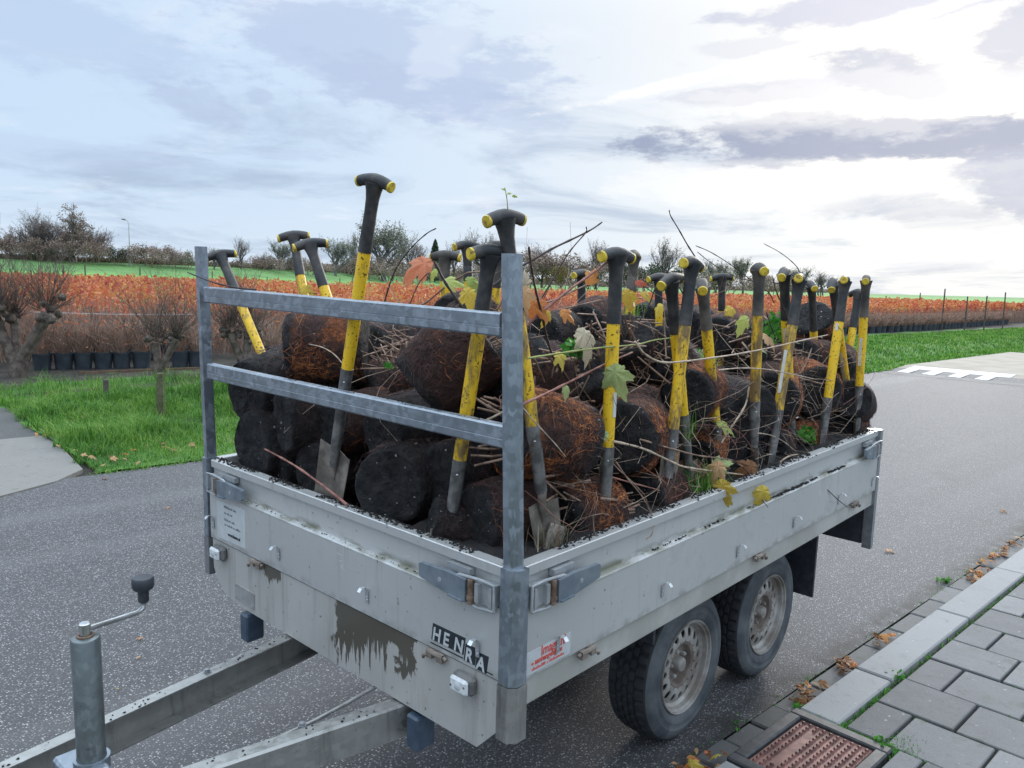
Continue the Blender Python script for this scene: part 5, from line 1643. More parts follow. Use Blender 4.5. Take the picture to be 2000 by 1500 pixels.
# ================================================================== THE SPADES
def dirn(v): v = np.array(v, float); return v/np.linalg.norm(v)
def spade(top, by, ym, bot, ax, val, taz, label, dirty=False, blade=None, ext=0.25, rs=1.0, sticker=None, val2=None, bax=None):
    """photo points of the grip and of the lower end on the plane ax = val; by / ym: photo heights of the colour changes; taz: bearing of the T grip"""
    A, B = tw(*top, ax, val), tw(*bot, ax if bax is None else bax, val if val2 is None else val2)
    d = dirn(B-A); Lv = np.linalg.norm(B-A)
    fr = lambda py: (py-top[1])/(bot[1]-top[1])
    s1, s2 = Lv*fr(by), Lv*fr(ym)
    end = Lv+ext
    base = A+d*end
    rs = rs*rnd.uniform(0.93, 1.04)
    root = empty('spade', base, label, 'spade', 'yellow shafted spades stuck in the load')
    g = np.array((math.cos(RAD(taz)), math.sin(RAD(taz)), 0.0)); g = dirn(g-d*(g @ d)*0.8)
    n = np.cross(d, g)
    def pb(mb, name, mat, par=None, smooth=True): return mb.build(name, mat, par or root, smooth, org=base, sharp=40)
    # black T grip with a drooping bar and a flared neck
    mb = MB()
    hw = 0.058*rs
    bar = [A+g*t*hw+d*(0.010*t*t-0.002) for t in (-0.98, -0.7, -0.35, 0, 0.35, 0.7, 0.98)]
    mb.tube(bar, np.array([0.0155, 0.0168, 0.0180, 0.0190, 0.0180, 0.0168, 0.0155])*rs, 14)
    mb.tube([A+d*0.006, A+d*0.028, A+d*0.05, A+d*0.085, A+d*s1*0.6, A+d*s1], np.array([0.029, 0.0230, 0.0196, 0.0186, 0.0192, 0.0205])*rs, 14)
    gr = pb(mb, 'grip', M[rnd.choice(('grip', 'grip', 'grip_dusty'))])
    for t in (-1, 1):
        p0, p1 = A+g*t*hw*0.97+d*0.008, A+g*t*(hw+0.0065*rs)+d*0.0095
        mb = MB(); mb.tube([p0, p1-g*t*0.002, p1], np.array([0.0164, 0.0160, 0.0120])*rs, 16); pb(mb, 'end_cap', M['cap'], gr)
    mb = MB(); mb.tube([A+d*(s1-0.004), A+d*(s1+0.01), A+d*(s1+s2)/2, A+d*s2], np.array([0.0185, 0.0192, 0.0190, 0.0182])*rs, 10)
    sh = pb(mb, 'shaft', M['yellow%d' % (rnd.choice((2, 3, 4)) if dirty else rnd.choice((0, 0, 1, 2)))])
    if sticker:
        side_ = dirn(np.cross(d, _d)); side_ = side_*sticker[2]
        q0, q1 = s1+(s2-s1)*sticker[0], s1+(s2-s1)*sticker[1]
        out = dirn(-_d+side_*0.9)
        mb = MB(); c0, c1 = A+d*q0+out*0.0178*rs, A+d*q1+out*0.0178*rs
        t_ = dirn(np.cross(d, out))*0.006
        mb.prism([c0-t_, c0+t_, c1+t_, c1-t_], out*0.0018); pb(mb, 'label_strip', M['white_strip'], sh, False)
    mb = MB(); mb.tube([A+d*(s2-0.003), A+d*(s2+0.02), A+d*(s2+(end-s2)*0.5), A+d*(end-0.16)], np.array([0.0198, 0.0192, 0.0165, 0.0125])*rs, 12)
    sk_ = pb(mb, 'socket', M['socket'])
    mb = MB(); q = A+d*(s2+0.035)-dirn(_d-d*(_d @ d))*0.0175*rs; mb.lathe([(0.0001, 0.004), (0.003, 0.003), (0.004, 0)], 8, 2, at=q); pb(mb, 'rivet', M['steel'], sk_)
    # blade, buried in the peat unless a wider one is asked for
    bw, bl, bn = blade or (0.062, 0.22, None)
    nb = dirn(bn) if bn is not None else dirn(np.cross(d, g))
    wv = dirn(np.cross(nb, d)); 
    t0 = end-bl
    out = [(-0.10, -0.30), (-0.03, -0.55), (0.02, -0.96), (-0.045, -1.0), (0.0, -1.0), (0.5, -0.94), (0.97, -0.80), (1.0, -0.6), (1.02, 0), (1.0, 0.6), (0.97, 0.80), (0.5, 0.94), (0.0, 1.0), (-0.045, 1.0), (0.02, 0.96), (-0.03, 0.55), (-0.10, 0.30)]
    rowsv = []
    mb = MB()
    cols = np.linspace(-1, 1, 9)
    for tt in np.linspace(0, 1, 8):
        wtt = bw*(1.0-0.10*tt)
        row = []
        for c_ in cols:
            up_ = -0.05*bl*abs(c_)**3 if tt == 0 else 0
            row.append(A+d*(t0+bl*tt+ (0.05*bl*(1-abs(c_))**1.0*(-1) if tt == 0 else 0)+up_)+wv*c_*wtt-nb*0.014*(1-c_*c_)*1.0)
        rowsv.append(row)
    G = np.array(rowsv)
    mb.grid(G)
    G2 = G+nb*0.0022
    mb.grid(G2)
    nn = len(cols); nr = len(G); b2 = nn*nr
    for k in range(nn-1):
        mb.f.append((k, k+1, b2+k+1, b2+k)); mb.m.append(0)
        e_ = (nr-1)*nn; mb.f.append((e_+k, b2+e_+k, b2+e_+k+1, e_+k+1)); mb.m.append(0)
    for k in range(nr-1):
        mb.f.append((k*nn, b2+k*nn, b2+(k+1)*nn, (k+1)*nn)); mb.m.append(0)
        mb.f.append((k*nn+nn-1, (k+1)*nn+nn-1, b2+(k+1)*nn+nn-1, b2+k*nn+nn-1)); mb.m.append(0)
    mb.tube([A+d*(end-0.17)+nb*0.002, A+d*(t0+0.0)-nb*0.004, A+d*(t0+bl*0.45)-nb*0.012], [0.0128, 0.011, 0.003], 10)
    pb(mb, 'blade', M['blade'])
    return root
nf = lax((-1, 0, 0.12))
# at the front
spade((733, 353), 482, 710, (655, 878), 0, 0.055, -78, 'tallest spade, at the front, its bare narrow blade showing above the front board', blade=(0.080, 0.205, nf), ext=0.215)
spade((958, 492), 610, 888, (876, 1046), 0, 0.085, -8, 'spade leaning left in front of the load beside the near upright', True, ext=0.20, sticker=None)
spade((985, 424), 600, 826, (1064, 1008), 0, 0.115, -5, 'spade right behind the near upright, with a clod on its blade', True, blade=(0.046, 0.13, lax((-.25, -.95, 0))), ext=0.10, val2=0.085, bax=1)
# along the near side
spade((1205, 497), 627, 868, (1178, 1048), 1, 0.085, -6, 'upright spade at the side with a big sage leaf hanging on it', ext=0.12, sticker=(0.55, 0.75, 1))
spade((1352, 513), 634, 838, (1303, 940), 1, 0.090, 4, 'mud stained spade, foremost of the crossed group at mid side', True, ext=0.14)
spade((1310, 546), 643, 800, (1350, 978), 1, 0.150, 2, 'spade crossing behind the mud stained one, its grip lower', ext=0.10)
spade((1372, 556), 637, 817, (1405, 905), 1, 0.170, 28, 'spade leaning right, half hidden behind the mud stained one', ext=0.14)
spade((1483, 524), 612, 780, (1470, 912), 1, 0.100, 42, 'spade with its T grip seen end on, in mid row', True, ext=0.14)
spade((1531, 532), 618, 785, (1548, 906), 1, 0.150, 15, 'spade with a white strip behind the left-leaning one near the rear', ext=0.12, sticker=(0.1, 0.9, -1))
spade((1562, 545), 635, 802, (1500, 925), 1, 0.090, 18, 'spade leaning left near the rear, in front of the one with a white strip', True, ext=0.14, sticker=(0.3, 0.8, -1))
spade((1585, 556), 640, 780, (1600, 900), 1, 0.330, 35, 'spade mostly hidden behind the rear pair, only its dark grip visible', ext=0.12)
spade((1651, 547), 628, 778, (1602, 880), 1, 0.090, 14, 'leaning spade with a white tag under its grip, front of the rear three', ext=0.14, sticker=(0.03, 0.12, -1))
spade((1626, 553), 625, 760, (1666, 845), 1, 0.170, 14, 'spade crossing behind the rear leaning one, leaning right', ext=0.12, sticker=(0.4, 0.9, -1))
spade((1692, 545), 617, 752, (1672, 852), 1, 0.075, 16, 'rearmost upright spade at the far end of the side', ext=0.14, sticker=(0.3, 0.7, -1))
spade((1677, 571), 640, 742, (1640, 800), 1, 0.300, 60, 'spade with a low dark grip behind the rearmost upright one', ext=0.12)
# inside and along the far side
spade((1410, 541), 605, 720, (1408, 760), 1, 0.80, -47, 'small looking spade with both yellow caps showing, standing in mid load', ext=0.3)
spade((1238, 498), 568, 700, (1222, 760), 1, 0.62, 20, 'spade half hidden behind the upright one with the sage leaf', ext=0.3)
spade((1286, 541), 598, 710, (1289, 760), 1, 0.85, -20, 'spade standing far in behind the crossed group', ext=0.3)
spade((1136, 534), 593, 700, (1136, 760), 1, 0.95, 2, 'slim looking spade alone far back, right of the near upright', ext=0.3)
spade((912, 479), 548, 690, (922, 740), 0, 0.95, -15, 'spade standing far in, above yellow leaves behind the upper crossbar', ext=0.3)
spade((870, 499), 548, 690, (866, 740), 0, 0.80, -65, 'drooping grip spade behind the large red leaf', ext=0.3)
spade((973, 480), 560, 690, (960, 740), 0, 1.0, -10, 'spade hidden behind the two near uprights, one yellow cap visible', ext=0.3)
spade((573, 460), 541, 690, (622, 740), 0, 0.55, -36, 'spade with a level T grip, left one of the pair behind the upper crossbar', ext=0.3, val2=0.5)
spade((605, 476), 561, 690, (690, 740), 0, 0.42, -28, 'spade with a tilted T grip, right one of the pair behind the upper crossbar', ext=0.3, val2=0.45)
spade((430, 497), 572, 720, (520, 712), 0, 0.25, -28, 'leaning spade close to the far upright of the rack', True, ext=0.4)
# clod of clay and grass on the blade by the corner
cb = ball_mesh('clod', 77, M['blade'])
o = bpy.data.objects.new('clod', cb); COL.objects.link(o); o.matrix_world = Matrix.Translation(Vector(tw(1082, 1056, 1, 0.075))) @ Matrix.Rotation(0.4, 4, 'Y') @ Matrix.Diagonal((0.24, 0.10, 0.30, 1))
tag(o, 'grey clod of clay and dead grass stuck to the spade blade at the corner', 'clod')

# ================================================================== TWIGS AND LEAVES
def smooth_path(P, k=4):
    P = np.array(P, float)
    if len(P) < 3: return P
    out = []
    Q = np.concatenate([[2*P[0]-P[1]], P, [2*P[-1]-P[-2]]])
    for i in range(1, len(Q)-2):
        for j in range(k):
            t = j/k
            out.append(0.5*((2*Q[i])+(-Q[i-1]+Q[i+1])*t+(2*Q[i-1]-5*Q[i]+4*Q[i+1]-Q[i+2])*t*t+(-Q[i-1]+3*Q[i]-3*Q[i+1]+Q[i+2])*t**3))
    out.append(P[-1])
    return np.array(out)
def branch(pts, ax, v0, v1, r0, r1, mat, label, knots=True):
    """traced twig: photo points, on planes running from ax = v0 to v1"""
    n = len(pts)
    P = [tw(px, py, ax, v0+(v1-v0)*i/(n-1)) for i, (px, py) in enumerate(pts)]
    S = smooth_path(P)
    m = len(S)
    t = np.linspace(0, 1, m)
    rad = r0+(r1-r0)*t
    if knots:
        rad = rad*(1+0.35*(np.arange(m) % 4 == 1))
    mb = MB(); mb.tube(S, rad, 6)
    o = mb.build('branch', M[mat], smooth=True, sharp=60, org=S[0])
    tag(o, label, 'branch', 'loose branches on the load')
    return o
BR = [
 ([(366, 532), (412, 550), (462, 562), (500, 566)], 0, -.02, .02, .0018, .0032, 'twig_dark', 'thin dark twig lying across the upper crossbar and far upright'),
 ([(852, 446), (835, 455), (812, 475), (790, 500), (775, 522), (762, 552), (748, 600)], 0, .5, .45, .0017, .003, 'twig_dark', 'arched bare twig rising against the sky right of the tall spade'),
 ([(1176, 434), (1154, 449), (1120, 466), (1082, 484), (1050, 502), (1008, 526), (960, 560)], 1, .3, .35, .002, .0042, 'twig_dark', 'long dark branch pointing up to the right beside the near upright'),
 ([(1145, 443), (1144, 454), (1120, 482), (1102, 507), (1082, 542), (1058, 582)], 1, .28, .34, .0014, .0024, 'twig_dark', 'thin twig crossing under the long dark branch'),
 ([(1033, 482), (1037, 515), (1047, 570), (1060, 620), (1067, 657), (1080, 695), (1100, 727), (1112, 745)], 1, .12, .18, .0026, .0034, 'twig_dark', 'straight dark stick standing right of the near upright'),
 ([(849, 512), (867, 547), (885, 575), (907, 606)], 0, .10, .16, .0032, .0036, 'twig_dark', 'short thick dark stick in front of the yellow leaves'),
 ([(1186, 512), (1150, 539), (1117, 562), (1082, 590), (1055, 612), (1025, 640)], 1, .10, .16, .003, .0040, 'twig_red', 'pinkish branch rising to the upright spade grip'),
 ([(1157, 552), (1120, 568), (1085, 585), (1060, 592)], 1, .14, .18, .002, .0024, 'twig', 'brown side shoot below the pinkish branch'),
 ([(1030, 700), (1100, 689), (1175, 679), (1225, 675), (1250, 672), (1275, 665), (1310, 660)], 1, .05, .10, .0024, .0018, 'twig_green', 'bright green shoot running across the upright spade'),
 ([(1018, 791), (1080, 762), (1130, 737), (1180, 712), (1235, 688)], 1, .06, .11, .0034, .0026, 'twig_red', 'dark red branch slanting from the corner up to the upright spade'),
 ([(942, 826), (980, 806), (1002, 798)], 0, .12, .14, .003, .003, 'twig_pale', 'pale broken stick end left of the near upright'),
 ([(1240, 667), (1260, 692), (1290, 707), (1325, 707), (1375, 701), (1437, 692), (1500, 680), (1562, 666), (1617, 654)], 1, .07, .05, .0034, .002, 'twig_pale', 'long pale arc of a branch sweeping across the crossed spades'),
 ([(1307, 410), (1310, 422), (1325, 447), (1342, 477), (1358, 502)], 1, .3, .28, .0014, .0024, 'twig_dark', 'bare twig rising highest against the sky above the mud stained spade'),
 ([(1359, 480), (1387, 492), (1420, 512), (1445, 530), (1467, 547), (1500, 570), (1512, 592)], 1, .3, .25, .0014, .0022, 'twig_dark', 'arching twig, upper of the two left of the end-on spade'),
 ([(1362, 492), (1387, 512), (1420, 532), (1450, 545), (1500, 551), (1552, 557)], 1, .33, .3, .0013, .002, 'twig_dark', 'arching twig, lower of the two left of the end-on spade'),
 ([(1492, 476), (1520, 491), (1542, 507), (1557, 522), (1562, 534)], 1, .2, .2, .0012, .002, 'twig_dark', 'curved twig tip against the sky above the left-leaning spade'),
 ([(1552, 837), (1568, 868), (1585, 903), (1601, 939), (1629, 969), (1655, 991)], 1, .10, -.04, .0026, .0016, 'twig_dark', 'dark twig drooping over the side board near the rear'),
 ([(1431, 898), (1458, 920), (1475, 947), (1486, 972), (1500, 991)], 1, .08, -.03, .002, .0013, 'twig_dark', 'thin twig drooping past the yellow leaf on the side board'),
 ([(1203, 902), (1225, 934), (1250, 964), (1266, 991), (1276, 1022), (1273, 1044), (1262, 1053)], 1, .08, -.02, .0022, .0014, 'twig', 'hooked brown twig hanging over the side board in mid length'),
 ([(1198, 862), (1255, 876), (1310, 901), (1337, 912), (1392, 920), (1458, 928)], 1, .06, .07, .0032, .0026, 'twig_pale', 'pale twig lying low across three spades'),
 ([(1195, 932), (1241, 945), (1282, 956), (1315, 968)], 1, .07, .07, .0022, .0014, 'twig_red', 'reddish twig low beside the maroon root ball'),
 ([(1250, 858), (1310, 876), (1365, 890), (1409, 895), (1431, 899)], 1, .07, .08, .0026, .0022, 'twig', 'brown twig behind the mud stained socket'),
 ([(1508, 930), (1519, 909), (1535, 894), (1555, 888), (1563, 893)], 1, .06, .07, .0036, .0030, 'twig_pale', 'pale bent stick at the foot of the left-leaning spade'),
 ([(1480, 846), (1505, 850), (1530, 862), (1555, 882)], 1, .07, .09, .0020, .0016, 'twig_pale', 'thin pale twig bridging two grey sockets near the rear'),
 ([(1403, 723), (1447, 719), (1502, 722), (1557, 733), (1590, 740)], 1, .06, .05, .0022, .0014, 'twig_pale', 'thin pale twig in front of the end-on spade shaft'),
 ([(517, 877), (542, 890), (580, 912), (622, 942), (655, 967), (678, 986)], 0, .045, .02, .0025, .0046, 'twig_red', 'loose red brown twig lying before the bare spade blade'),
 ([(559, 672), (595, 672), (625, 677), (650, 690), (671, 712)], 0, .17, .14, .0018, .0016, 'twig_pale', 'fine pale root arching over the rusty banded ball'),
 ([(593, 616), (577, 650), (562, 690), (550, 722)], 0, .15, .15, .0011, .0011, 'twig_pale', 'hair thin stalk across the dark base of the rusty banded ball'),
 ([(1022, 797), (1047, 827), (1080, 862), (1105, 892)], 1, .06, .05, .0018, .0012, 'twig_pale', 'thin straw across the glowing rusty ball'),
 ([(1464, 755), (1456, 791), (1434, 826), (1409, 865)], 1, .12, .14, .0034, .003, 'twig_pale', 'pale curved stick in front of the black based ball'),
 ([(1335, 575), (1322, 555), (1305, 551), (1282, 560), (1270, 590), (1250, 625), (1232, 655)], 1, .2, .3, .0022, .0026, 'twig_dark', 'dark twig bent over behind the crossed spades'),
 ([(1510, 545), (1517, 572), (1530, 600), (1540, 627)], 1, .06, .07, .0016, .0022, 'twig_dark', 'short dark twig in front of the white strip spade'),
 ([(1497, 610), (1505, 635), (1520, 672)], 1, .07, .08, .002, .0016, 'twig_dark', 'little dark twig between the end-on and left-leaning spades'),
 ([(1240, 545), (1262, 562), (1290, 580), (1320, 592), (1352, 600)], 1, .35, .3, .0014, .0018, 'twig_dark', 'thin twig running level behind the red scrap of leaf'),
 ([(1285, 515), (1305, 532), (1325, 546), (1348, 562)], 1, .33, .3, .0016, .0018, 'twig_dark', 'thin twig slanting into the mud stained spade grip'),
 ([(837, 532), (817, 555), (800, 595)], 0, .3, .3, .0016, .0022, 'twig_red', 'pink leaf stalk behind the upper crossbar under the red leaf'),
 ([(905, 592), (870, 612), (835, 640)], 0, .25, .25, .003, .0034, 'twig', 'brown stick crossing behind the upper crossbar'),
 ([(960, 532), (920, 532), (900, 540), (870, 560), (840, 585), (820, 598)], 0, .3, .3, .0024, .003, 'twig', 'light brown branch arching behind the drooping grip spade'),
 ([(950, 545), (942, 562), (930, 600)], 0, .2, .2, .0014, .002, 'twig', 'upright brown twig left of the near uprights'),
 ([(992, 412), (990, 388), (986, 366)], 0, .118, .118, .0013, .0009, 'twig_green', 'tiny green sprig standing on the spade grip behind the near upright'),
]
for a in BR: branch(*a)

# tangled thin twigs all over the top and the near flank
def tangle(n, xr, yr, zf, seed, rad=(0.0009, 0.0026), Lr=(0.12, 0.42), up=0.25):
    rg = random.Random(seed)
    V, F = [], []
    b = 0
    for i in range(n):
        x = rg.uniform(*xr); y = rg.uniform(*yr)
        z = zf(x, y)+rg.uniform(-0.04, 0.03)
        a = rg.uniform(0, 6.283)
        e = rg.gauss(0.05, up)
        L = rg.uniform(*Lr)
        p = np.array((x, y, z)); pts = [p]
        cu_, ce = rg.gauss(0, 0.28), rg.gauss(-0.03, 0.13)
        for k in range(6):
            a += cu_; e += ce
            p = p+np.array((math.cos(a)*math.cos(e), math.sin(a)*math.cos(e), math.sin(e)))*L/6
            if p[1] < 0.03: p[1] = 0.03
            if p[0] < 0.06: p[0] = 0.06
            pts.append(p)
        pts = np.array([to_world(q) for q in pts])
        T = np.gradient(pts, axis=0); T /= np.linalg.norm(T, axis=1)[:, None]+1e-9
        ref = np.array([0.3, 0.2, 0.93]); N = np.cross(T, ref); N /= np.linalg.norm(N, axis=1)[:, None]+1e-9
        B = np.cross(T, N)
        rr = (rg.uniform(*rad)*np.linspace(1.0, 0.55, 7))[:, None]
        ring = np.stack([pts+N*rr, pts+(-0.5*N+0.87*B)*rr, pts+(-0.5*N-0.87*B)*rr], 1)
        V.append(ring.reshape(-1, 3))
        F += [[b+k*3+j, b+k*3+(j+1) % 3, b+(k+1)*3+(j+1) % 3, b+(k+1)*3+j] for k in range(6) for j in range(3)]
        b += 21
    return np.concatenate(V), np.array(F)
def top_z(x, y):
    """upper surface of the heap in the trailer frame"""
    base = 1.64-0.085*x if x > 0.5 else 1.42+0.36*x
    side_fall = max(0.0, 0.42-y)
    return max(1.18, base-1.05*side_fall-0.10*abs(y-0.7))
for seed, mat, n, rad in ((1, 'twig', 110, (0.0008, 0.0024)), (2, 'twig_pale', 170, (0.0007, 0.0016)), (3, 'twig_dark', 90, (0.0007, 0.0020)), (4, 'twig_red', 70, (0.0009, 0.0024))):
    V1, F1 = tangle(n, (0.35, 2.25), (0.16, 0.95), top_z, seed*7, rad, (0.15, 0.55), 0.42)
    V2, F2 = tangle(int(n*0.55), (0.2, 2.3), (0.05, 0.2), lambda x, y: 1.17+0.30*random.Random(int(x*9999)).random()**1.5, seed*7+1, (0.0006, 0.0015), (0.10, 0.42), 0.40)
    o = link_mesh('twig_tangle', fast_mesh('twig_tangle', np.concatenate([V1, V2]), np.concatenate([F1, F2+len(V1)]), M[mat], 4, True)); tag(o, kind='stuff')
# bundles of cut stems, as on the shoulder of the load behind the upper crossbar
mb = MB()
for px, py, ax, val, n, sp in ((755, 690, 0, .28, 40, 22), (790, 660, 0, .34, 16, 22), (1215, 640, 1, .34, 44, 44), (1290, 700, 1, .26, 34, 38), (1180, 680, 1, .28, 34, 40), (1580, 705, 1, .18, 40, 28), (1420, 640, 1, .40, 30, 40), (1370, 720, 1, .26, 16, 26), (1070, 710, 1, .20, 36, 34), (1480, 690, 1, .28, 26, 30), (1130, 770, 1, .18, 14, 30), (1395, 905, 1, .10, 14, 34), (1210, 985, 1, .09, 9, 14), (1110, 945, 1, .10, 16, 24)):
    for i in range(n):
        c = tw(px+rnd.gauss(0, sp), py+rnd.gauss(0, sp*0.6), ax, val+rnd.uniform(-0.04, 0.05))
        dv = lax((rnd.gauss(-0.7, 0.5), rnd.gauss(-0.1, 0.5), rnd.gauss(0.15, 0.35))); dv = dirn(dv)
        if rnd.random() < 0.42: continue
        l = rnd.uniform(0.03, 0.08)
        r_ = rnd.uniform(0.0014, 0.0040)
        mb.tube([c-dv*l, c, c+dv*l], [r_, r_*0.95, r_*0.8], 5)
V = np.array(mb.v)
o = mb.build('cut_stem_litter', M['twig']); tag(o, kind='stuff')

# ------------------------------------------------------------------ large lobed leaves
def leaf_mesh(name, mat, lobes=5, size=1.0, seed=0, curl=0.3, fold=0.2):
    """a lobed, pointed leaf about 1 unit long, toothed margin, curled"""
    rg = random.Random(seed)
    tips = [(0.0, 1.0), (0.95, 0.72), (1.75, 0.42), (-0.95, 0.72), (-1.75, 0.42)] if lobes == 5 else [(0, 1.0), (0.8, 0.6), (-0.8, 0.6)]
    tips.sort()
    N = 72
    pr_ = []
    for k in range(N):
        a = -math.pi+2*math.pi*(k+0.5)/N
        r = 0.30
        for ta, tl_ in tips:
            dd = abs(a-ta)
            r = max(r, tl_*max(0.0, 1-dd/0.74)**0.60*0.98)
        r *= 1+0.07*math.sin(k*2.1+seed)*(r > 0.25)+rg.uniform(-0.03, 0.03)
        pr_.append((a, r))
    vs, fs = [(0, 0, 0)], []
    rings = 4
    for j in range(1, rings+1):
        for a, r in pr_:
            t = j/rings
            x, y = math.sin(a)*r*t, math.cos(a)*r*t
            rr = math.hypot(x, y)
            z = -curl*rr*rr+fold*abs(x)*0.8+0.09*math.sin(a*5+seed)*rr+0.06*math.sin(a*9+seed*2)*rr
            vs.append((x, y, z))
    for k in range(N):
        fs.append((0, 1+k, 1+(k+1) % N))
    for j in range(rings-1):
        for k in range(N):
            fs.append((1+j*N+k, 1+(j+1)*N+k, 1+(j+1)*N+(k+1) % N, 1+j*N+(k+1) % N))
    me = bpy.data.meshes.new(name); me.from_pydata(vs, [], fs); me.materials.append(mat)
    me.polygons.foreach_set('use_smooth', [True]*len(fs))
    return me
LM = {}
def get_leaf(kind, v, lobes=5, curl=0.3, fold=0.2):
    k = (kind, v, lobes)
    if k not in LM: LM[k] = leaf_mesh('leaf', M['leaf_'+kind], lobes, 1.0, v, curl, fold)
    return LM[k]
STALK = None
def put_leaf(P, size, kind, v, yd, nd, label, lobes=5, curl=0.3, group='large autumn leaves on the load', name='leaf', width=1.0):
    """P: world place of the leaf's middle; yd: direction of its tip; nd: facing"""
    o = bpy.data.objects.new(name, get_leaf(kind, v, lobes, curl))
    COL.objects.link(o)
    yd = dirn(yd); nd = dirn(nd); nd = dirn(nd-yd*(nd @ yd)); xd = np.cross(yd, nd)
    P = np.array(P)-yd*size*0.35
    o.matrix_world = Matrix(((xd[0]*size*width, yd[0]*size, nd[0]*size, P[0]), (xd[1]*size*width, yd[1]*size, nd[1]*size, P[1]), (xd[2]*size*width, yd[2]*size, nd[2]*size, P[2]), (0, 0, 0, 1)))
    tag(o, label, 'leaf', group)
    return o
def img_dir(dx, dy, toward=0.0):
    """direction from photo right/down components, plus a share towards the viewer"""
    return CR*dx-CU*dy-_d*toward
LV = [ # photo x, y, length px, colour, plane axis, value, tip direction (right, down), facing (right, down, toward), lobes, label
 (812, 522, 62, 'red', 0, .35, (-.75, .35), (.1, -.5, .8), 5, 'large red and orange lobed leaf above the upper crossbar'),
 (884, 548, 40, 'green', 0, .22, (.8, -.1), (0, -.5, .8), 5, 'yellow green leaf right of the short dark stick'),
 (916, 585, 46, 'yellow', 0, .20, (.2, .8), (0, -.3, .9), 5, 'broad yellow leaf hanging over the upper crossbar'),
 (926, 552, 34, 'green', 0, .24, (.7, .5), (-.2, -.4, .8), 5, 'light green leaf above the broad yellow one'),
 (846, 534, 22, 'green', 0, .30, (-.5, .6), (.2, -.4, .8), 3, 'small curled green leaf under the red leaf'),
 (600, 566, 26, 'yellow', 0, .40, (.5, .2), (0, -.5, .8), 5, 'pale yellow leaf stuck by the pair of spades behind the crossbar'),
 (1150, 668, 62, 'pale', 1, .09, (.35, .6), (-.2, -.6, .6), 5, 'big folded buff leaf left of the upright spade'),
 (1206, 745, 66, 'sage', 1, .05, (.25, .85), (-.1, -.1, .95), 5, 'big sage green leaf hanging on the upright spade'),
 (1168, 853, 40, 'sage', 1, .06, (-.75, .25), (.1, -.7, .5), 3, 'small folded sage leaf below the big one'),
 (1158, 540, 34, 'orange', 1, .12, (.5, -.6), (-.1, .1, .9), 5, 'salmon leaf on the pinkish branch'),
 (1028, 546, 30, 'pale', 1, .12, (.2, -.8), (0, 0, .9), 5, 'whitish shrivelled leaf right of the near upright'),
 (1026, 582, 44, 'tan', 1, .11, (.1, .8), (-.3, 0, .9), 5, 'spotted tan leaf hanging beside the near upright'),
 (1052, 602, 48, 'orange', 1, .14, (.5, .4), (0, -.3, .9), 5, 'orange brown leaf near the dark upright stick'),
 (1110, 614, 32, 'orange', 1, .18, (.8, .4), (0, -.6, .7), 5, 'bright orange leaf lying on the smooth maroon ball'),
 (1067, 622, 30, 'yellow', 1, .16, (-.2, .8), (0, -.2, .9), 3, 'narrow yellow leaf behind the dark upright stick'),
 (1107, 765, 26, 'sage', 1, .07, (.2, .7), (0, -.4, .8), 3, 'small mint coloured leaf left of the big sage leaf'),
 (1098, 702, 34, 'yellow', 1, .10, (.4, .6), (0, -.4, .8), 5, 'yellow leaf among twigs below the weed tuft'),
 (1224, 585, 40, 'yellow', 1, .30, (.1, .9), (-.2, 0, .9), 5, 'spotted yellow leaf right of the upright spade'),
 (1253, 553, 22, 'red', 1, .30, (.8, .1), (0, -.3, .9), 3, 'red scrap of leaf behind the side spades'),
 (1264, 577, 24, 'yellow', 1, .30, (.6, .3), (0, -.3, .9), 3, 'small yellow leaf under the red scrap'),
 (1288, 605, 24, 'yellow', 1, .45, (-.2, .8), (0, -.2, .9), 3, 'yellow leaf behind the crossed spades'),
 (1430, 612, 32, 'yellow', 1, .45, (.3, .6), (0, -.3, .9), 5, 'yellow leaf on top of the load left of the end-on spade'),
 (1450, 634, 36, 'green', 1, .20, (-.35, .85), (.2, -.2, .9), 3, 'slender pale green leaf below the yellow one on top'),
 (1505, 660, 40, 'tan', 1, .16, (.7, .3), (0, -.6, .7), 5, 'salmon brown leaf beside the fresh green weeds on top'),
 (1413, 965, 52, 'yellow', 1, .012, (.15, .9), (-.2, -.1, .95), 5, 'tattered yellow leaf hanging over the rim of the side board'),
 (1488, 972, 44, 'yellow', 1, -.012, (-.2, .85), (-.1, -.1, .95), 5, 'dull yellow leaf hanging on the side board'),
 (1394, 922, 48, 'tan', 1, .06, (-.5, .6), (0, -.5, .8), 5, 'pinkish tan leaf lying at the rim above the tattered yellow one'),
 (1456, 918, 46, 'brown', 1, .06, (-.7, .4), (0, -.5, .8), 5, 'red brown leaf on the rim between two spade sockets'),
 (1410, 906, 40, 'sage', 1, .07, (.7, -.3), (0, -.6, .7), 5, 'curled grey green leaf beside the red brown one'),
 (1420, 830, 36, 'green', 1, .09, (.8, .2), (0, -.6, .7), 5, 'green leaf right of the leaning spade socket'),
 (1150, 888, 30, 'yellow', 1, .09, (.1, -.8), (-.2, 0, .9), 5, 'withered olive leaf hanging in the dark hollow'),
 (1320, 890, 22, 'orange', 1, .08, (.3, .6), (0, -.3, .9), 3, 'orange leaf scrap beside the mud stained socket'),
 (995, 377, 16, 'green', 0, .118, (.7, -.3), (0, -.3, .9), 3, 'tiny green leaf on the sprig, right one'),
 (984, 369, 14, 'green', 0, .118, (-.6, -.4), (0, -.3, .9), 3, 'tiny green leaf at the tip of the sprig'),
 (1005, 383, 16, 'green', 0, .118, (.7, .1), (0, -.4, .9), 3, 'tiny green leaf lowest on the sprig'),
]
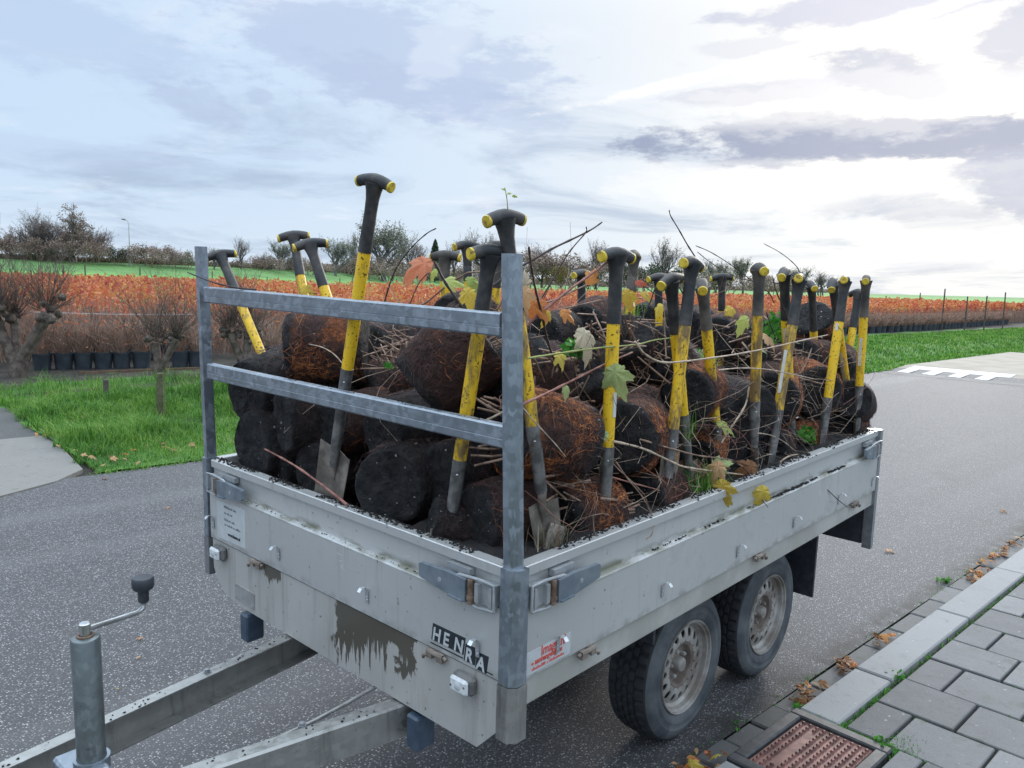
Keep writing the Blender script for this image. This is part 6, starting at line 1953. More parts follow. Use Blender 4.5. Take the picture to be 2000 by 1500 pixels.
for i, (px, py, lp, kind, ax, val, td, nd, lobes, lab) in enumerate(LV):
    P = tw(px, py, ax, val)
    size = lp*depth_of(P)/FPX*(0.88 if lp > 18 else 0.5)
    o = put_leaf(P, size, kind, i % 4, img_dir(td[0], td[1], 0.15), img_dir(nd[0]+rnd.uniform(-.5, .5), nd[1]+rnd.uniform(-.35, .35), nd[2]), lab, lobes, 0.9)
# fresh weeds growing from the peat
def weed(px, py, ax, val, n, spread, label, sz=0.016, blade=False):
    c = np.array([tw(px+rnd.gauss(0, spread), py+rnd.gauss(0, spread*0.7), ax, val+rnd.uniform(-0.02, 0.03)) for i in range(n)])
    V, F = blades(c-np.array([0, 0, 0.03]), 0.10, 0.0016, 0.8) if blade else cards(c, sz)
    base = c.mean(0)
    me = fast_mesh('weed', V-base, F, M['dry_grass' if blade == 'dry' else ('weed' if not blade else 'grass')])
    o = link_mesh('weed', me, loc=base); tag(o, label, 'weed', 'green weeds in the load')
weed(1122, 680, 1, .13, 60, 13, 'fresh green weed tuft beside the big buff leaf')
weed(1228, 615, 1, .45, 50, 16, 'grassy green tuft behind the upright spade', blade=True)
weed(1512, 640, 1, .22, 90, 20, 'bright green weeds on top of the load near the white strip spade', 0.02)
weed(1580, 850, 1, .10, 70, 11, 'trailing fresh green weed above the side board at the rear')
weed(1375, 950, 1, .06, 90, 14, 'tuft of green grass at the rim below the crossed spades', blade=True)
weed(758, 714, 0, .16, 44, 4, 'little green seedling beside the tipped up root ball', 0.006)
weed(1085, 1062, 1, .06, 60, 14, 'dead grass matted round the clay clod at the corner', blade='dry')
weed(1350, 838, 1, .12, 20, 10, 'sparse grass between the mud stained and the leaning spade', blade=True)

# ================================================================== BACKGROUND PLANTS
def tree_tubes(mb_v, mb_f, rg, P, D, L, r, lev, maxlev, spread, tips, n3=3, gnarl=0.25, upb=0.12):
    """recursive branching, three to five sided limbs"""
    segs = 4 if lev < 2 else 3
    pts = [np.array(P)]
    d = np.array(D, float)
    for i in range(segs):
        d = d+np.array([rg.gauss(0, gnarl*0.5), rg.gauss(0, gnarl*0.5), rg.gauss(0, gnarl*0.25)+upb*0.3])
        d /= np.linalg.norm(d)
        pts.append(pts[-1]+d*L/segs)
    nn = 5 if lev == 0 else (4 if lev == 1 else 3)
    b = len(mb_v)
    for i, p in enumerate(pts):
        rr = r*(1-0.45*i/segs)
        ref = np.array([0.2, 0.35, 0.1]); a = np.cross(d, ref); a /= np.linalg.norm(a)+1e-9; c = np.cross(d, a)
        for k in range(nn):
            t = k/nn*6.2832
            mb_v.append(p+rr*(math.cos(t)*a+math.sin(t)*c))
    for i in range(segs):
        for k in range(nn):
            mb_f.append((b+i*nn+k, b+i*nn+(k+1) % nn, b+(i+1)*nn+(k+1) % nn, b+(i+1)*nn+k))
    tips.append((pts[-1], lev)); 
    if lev >= maxlev: 
        tips.append((pts[len(pts)//2], lev)); return
    nc = rg.randint(3, 5) if lev < 2 else rg.randint(3, 4)
    for i in range(nc):
        t = rg.uniform(0.45, 1.0) if i else 1.0
        q = pts[0]+(pts[-1]-pts[0])*t
        j = min(segs, int(t*segs)); q = pts[j]
        nd = d+np.array([rg.gauss(0, spread), rg.gauss(0, spread), rg.gauss(0, spread*0.5)+upb])
        nd /= np.linalg.norm(nd)
        tree_tubes(mb_v, mb_f, rg, q, nd, L*rg.uniform(0.58, 0.82), r*0.55*rg.uniform(0.75, 1.0), lev+1, maxlev, spread, tips, n3, gnarl, upb)
def make_tree(seed, H=1.0, spread=0.55, maxlev=4, trunk=0.28, leafn=0, leaf_s=0.03, leafmat='far_leaf', multi=1, r0=0.022, upb=0.15, bark='bark_far', gnarl=0.25, twigw=None):
    """trunk mesh and crown mesh, scaled to height 1"""
    rg = random.Random(seed)
    tv, tf, cv, cf, tips = [], [], [], [], []
    for k in range(multi):
        d = np.array([rg.gauss(0, 0.08 if multi == 1 else 0.35), rg.gauss(0, 0.08 if multi == 1 else 0.35), 1.0]); d /= np.linalg.norm(d)
        # trunk
        tt = []
        n = len(tv)
        tree_tubes(tv, tf, rg, (rg.gauss(0, 0.02*multi), rg.gauss(0, 0.02*multi), -0.02), d, trunk, r0/multi**0.4, 0, 0, spread, tt, 5, 0.12)
        top = tt[0][0]
        for i in range(rg.randint(6, 8)):
            nd = d+np.array([rg.gauss(0, spread*1.15), rg.gauss(0, spread*1.15), rg.uniform(-0.2, 0.4)]); nd /= np.linalg.norm(nd)
            base = top if i < 3 else np.array([top[0]*0.6, top[1]*0.6, top[2]*rg.uniform(0.22, 0.95)])
            tree_tubes(cv, cf, rg, base, nd, trunk*rg.uniform(0.75, 1.15), r0*0.55/multi**0.4, 1, maxlev, spread, tips, 3, gnarl, upb)
    zmax = max(p[2] for p in cv)
    s = 1.0/zmax
    tv = [p*s for p in tv]; cv = [p*s for p in cv]
    T = fast_mesh('trunk', np.array(tv), np.array(tf), M[bark], 4)
    V, F, mi = np.array(cv), np.array(cf), np.zeros(len(cf), int)
    if leafn:
        tp_ = np.array([t[0]*s for t in tips if t[1] >= maxlev-1])
        c = tp_[nrng.integers(0, len(tp_), leafn)]+nrng.normal(0, leaf_s*1.3, (leafn, 3))
        V2, F2 = cards(c, leaf_s)
        F = np.concatenate([F, F2+len(V)]); V = np.concatenate([V, V2]); mi = np.concatenate([mi, np.ones(len(F2), int)])
    C = fast_mesh('crown', V, F, [M[bark], M[leafmat]], 4)
    C.polygons.foreach_set('material_index', mi.astype(np.int32)); C.update()
    return T, C
def make_bush(seed, n, mat, leaf_s, wide=1.0, bark='bark_brown', lobes=7):
    """rounded thicket of twigs and leaf clumps, height 1"""
    rg = random.Random(seed)
    tv, tf, cv, cf, tips = [], [], [], [], []
    for k in range(9):
        d = np.array([rg.gauss(0, 0.45), rg.gauss(0, 0.45), 1.0]); d /= np.linalg.norm(d)
        tree_tubes(tv, tf, rg, (rg.gauss(0, 0.18*wide), rg.gauss(0, 0.18*wide), -0.03), d, 0.42, 0.012, 1, 3, 0.45, tips, 3, 0.3)
    z = max(p[2] for p in tv); tv = [p/np.array([1, 1, z]) for p in tv]
    T = fast_mesh('trunk', np.array(tv), np.array(tf), M[bark], 4)
    cs = []
    cl = [(rg.gauss(0, 0.30*wide), rg.gauss(0, 0.30*wide), rg.uniform(0.25, 0.72), rg.uniform(0.16, 0.30)) for i in range(lobes*2)]
    per = n//len(cl)
    for x, y, zz, r in cl:
        q = nrng.normal(size=(per, 3)); q /= np.linalg.norm(q, axis=1)[:, None]
        q *= (nrng.uniform(0, 1, (per, 1))**0.4)*r
        cs.append(q+np.array([x, y, zz]))
    cs = np.concatenate(cs); cs = cs[cs[:, 2] > 0.0]
    V, F = cards(cs, leaf_s)
    C = fast_mesh('crown', V, F, M[mat], 4)
    return T, C
def make_conifer(seed, mat='far_green'):
    rg = random.Random(seed)
    mb = MB(); mb.tube([(0, 0, 0), (0, 0, 0.95)], [0.02, 0.004], 5)
    T = bpy.data.meshes.new('trunk'); T.from_pydata(mb.v, [], mb.f); T.materials.append(M['bark_far'])
    n = 2600
    z = nrng.uniform(0.04, 1, n); r = (1-z)**0.7*0.26*nrng.uniform(0.4, 1.05, n); a = nrng.uniform(0, 6.283, n)
    V, F = cards(np.stack([r*np.cos(a), r*np.sin(a), z], 1), 0.030)
    return T, fast_mesh('crown', V, F, M[mat], 4)
PROTO = {
 'bare1': make_tree(3, spread=0.55, maxlev=5, leafn=2600, leaf_s=0.0095, trunk=0.24, r0=0.03),
 'bare2': make_tree(9, spread=0.45, maxlev=5, leafn=2000, leaf_s=0.009, trunk=0.26, upb=0.25, r0=0.028),
 'airy': make_tree(14, spread=0.55, maxlev=5, leafn=4600, leaf_s=0.0125, leafmat='far_olive', trunk=0.24, r0=0.034),
 'oak': make_tree(21, spread=0.70, maxlev=5, leafn=6000, leaf_s=0.0125, leafmat='far_leaf', trunk=0.20, r0=0.040),
 'poplar': make_tree(27, spread=0.30, maxlev=5, leafn=4200, leaf_s=0.0125, leafmat='far_olive', trunk=0.3, upb=0.5),
 'multi': make_tree(33, spread=0.5, maxlev=4, leafn=3600, leaf_s=0.0105, trunk=0.26, multi=3, r0=0.04),
 'brownbush': make_bush(4, 3600, 'far_leaf', 0.026, 1.5),
 'olivebush': make_bush(6, 3200, 'far_olive', 0.026, 1.3),
 'greenbush': make_bush(8, 3800, 'far_green', 0.028, 1.3),
 'yellowbush': make_bush(12, 1600, 'far_yellow', 0.03, 1.1),
 'conifer': make_conifer(5),
}
def put_tree(kind, px, base, top, depth, label, wide=1.0, cat='tree', group='trees along the dike'):
    P = dp(px, base, depth)
    H = (base-top)/FPX*depth*1.06
    T, C = PROTO[kind]
    nm = 'bush' if 'bush' in kind else ('conifer' if kind == 'conifer' else 'bare_tree')
    root = empty(nm, P, label, 'bush' if 'bush' in kind else 'tree', 'bushes along the dike' if 'bush' in kind else group)
    root.rotation_euler = (0, 0, rnd.uniform(0, 6.28))
    wide = wide*(1.45 if 'bush' not in kind and kind != 'conifer' else 1.2); root.scale = (H*wide, H*wide, H)
    for n_, me in (('trunk', T), ('crown', C)):
        c = bpy.data.objects.new(n_, me); COL.objects.link(c); c.parent = root
TREES = [
 ('oak', 22, 503, 452, 186, 'brownish tree at the left edge of the photo', 1.1), ('bare1', 74, 504, 411, 188, 'tall airy tree left of the big spreading one on the dike', 0.62),
 ('oak', 138, 506, 408, 186, 'big spreading half bare tree on the dike at left', 0.85), ('multi', 183, 507, 436, 190, 'smaller leaning tree right of the big spreading one', 0.7),
 ('brownbush', 30, 505, 462, 184, 'brown bush below the leftmost trees', 1.2), ('brownbush', 180, 509, 468, 184, 'brown bush at the foot of the big spreading tree', 0.9),
 ('greenbush', 95, 507, 484, 183, 'dark green low bush between the two tall trees at left', 1.4), ('greenbush', 222, 512, 482, 188, 'low dark green bush left of the street lamp', 0.9),
 ('multi', 50, 505, 432, 189, 'hazy bare tree between the leftmost and the tall airy tree', 0.8), ('bare1', 112, 506, 428, 192, 'hazy bare tree behind the big spreading one', 0.8), ('brownbush', 145, 508, 462, 184, 'brown bush under the middle of the big spreading tree', 1.2), ('brownbush', 75, 506, 470, 184, 'brown bush below the tall airy tree', 1.2),
 ('brownbush', 282, 517, 474, 192, 'broad brown bush right of the street lamp', 1.25), ('brownbush', 325, 518, 480, 196, 'second brown bush right of the street lamp', 0.9),
 ('olivebush', 366, 520, 487, 200, 'small olive bush left of the far rack upright', 0.9), ('airy', 420, 524, 483, 205, 'small tree behind the leaning far spade', 0.7),
 ('bare2', 473, 527, 465, 215, 'pointed bare tree right of the leaning far spade', 0.55), ('brownbush', 505, 529, 499, 222, 'low brown bush right of the pointed bare tree', 1.3),
 ('airy', 548, 531, 468, 235, 'thin tree behind the pair of spades', 0.55), ('multi', 515, 530, 490, 226, 'low spreading bare tree left of the pair of spades', 0.8),
 ('brownbush', 590, 533, 500, 240, 'brown bush behind the pair of spades', 1.4), ('airy', 655, 537, 462, 262, 'dark small leaved tree left of the tall spade', 0.6),
 ('bare2', 690, 540, 456, 285, 'slim bare tree just left of the tall spade', 0.4), ('airy', 742, 543, 425, 300, 'tallest airy tree, right of the tall spade', 0.72),
 ('brownbush', 700, 541, 498, 285, 'brown bush by the tall spade', 1.3), ('brownbush', 765, 545, 500, 310, 'brown bush under the tallest airy tree', 1.2),
 ('bare1', 800, 547, 452, 345, 'bare tree above the red leaf', 0.6), ('conifer', 849, 549, 474, 380, 'dark conical evergreen above the drooping grip spade', 0.75),
 ('brownbush', 820, 548, 510, 350, 'brown bush behind the red leaf', 1.3), ('bare2', 888, 551, 475, 430, 'bare tree right of the dark conical evergreen', 0.6),
 ('bare1', 935, 553, 452, 470, 'bare tree left of the grip of the near corner spade', 0.6), ('bare2', 960, 554, 460, 500, 'slender bare tree behind the grip of the near corner spade', 0.5), ('brownbush', 905, 552, 512, 440, 'brown bush behind the yellow green leaf', 1.6),
 ('brownbush', 1040, 557, 488, 520, 'tall brown thicket right of the near upright', 1.1), ('brownbush', 1095, 559, 490, 530, 'brown thicket crossed by the long dark branch', 1.2), ('brownbush', 1145, 561, 505, 540, 'brown thicket behind the salmon leaf', 1.1),
 ('yellowbush', 1093, 560, 515, 505, 'yellowish bush in front of the brown thickets', 0.7), ('bare2', 1166, 561, 470, 540, 'slim bare tree left of the upright spade', 0.6), ('bare1', 1060, 558, 478, 545, 'bare tree rising from the brown thicket', 0.7),
 ('greenbush', 1232, 564, 510, 560, 'dark green bush behind the upright spade', 0.9), ('greenbush', 1265, 566, 516, 565, 'second dark green bush right of the upright spade', 0.9),
 ('bare2', 1298, 566, 470, 560, 'round headed bare tree right of the upright spade', 0.72), ('brownbush', 1310, 567, 525, 580, 'brown bush under the round headed bare tree', 1.3),
 ('olivebush', 1375, 569, 520, 600, 'olive bush left of the spade with two caps showing', 1.1), ('brownbush', 1415, 570, 528, 620, 'brown bush behind the spade with two caps showing', 1.3), ('airy', 1395, 570, 505, 620, 'small tree above the spade with two caps showing', 0.6),
 ('poplar', 1452, 571, 506, 620, 'green tinted tree left of the end-on spade', 0.8), ('brownbush', 1500, 572, 534, 650, 'brown bush right of the end-on spade', 1.3), ('airy', 1560, 573, 520, 660, 'small tree behind the left-leaning rear spade', 0.7),
 ('multi', 1602, 574, 527, 660, 'spreading bare tree standing alone near the rear spades', 0.85), ('brownbush', 1555, 573, 545, 660, 'low brown bush behind the left-leaning rear spade', 1.3),
]
for k, px, b, t, dd, lab, w in TREES: put_tree(k, px, b+2, t, dd, lab, w)
# low mass of scrub beyond, one belt
cs = []
for i in range(len(cr)):
    c = cr[i]
    px_ = 1000+((c-CAM) @ CR)/((c-CAM) @ _d)*FPX
    if not (-300 < px_ < 1630): continue
    dist = (c-CAM) @ _d
    n = 46
    hgt = dist*(19/FPX)*(1.0 if px_ > 380 else 0.7)*(0.6 if px_ > 1350 else 1.0)
    q = nrng.uniform(-1, 1, (n, 3))*np.array([dist*0.025, dist*0.025, 0])
    h = (c-CAM)[:2]/np.linalg.norm((c-CAM)[:2])
    nz = 0.55+0.6*mnoise.noise(Vector((px_*0.02, 0.3, 0.2)))+0.3*mnoise.noise(Vector((px_*0.09, 1.3, 0.2)))
    q[:, 2] = nrng.uniform(0, 1, n)**0.8*hgt*max(0.25, nz)
    cs.append(c+q+np.append(h*dist*0.03, 0))
cs = np.concatenate(cs)
sz = ((cs-CAM) @ _d)*0.0019
V, F = cards(cs, sz)
o = link_mesh('distant_scrub', fast_mesh('distant_scrub', V, F, M['far_leaf'])); tag(o, kind='stuff')

# street lamp on the dike
Lp = dp(254, 517, 188)
H = (517-430)/FPX*188
lamp = empty('street_lamp', Lp, 'pale grey street lamp with a bent arm on the dike at left', 'street lamp')
mb = MB()
sdir = -CR
mb.tube([Lp+np.array([0, 0, -0.3]), Lp+np.array([0, 0, H*0.5]), Lp+np.array([0, 0, H*0.90]), Lp+np.array([0, 0, H*0.965])+sdir*0.25, Lp+np.array([0, 0, H*0.99])+sdir*0.7], [0.16, 0.13, 0.10, 0.09, 0.08], 8)
mb.build('mast', M['lamp_grey'], lamp, True, org=Lp)
mb = MB(); mb.tube([Lp+np.array([0, 0, H*0.985])+sdir*0.6, Lp+np.array([0, 0, H*1.0])+sdir*1.1, Lp+np.array([0, 0, H*1.005])+sdir*1.7], [0.10, 0.17, 0.10], 8, ell=0.5); mb.build('lamp_head', M['rubber_grey'], lamp, True, org=Lp)
for f, mk in ((0.27, 'red'), (0.31, 'lamp_grey')):
    mb = MB(); mb.tube([Lp+np.array([0, 0, H*f]), Lp+np.array([0, 0, H*(f+0.025)])], [0.165, 0.165], 8); mb.build('band', M[mk], lamp, org=Lp)

# autumn field: rows of orange shrubs, one mass
ROW0 = 14.9         # the front row of pots runs roughly along here
def row_y(x): return ROW0-0.085*(x-4.5) if x < 45 else ROW0-0.085*40.5
n = 165000
xs = np.concatenate([nrng.uniform(-14, 26, int(n*0.55)), nrng.uniform(26, 95, n-int(n*0.55))])
off = np.where(xs < 30, 2.6+40*nrng.uniform(0, 1, n)**1.35, 0.9+30*nrng.uniform(0, 1, n)**1.5)
yb = np.array([row_y(x) for x in xs])+off
rowk = np.floor(off/1.25)
zz = np.array([mnoise.noise(Vector((x*0.55, y*0.55, 2.0))) for x, y in zip(xs, yb)])
zz2 = np.array([mnoise.noise(Vector((x*2.3, y*2.3, 6.0))) for x, y in zip(xs, yb)])
hgt = np.where(xs < 30, 1.20, 1.33)+0.26*zz+0.20*zz2+0.10*np.cos(off/1.25*6.2832)+0.045*np.minimum(off, 9)*np.where(xs < 30, 1.0, 0.3)
hgt = np.where((zz2 < -0.30), hgt*0.86, hgt)
z = hgt*(1-0.62*nrng.uniform(0, 1, n)**1.25)
dist = np.hypot(xs-CAM[0], yb-CAM[1])
V, F = cards(np.stack([xs, yb, z], 1), 0.030+0.0015*np.minimum(dist, 70))
o = link_mesh('autumn_shrubs', fast_mesh('autumn_shrubs', V, F, M['orange_leaf'])); tag(o, kind='stuff')
# their brown stems
def stem_field(n, xf, yf, hf, w, mat, name):
    V, F = [], []
    b = 0
    for i in range(n):
        x = xf(); y = yf(x); h = hf()
        a = rnd.uniform(0, 6.28); l = rnd.uniform(0.05, 0.38)
        p0 = np.array((x, y, 0.1)); p2 = p0+np.array((math.cos(a)*l*h, math.sin(a)*l*h, h)); p1 = (p0+p2)/2+np.array((rnd.gauss(0, .04), rnd.gauss(0, .04), 0))
        t = np.array((CR[0], CR[1], 0))*w*rnd.uniform(0.5, 1.3); t2 = np.array((-CR[1], CR[0], 0))*w*0.7
        V += [p0-t, p0+t, p1-t*0.8, p1+t*0.8, p2-t*0.4, p2+t*0.4, p0-t2, p0+t2, p1-t2*0.8, p1+t2*0.8, p2-t2*0.4, p2+t2*0.4]
        F += [(b, b+1, b+3, b+2), (b+2, b+3, b+5, b+4), (b+6, b+7, b+9, b+8), (b+8, b+9, b+11, b+10)]
        b += 12
    o = link_mesh(name, fast_mesh(name, np.array(V), np.array(F), M[mat])); tag(o, kind='stuff')
stem_field(15000, lambda: rnd.uniform(-8, 24), lambda x: row_y(x)+0.8+rnd.random()**1.5*7, lambda: rnd.uniform(0.6, 1.25), 0.007, 'bark_brown', 'shrub_stems')
stem_field(7000, lambda: rnd.uniform(24, 90), lambda x: row_y(x)+rnd.random()**1.6*4, lambda: rnd.uniform(0.6, 1.15), 0.013, 'bark_brown', 'shrub_stems')

# front row of bare potted shrubs
def make_potted():
    root = empty('potted_shrub', (0, 0, 0))
    mb = MB(); mb.lathe([(0.0005, 0.0), (0.145, 0.0), (0.172, 0.27), (0.183, 0.27), (0.185, 0.305), (0.170, 0.305), (0.165, 0.27), (0.0005, 0.265)], 28, 2)
    mb.build('pot', M['pot'], root, True)
    rg = random.Random(5)
    mb = MB()
    for i in range(60):
        a = rg.uniform(0, 6.28); l = rg.uniform(0.1, 0.45); h = rg.uniform(0.4, 0.68)
        p0 = np.array((0.09*math.cos(a)*rg.random(), 0.09*math.sin(a)*rg.random(), 0.26)); d = np.array((math.cos(a)*l, math.sin(a)*l, h))
        pts = [p0, p0+d*0.35+np.array((rg.gauss(0, .03), rg.gauss(0, .03), 0)), p0+d*0.7+np.array((rg.gauss(0, .04), rg.gauss(0, .04), 0)), p0+d]
        mb.tube(pts, [0.008, 0.006, 0.005, 0.003], 4, False)
        for k in range(2):
            q = pts[rg.randint(1, 2)]; e = np.array((rg.gauss(0, .18), rg.gauss(0, .18), rg.uniform(.1, .3)))
            mb.tube([q, q+e*0.6, q+e], [0.004, 0.003, 0.002], 3, False)
    mb.build('twigs', M['bark_brown'], root)
    c = nrng.normal(0, 1, (26, 3))*np.array([0.22, 0.22, 0.2])+np.array([0, 0, 0.75])
    V, F = cards(c, 0.035)
    o = link_mesh('dead_leaves', fast_mesh('dead_leaves', V, F, M['orange_leaf']), root); o['kind'] = 'stuff'
    return root
pp = make_potted()
POTX = [(83, 'leftmost black pot with a bare shrub, beside the forked pollard'), (125, 'second black pot with a bare shrub from the forked pollard'), (163, 'third black pot with a bare shrub from the forked pollard'), (202, 'fourth black pot with a bare shrub, the lightest rimmed one'), (238, 'fifth black pot with a bare shrub from the forked pollard'), (277, 'black pot with a bare shrub just left of the slim pollard trunk'), (352, 'black pot with a bare shrub just right of the slim pollard trunk'), (384, 'black pot with a bare shrub hidden by the far rack upright')]
first = True
gpots = 'bare potted shrubs in a row'
for px, lab in POTX:
    P = gp(px, 722-0.022*(px-80), 0.012)
    o = pp if first else copy_tree(pp)
    first = False
    o.location = Vector(P); o.rotation_euler = (0, 0, rnd.uniform(0, 6.28)); s = rnd.uniform(0.93, 1.05); o.scale = (s, s, s*1.05)
    o['label'] = lab; o['category'] = 'potted shrub'; o['group'] = gpots
for x in list(np.arange(8.0, 34, 1.3)) + list(np.arange(34, 66, 0.75)):
    o = copy_tree(pp); o.location = Vector((x, row_y(x)-0.1+rnd.uniform(-.05, .05), 0.012)); o.rotation_euler = (0, 0, rnd.uniform(0, 6.28)); o.scale = (1.1, 1.1, 1.05)
    o['label'] = 'bare shrub in a dark pot in the row along the far verge'; o['category'] = 'potted shrub'; o['group'] = 'potted shrubs along the far verge'
for i in range(16):
    P = gp(40+24*i, 705, 0.012)
    o = copy_tree(pp); o.location = Vector(P+np.array((0.1, 0.25, 0))); o.rotation_euler = (0, 0, rnd.uniform(0, 6.28)); o.scale = (1.05, 1.05, 1.1)
    o['label'] = 'bare potted shrub in the second row behind the black pots'; o['category'] = 'potted shrub'; o['group'] = 'second row of potted shrubs'

# edging board before the pots
a, b = gp(155, 732), gp(395, 722)
mb = MB(); t = dirn(np.append((b-a)[:2], 0)); nn_ = np.array((-t[1], t[0], 0))
mb.prism([a, b, b+nn_*0.04, a+nn_*0.04], (0, 0, 0.05)); o = mb.build('edging_board', M['board'], org=a); tag(o, 'thin brown edging board lying in front of the black pots', 'board')
# pollards
def pollard(P, label, forks, H, seed, R, twl, moss=False):
    rg = random.Random(seed)
    root = empty('pollard', P, label, 'tree', 'pollarded trees on the verge')
    mb = MB()
    knobs = []
    for dx, dy, h, r in forks:
        pts = [P+np.array((0, 0, -0.1)), P+np.array((dx*0.15, dy*0.15, h*0.3)), P+np.array((dx*0.6, dy*0.6, h*0.65)), P+np.array((dx, dy, h))]
        mb.tube(pts, [r*1.35, r*0.9, r*0.75, r*0.85], 10)
        knobs.append((pts[-1], r))
    T = mb.build('trunk', M['bark'], root, True, org=P)
    for kp, r in knobs:
        for i in range(9):
            q = kp+np.array((rg.gauss(0, r*1.1), rg.gauss(0, r*1.1), rg.gauss(0.02, r*0.8)))
            s = r*rg.uniform(0.45, 0.85)
            mb = MB(); mb.lathe([(0.001, -s), (s*0.55, -s*0.8), (s*0.95, -s*0.3), (s, 0.2*s), (s*0.6, s*0.75), (0.001, s*0.9)], 9, 2, at=q)
            mb.v = [tuple(np.array(p)+0.25*s*np.array(mnoise.noise_vector(Vector(p)*14))) for p in mb.v]
            mb.build('knob', M['bark'], root, True, org=P)
    v, f, tips = [], [], []
    for kp, r in knobs:
        for i in range(int(48*r/0.08)):
            a = rg.uniform(0, 6.28); e = rg.uniform(0.15, 1.4)
            d = np.array((math.cos(a)*math.cos(e), math.sin(a)*math.cos(e), math.sin(e)+0.25)); d /= np.linalg.norm(d)
            q = kp+d*r*1.2
            tree_tubes(v, f, rg, q, d, twl*rg.choice((0.25, 0.4, 0.6, 0.9, 1.25))*rg.uniform(0.7, 1.1), rg.choice((0.005, 0.006, 0.009)), 2, 4, 0.45, tips, 3, 0.4, 0.2)
    o = link_mesh('twigs', fast_mesh('twigs', np.array(v)-P, np.array(f), M['bark'], 4), root)
    return root
P = gp(35, 738); pollard(P, 'thick forked pollard with knobbly heads at the left edge', [(-0.35*CR[0], -0.35*CR[1], 1.05, .11), (0.55*CR[0], 0.55*CR[1], 1.1, .12), (0.05, 0.2, 1.0, .09)], 1.2, 4, .1, 0.55)
P = gp(312, 738); pollard(P, 'slim pollard with a fan of bare twigs left of the rack', [(-0.06*CR[0], -0.06*CR[1], .62, .09), (0.30*CR[0], 0.30*CR[1], 0.70, .075)], 0.9, 9, .09, 0.72)
P = gp(478, 735); pollard(P, 'dark pollard half hidden behind the far rack upright', [(0.1, 0, .75, .11), (-0.25*CR[0], -0.25*CR[1], 0.8, .09)], 0.9, 12, .09, 0.6)
P = gp(-60, 730); pollard(P, 'pollard outside the left edge beside the forked one', [(0.1, 0, .9, .11)], 0.9, 15, .09, 0.6)
# mossy post and stump in the verge
P = gp(314, 815, -0.15); P[2] = -0.2
mb = MB(); mb.tube([P, P+np.array((0.004, 0, 0.3)), P+np.array((0.01, 0, 0.66))], [0.062, 0.058, 0.05], 9); mb.tube([P+np.array((0.01, 0, 0.64)), P+np.array((0.012, 0, 0.67))], [0.048, 0.03], 9)
o = mb.build('mossy_post', M['mossy'], smooth=True, org=P); tag(o, 'mossy rounded post standing in the ditch below the slim pollard', 'post')
P = gp(208, 782, -0.05); P[2] = -0.1
mb = MB(); mb.box((-0.032, -0.032, 0), (0.032, 0.032, 0.36), at=P, bevel=0.006); o = mb.build('wooden_stake', M['wood'], org=P); tag(o, 'short square wooden stake in the grass below the black pots', 'stake')

# posts in and behind the shrubs
mbp = MB(); mbp.tube([(0, 0, 0), (0, 0, 1.2), (0.01, 0, 2.3)], [0.04, 0.04, 0.036], 7)
mpost = bpy.data.meshes.new('field_post'); mpost.from_pydata(mbp.v, [], mbp.f); mpost.materials.append(M['wood'])
for px, top, dd in ((60, 530, 52), (122, 517, 46), (166, 517, 46), (273, 522, 50), (414, 530, 60), (522, 541, 70), (542, 541, 70), (578, 541, 70), (663, 543, 70), (687, 541, 70), (775, 544, 66), (807, 545, 66), (1105, 555, 75), (1165, 552, 66), (1316, 560, 75), (1450, 562, 66), (1604, 566, 62), (1797, 572, 55), (1965, 571, 47)):
    P = dp(px, top, dd)
    o = link_mesh('field_post', mpost, loc=(P[0], P[1], P[2]-2.3)); o.rotation_euler = (rnd.gauss(0, .015), rnd.gauss(0, .015), 0)
    tag(o, 'thin wooden post standing among the orange shrubs', 'post', 'posts in the shrub field')
for px, top, lab in ((1846, 564, 'tallest thin post in the hedge at right, left of the far pair'), (1928, 578, 'slim post in the far hedge right of the tallest one'), (1890, 579, 'short post in the far hedge between the two taller ones')):
    P = dp(px, top, 44)
    o = link_mesh('field_post', mpost, loc=(P[0], P[1], P[2]-2.3)); tag(o, lab, 'post', 'posts in the shrub field')
    P0 = np.array(o.location)
# support wire between posts above the pots
a, b = gp(95, 720), gp(420, 716)
mb = MB(); mb.tube([a+np.array((0, .9, 1.03)), (a+b)/2+np.array((0, .9, 1.0)), b+np.array((0, .9, 1.02))], 0.006, 5); o = mb.build('support_wire', M['lamp_grey'], org=a); tag(o, 'pale support wire running above the bare potted shrubs', 'wire')

# ------------------------------------------------------------------ fallen leaves
def fallen(P, size, kind, label, group, tilt=0.35):
    n = dirn((rnd.gauss(0, tilt), rnd.gauss(0, tilt), 1)); a = rnd.uniform(0, 6.28)
    o = put_leaf(np.array(P)+np.array((0, 0, 0.012)), size, kind, rnd.randint(0, 3), (math.cos(a), math.sin(a), 0), n, label, rnd.choice((3, 5)), 0.35, group, 'fallen_leaf', rnd.uniform(0.7, 1.0))
    return o
fallen(gp(272, 1250), 0.030, 'tan', 'larger tan leaf lying alone on the asphalt beside the jockey stand', 'leaves on the road', .1)
fallen(gp(270, 1288), 0.020, 'tan', 'tiny tan leaf on the asphalt below the larger one', 'leaves on the road', .1)
fallen(gp(325, 994), 0.045, 'tan', 'tan leaf on the asphalt left of the trailer', 'leaves on the road', .1)
fallen(gp(1738, 1078), 0.06, 'tan', 'tan leaf on the asphalt beyond the rear of the trailer', 'leaves on the road', .1)
fallen(gp(205, 936), 0.05, 'brown', 'dark leaf on the asphalt near the driveway', 'leaves on the road', .1)
fallen(gp(1960, 1000), 0.06, 'brown', 'dark brown leaf on the asphalt near the right edge', 'leaves on the road', .1)
fallen(gp(230, 1348), 0.014, 'yellow', 'tiny yellow leaf on the asphalt right of the jockey tube', 'leaves on the road', .1)
GL = 'brown autumn leaf lying in the gutter along the kerb'
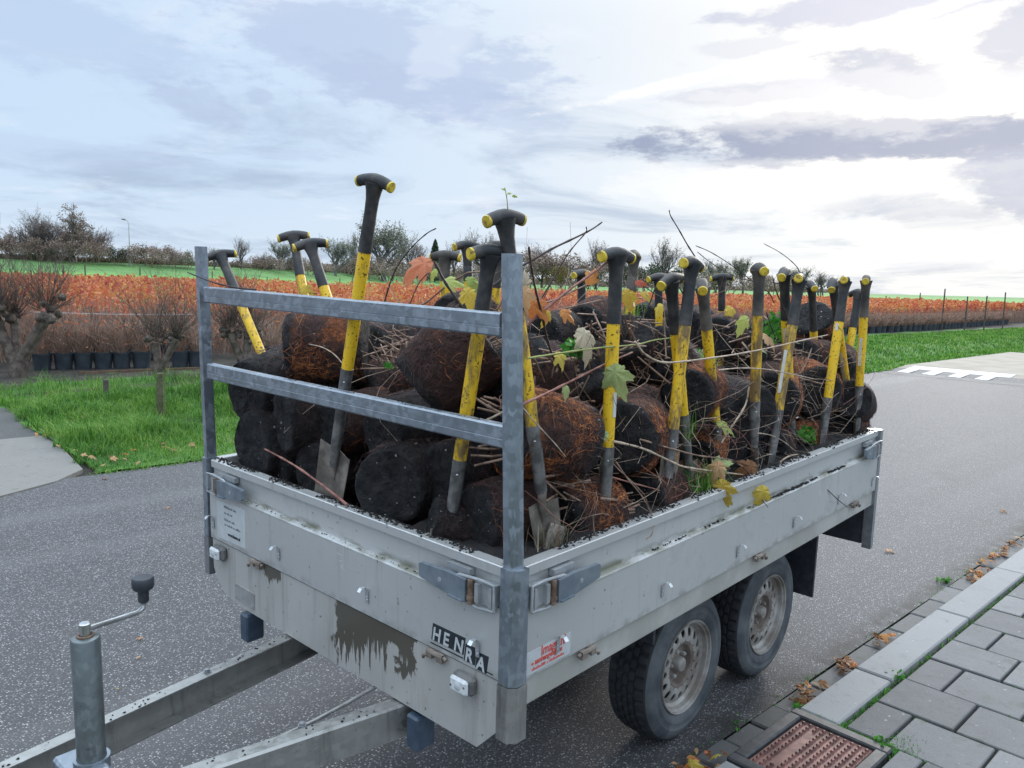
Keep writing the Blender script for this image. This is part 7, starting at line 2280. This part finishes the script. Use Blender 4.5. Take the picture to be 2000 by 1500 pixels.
for (px, py, n, sp) in ((1575, 1362, 20, 16), (1650, 1305, 15, 12), (1720, 1250, 7, 10), (1890, 1115, 12, 14), (1930, 1098, 11, 14), (1960, 1080, 9, 10), (1905, 1130, 9, 12), (1980, 1062, 8, 10)):
    for i in range(n):
        P = gp(px+rnd.gauss(0, sp), py+rnd.gauss(0, sp*0.7), 0.0)
        u, v = to_rf(P)
        P = rf(u, min(0.15, max(0.015, v)), 0.0+rnd.uniform(0, 0.02))
        fallen(P, rnd.uniform(0.026, 0.055), rnd.choice(('brown', 'brown', 'orange', 'tan', 'brown')), GL, 'leaves in the gutter', 0.5)
for i in range(70):
    P = rf(-1.18+rnd.gauss(0, 0.11), 0.07+rnd.gauss(0, 0.05), rnd.uniform(0, 0.05))
    u, v = to_rf(P); 
    if u > -1.04 and v < 0.02: continue
    fallen(P, rnd.uniform(0.022, 0.05), rnd.choice(('brown', 'orange', 'brown', 'tan', 'red', 'yellow')), 'autumn leaf in the heap beside the gully cover', 'leaves heaped beside the gully', 0.7)
VLAB = 'fallen leaf on the verge grass near the driveway'
for (px, py) in ((190, 843), (318, 868), (325, 875), (305, 862), (200, 910), (225, 897), (150, 880), (165, 890), (115, 872), (260, 880), (60, 835), (50, 815), (340, 880), (375, 870), (270, 905), (245, 888), (90, 850), (72, 848), (400, 858), (180, 893)):
    fallen(gp(px, py, 0.05), rnd.uniform(0.045, 0.085), rnd.choice(('tan', 'brown', 'orange', 'tan')), VLAB, 'fallen leaves on the verge')
for i in range(40):
    P = rf(rnd.uniform(-1.2, -0.6)+0.0, ROAD_W+rnd.uniform(0.2, 3.2), 0.02); fallen(P, rnd.uniform(0.03, 0.07), rnd.choice(('brown', 'tan', 'brown')), 'dead leaf along the edge of the driveway', 'leaves along the driveway edge')
# small weed by the gully corner and at the kerb
for px, py, z, n, sz, lab in ((1562, 1385, 0.06, 26, 0.014, 'small green weed growing at the corner of the gully cover'), (1752, 1325, 0.08, 40, 0.010, 'mossy weed in the kerb joint'), (1845, 1135, 0.0, 34, 0.014, 'green weed in the gutter further up the kerb'), (1720, 1457, 0.08, 60, 0.011, 'moss clump at the rear corner of the gully cover'), (1440, 1412, 0.0, 20, 0.008, 'tiny weed at the asphalt edge beside the front wheel')):
    c0 = gp(px, py, z)
    c = c0+nrng.normal(0, 1, (n, 3))*np.array((0.018, 0.018, 0.010))+np.array((0, 0, 0.008))
    V, F = cards(c, sz)
    o = link_mesh('weed', fast_mesh('weed', V-c0, F, M['weed']), loc=c0); tag(o, lab, 'weed', 'weeds along the kerb')
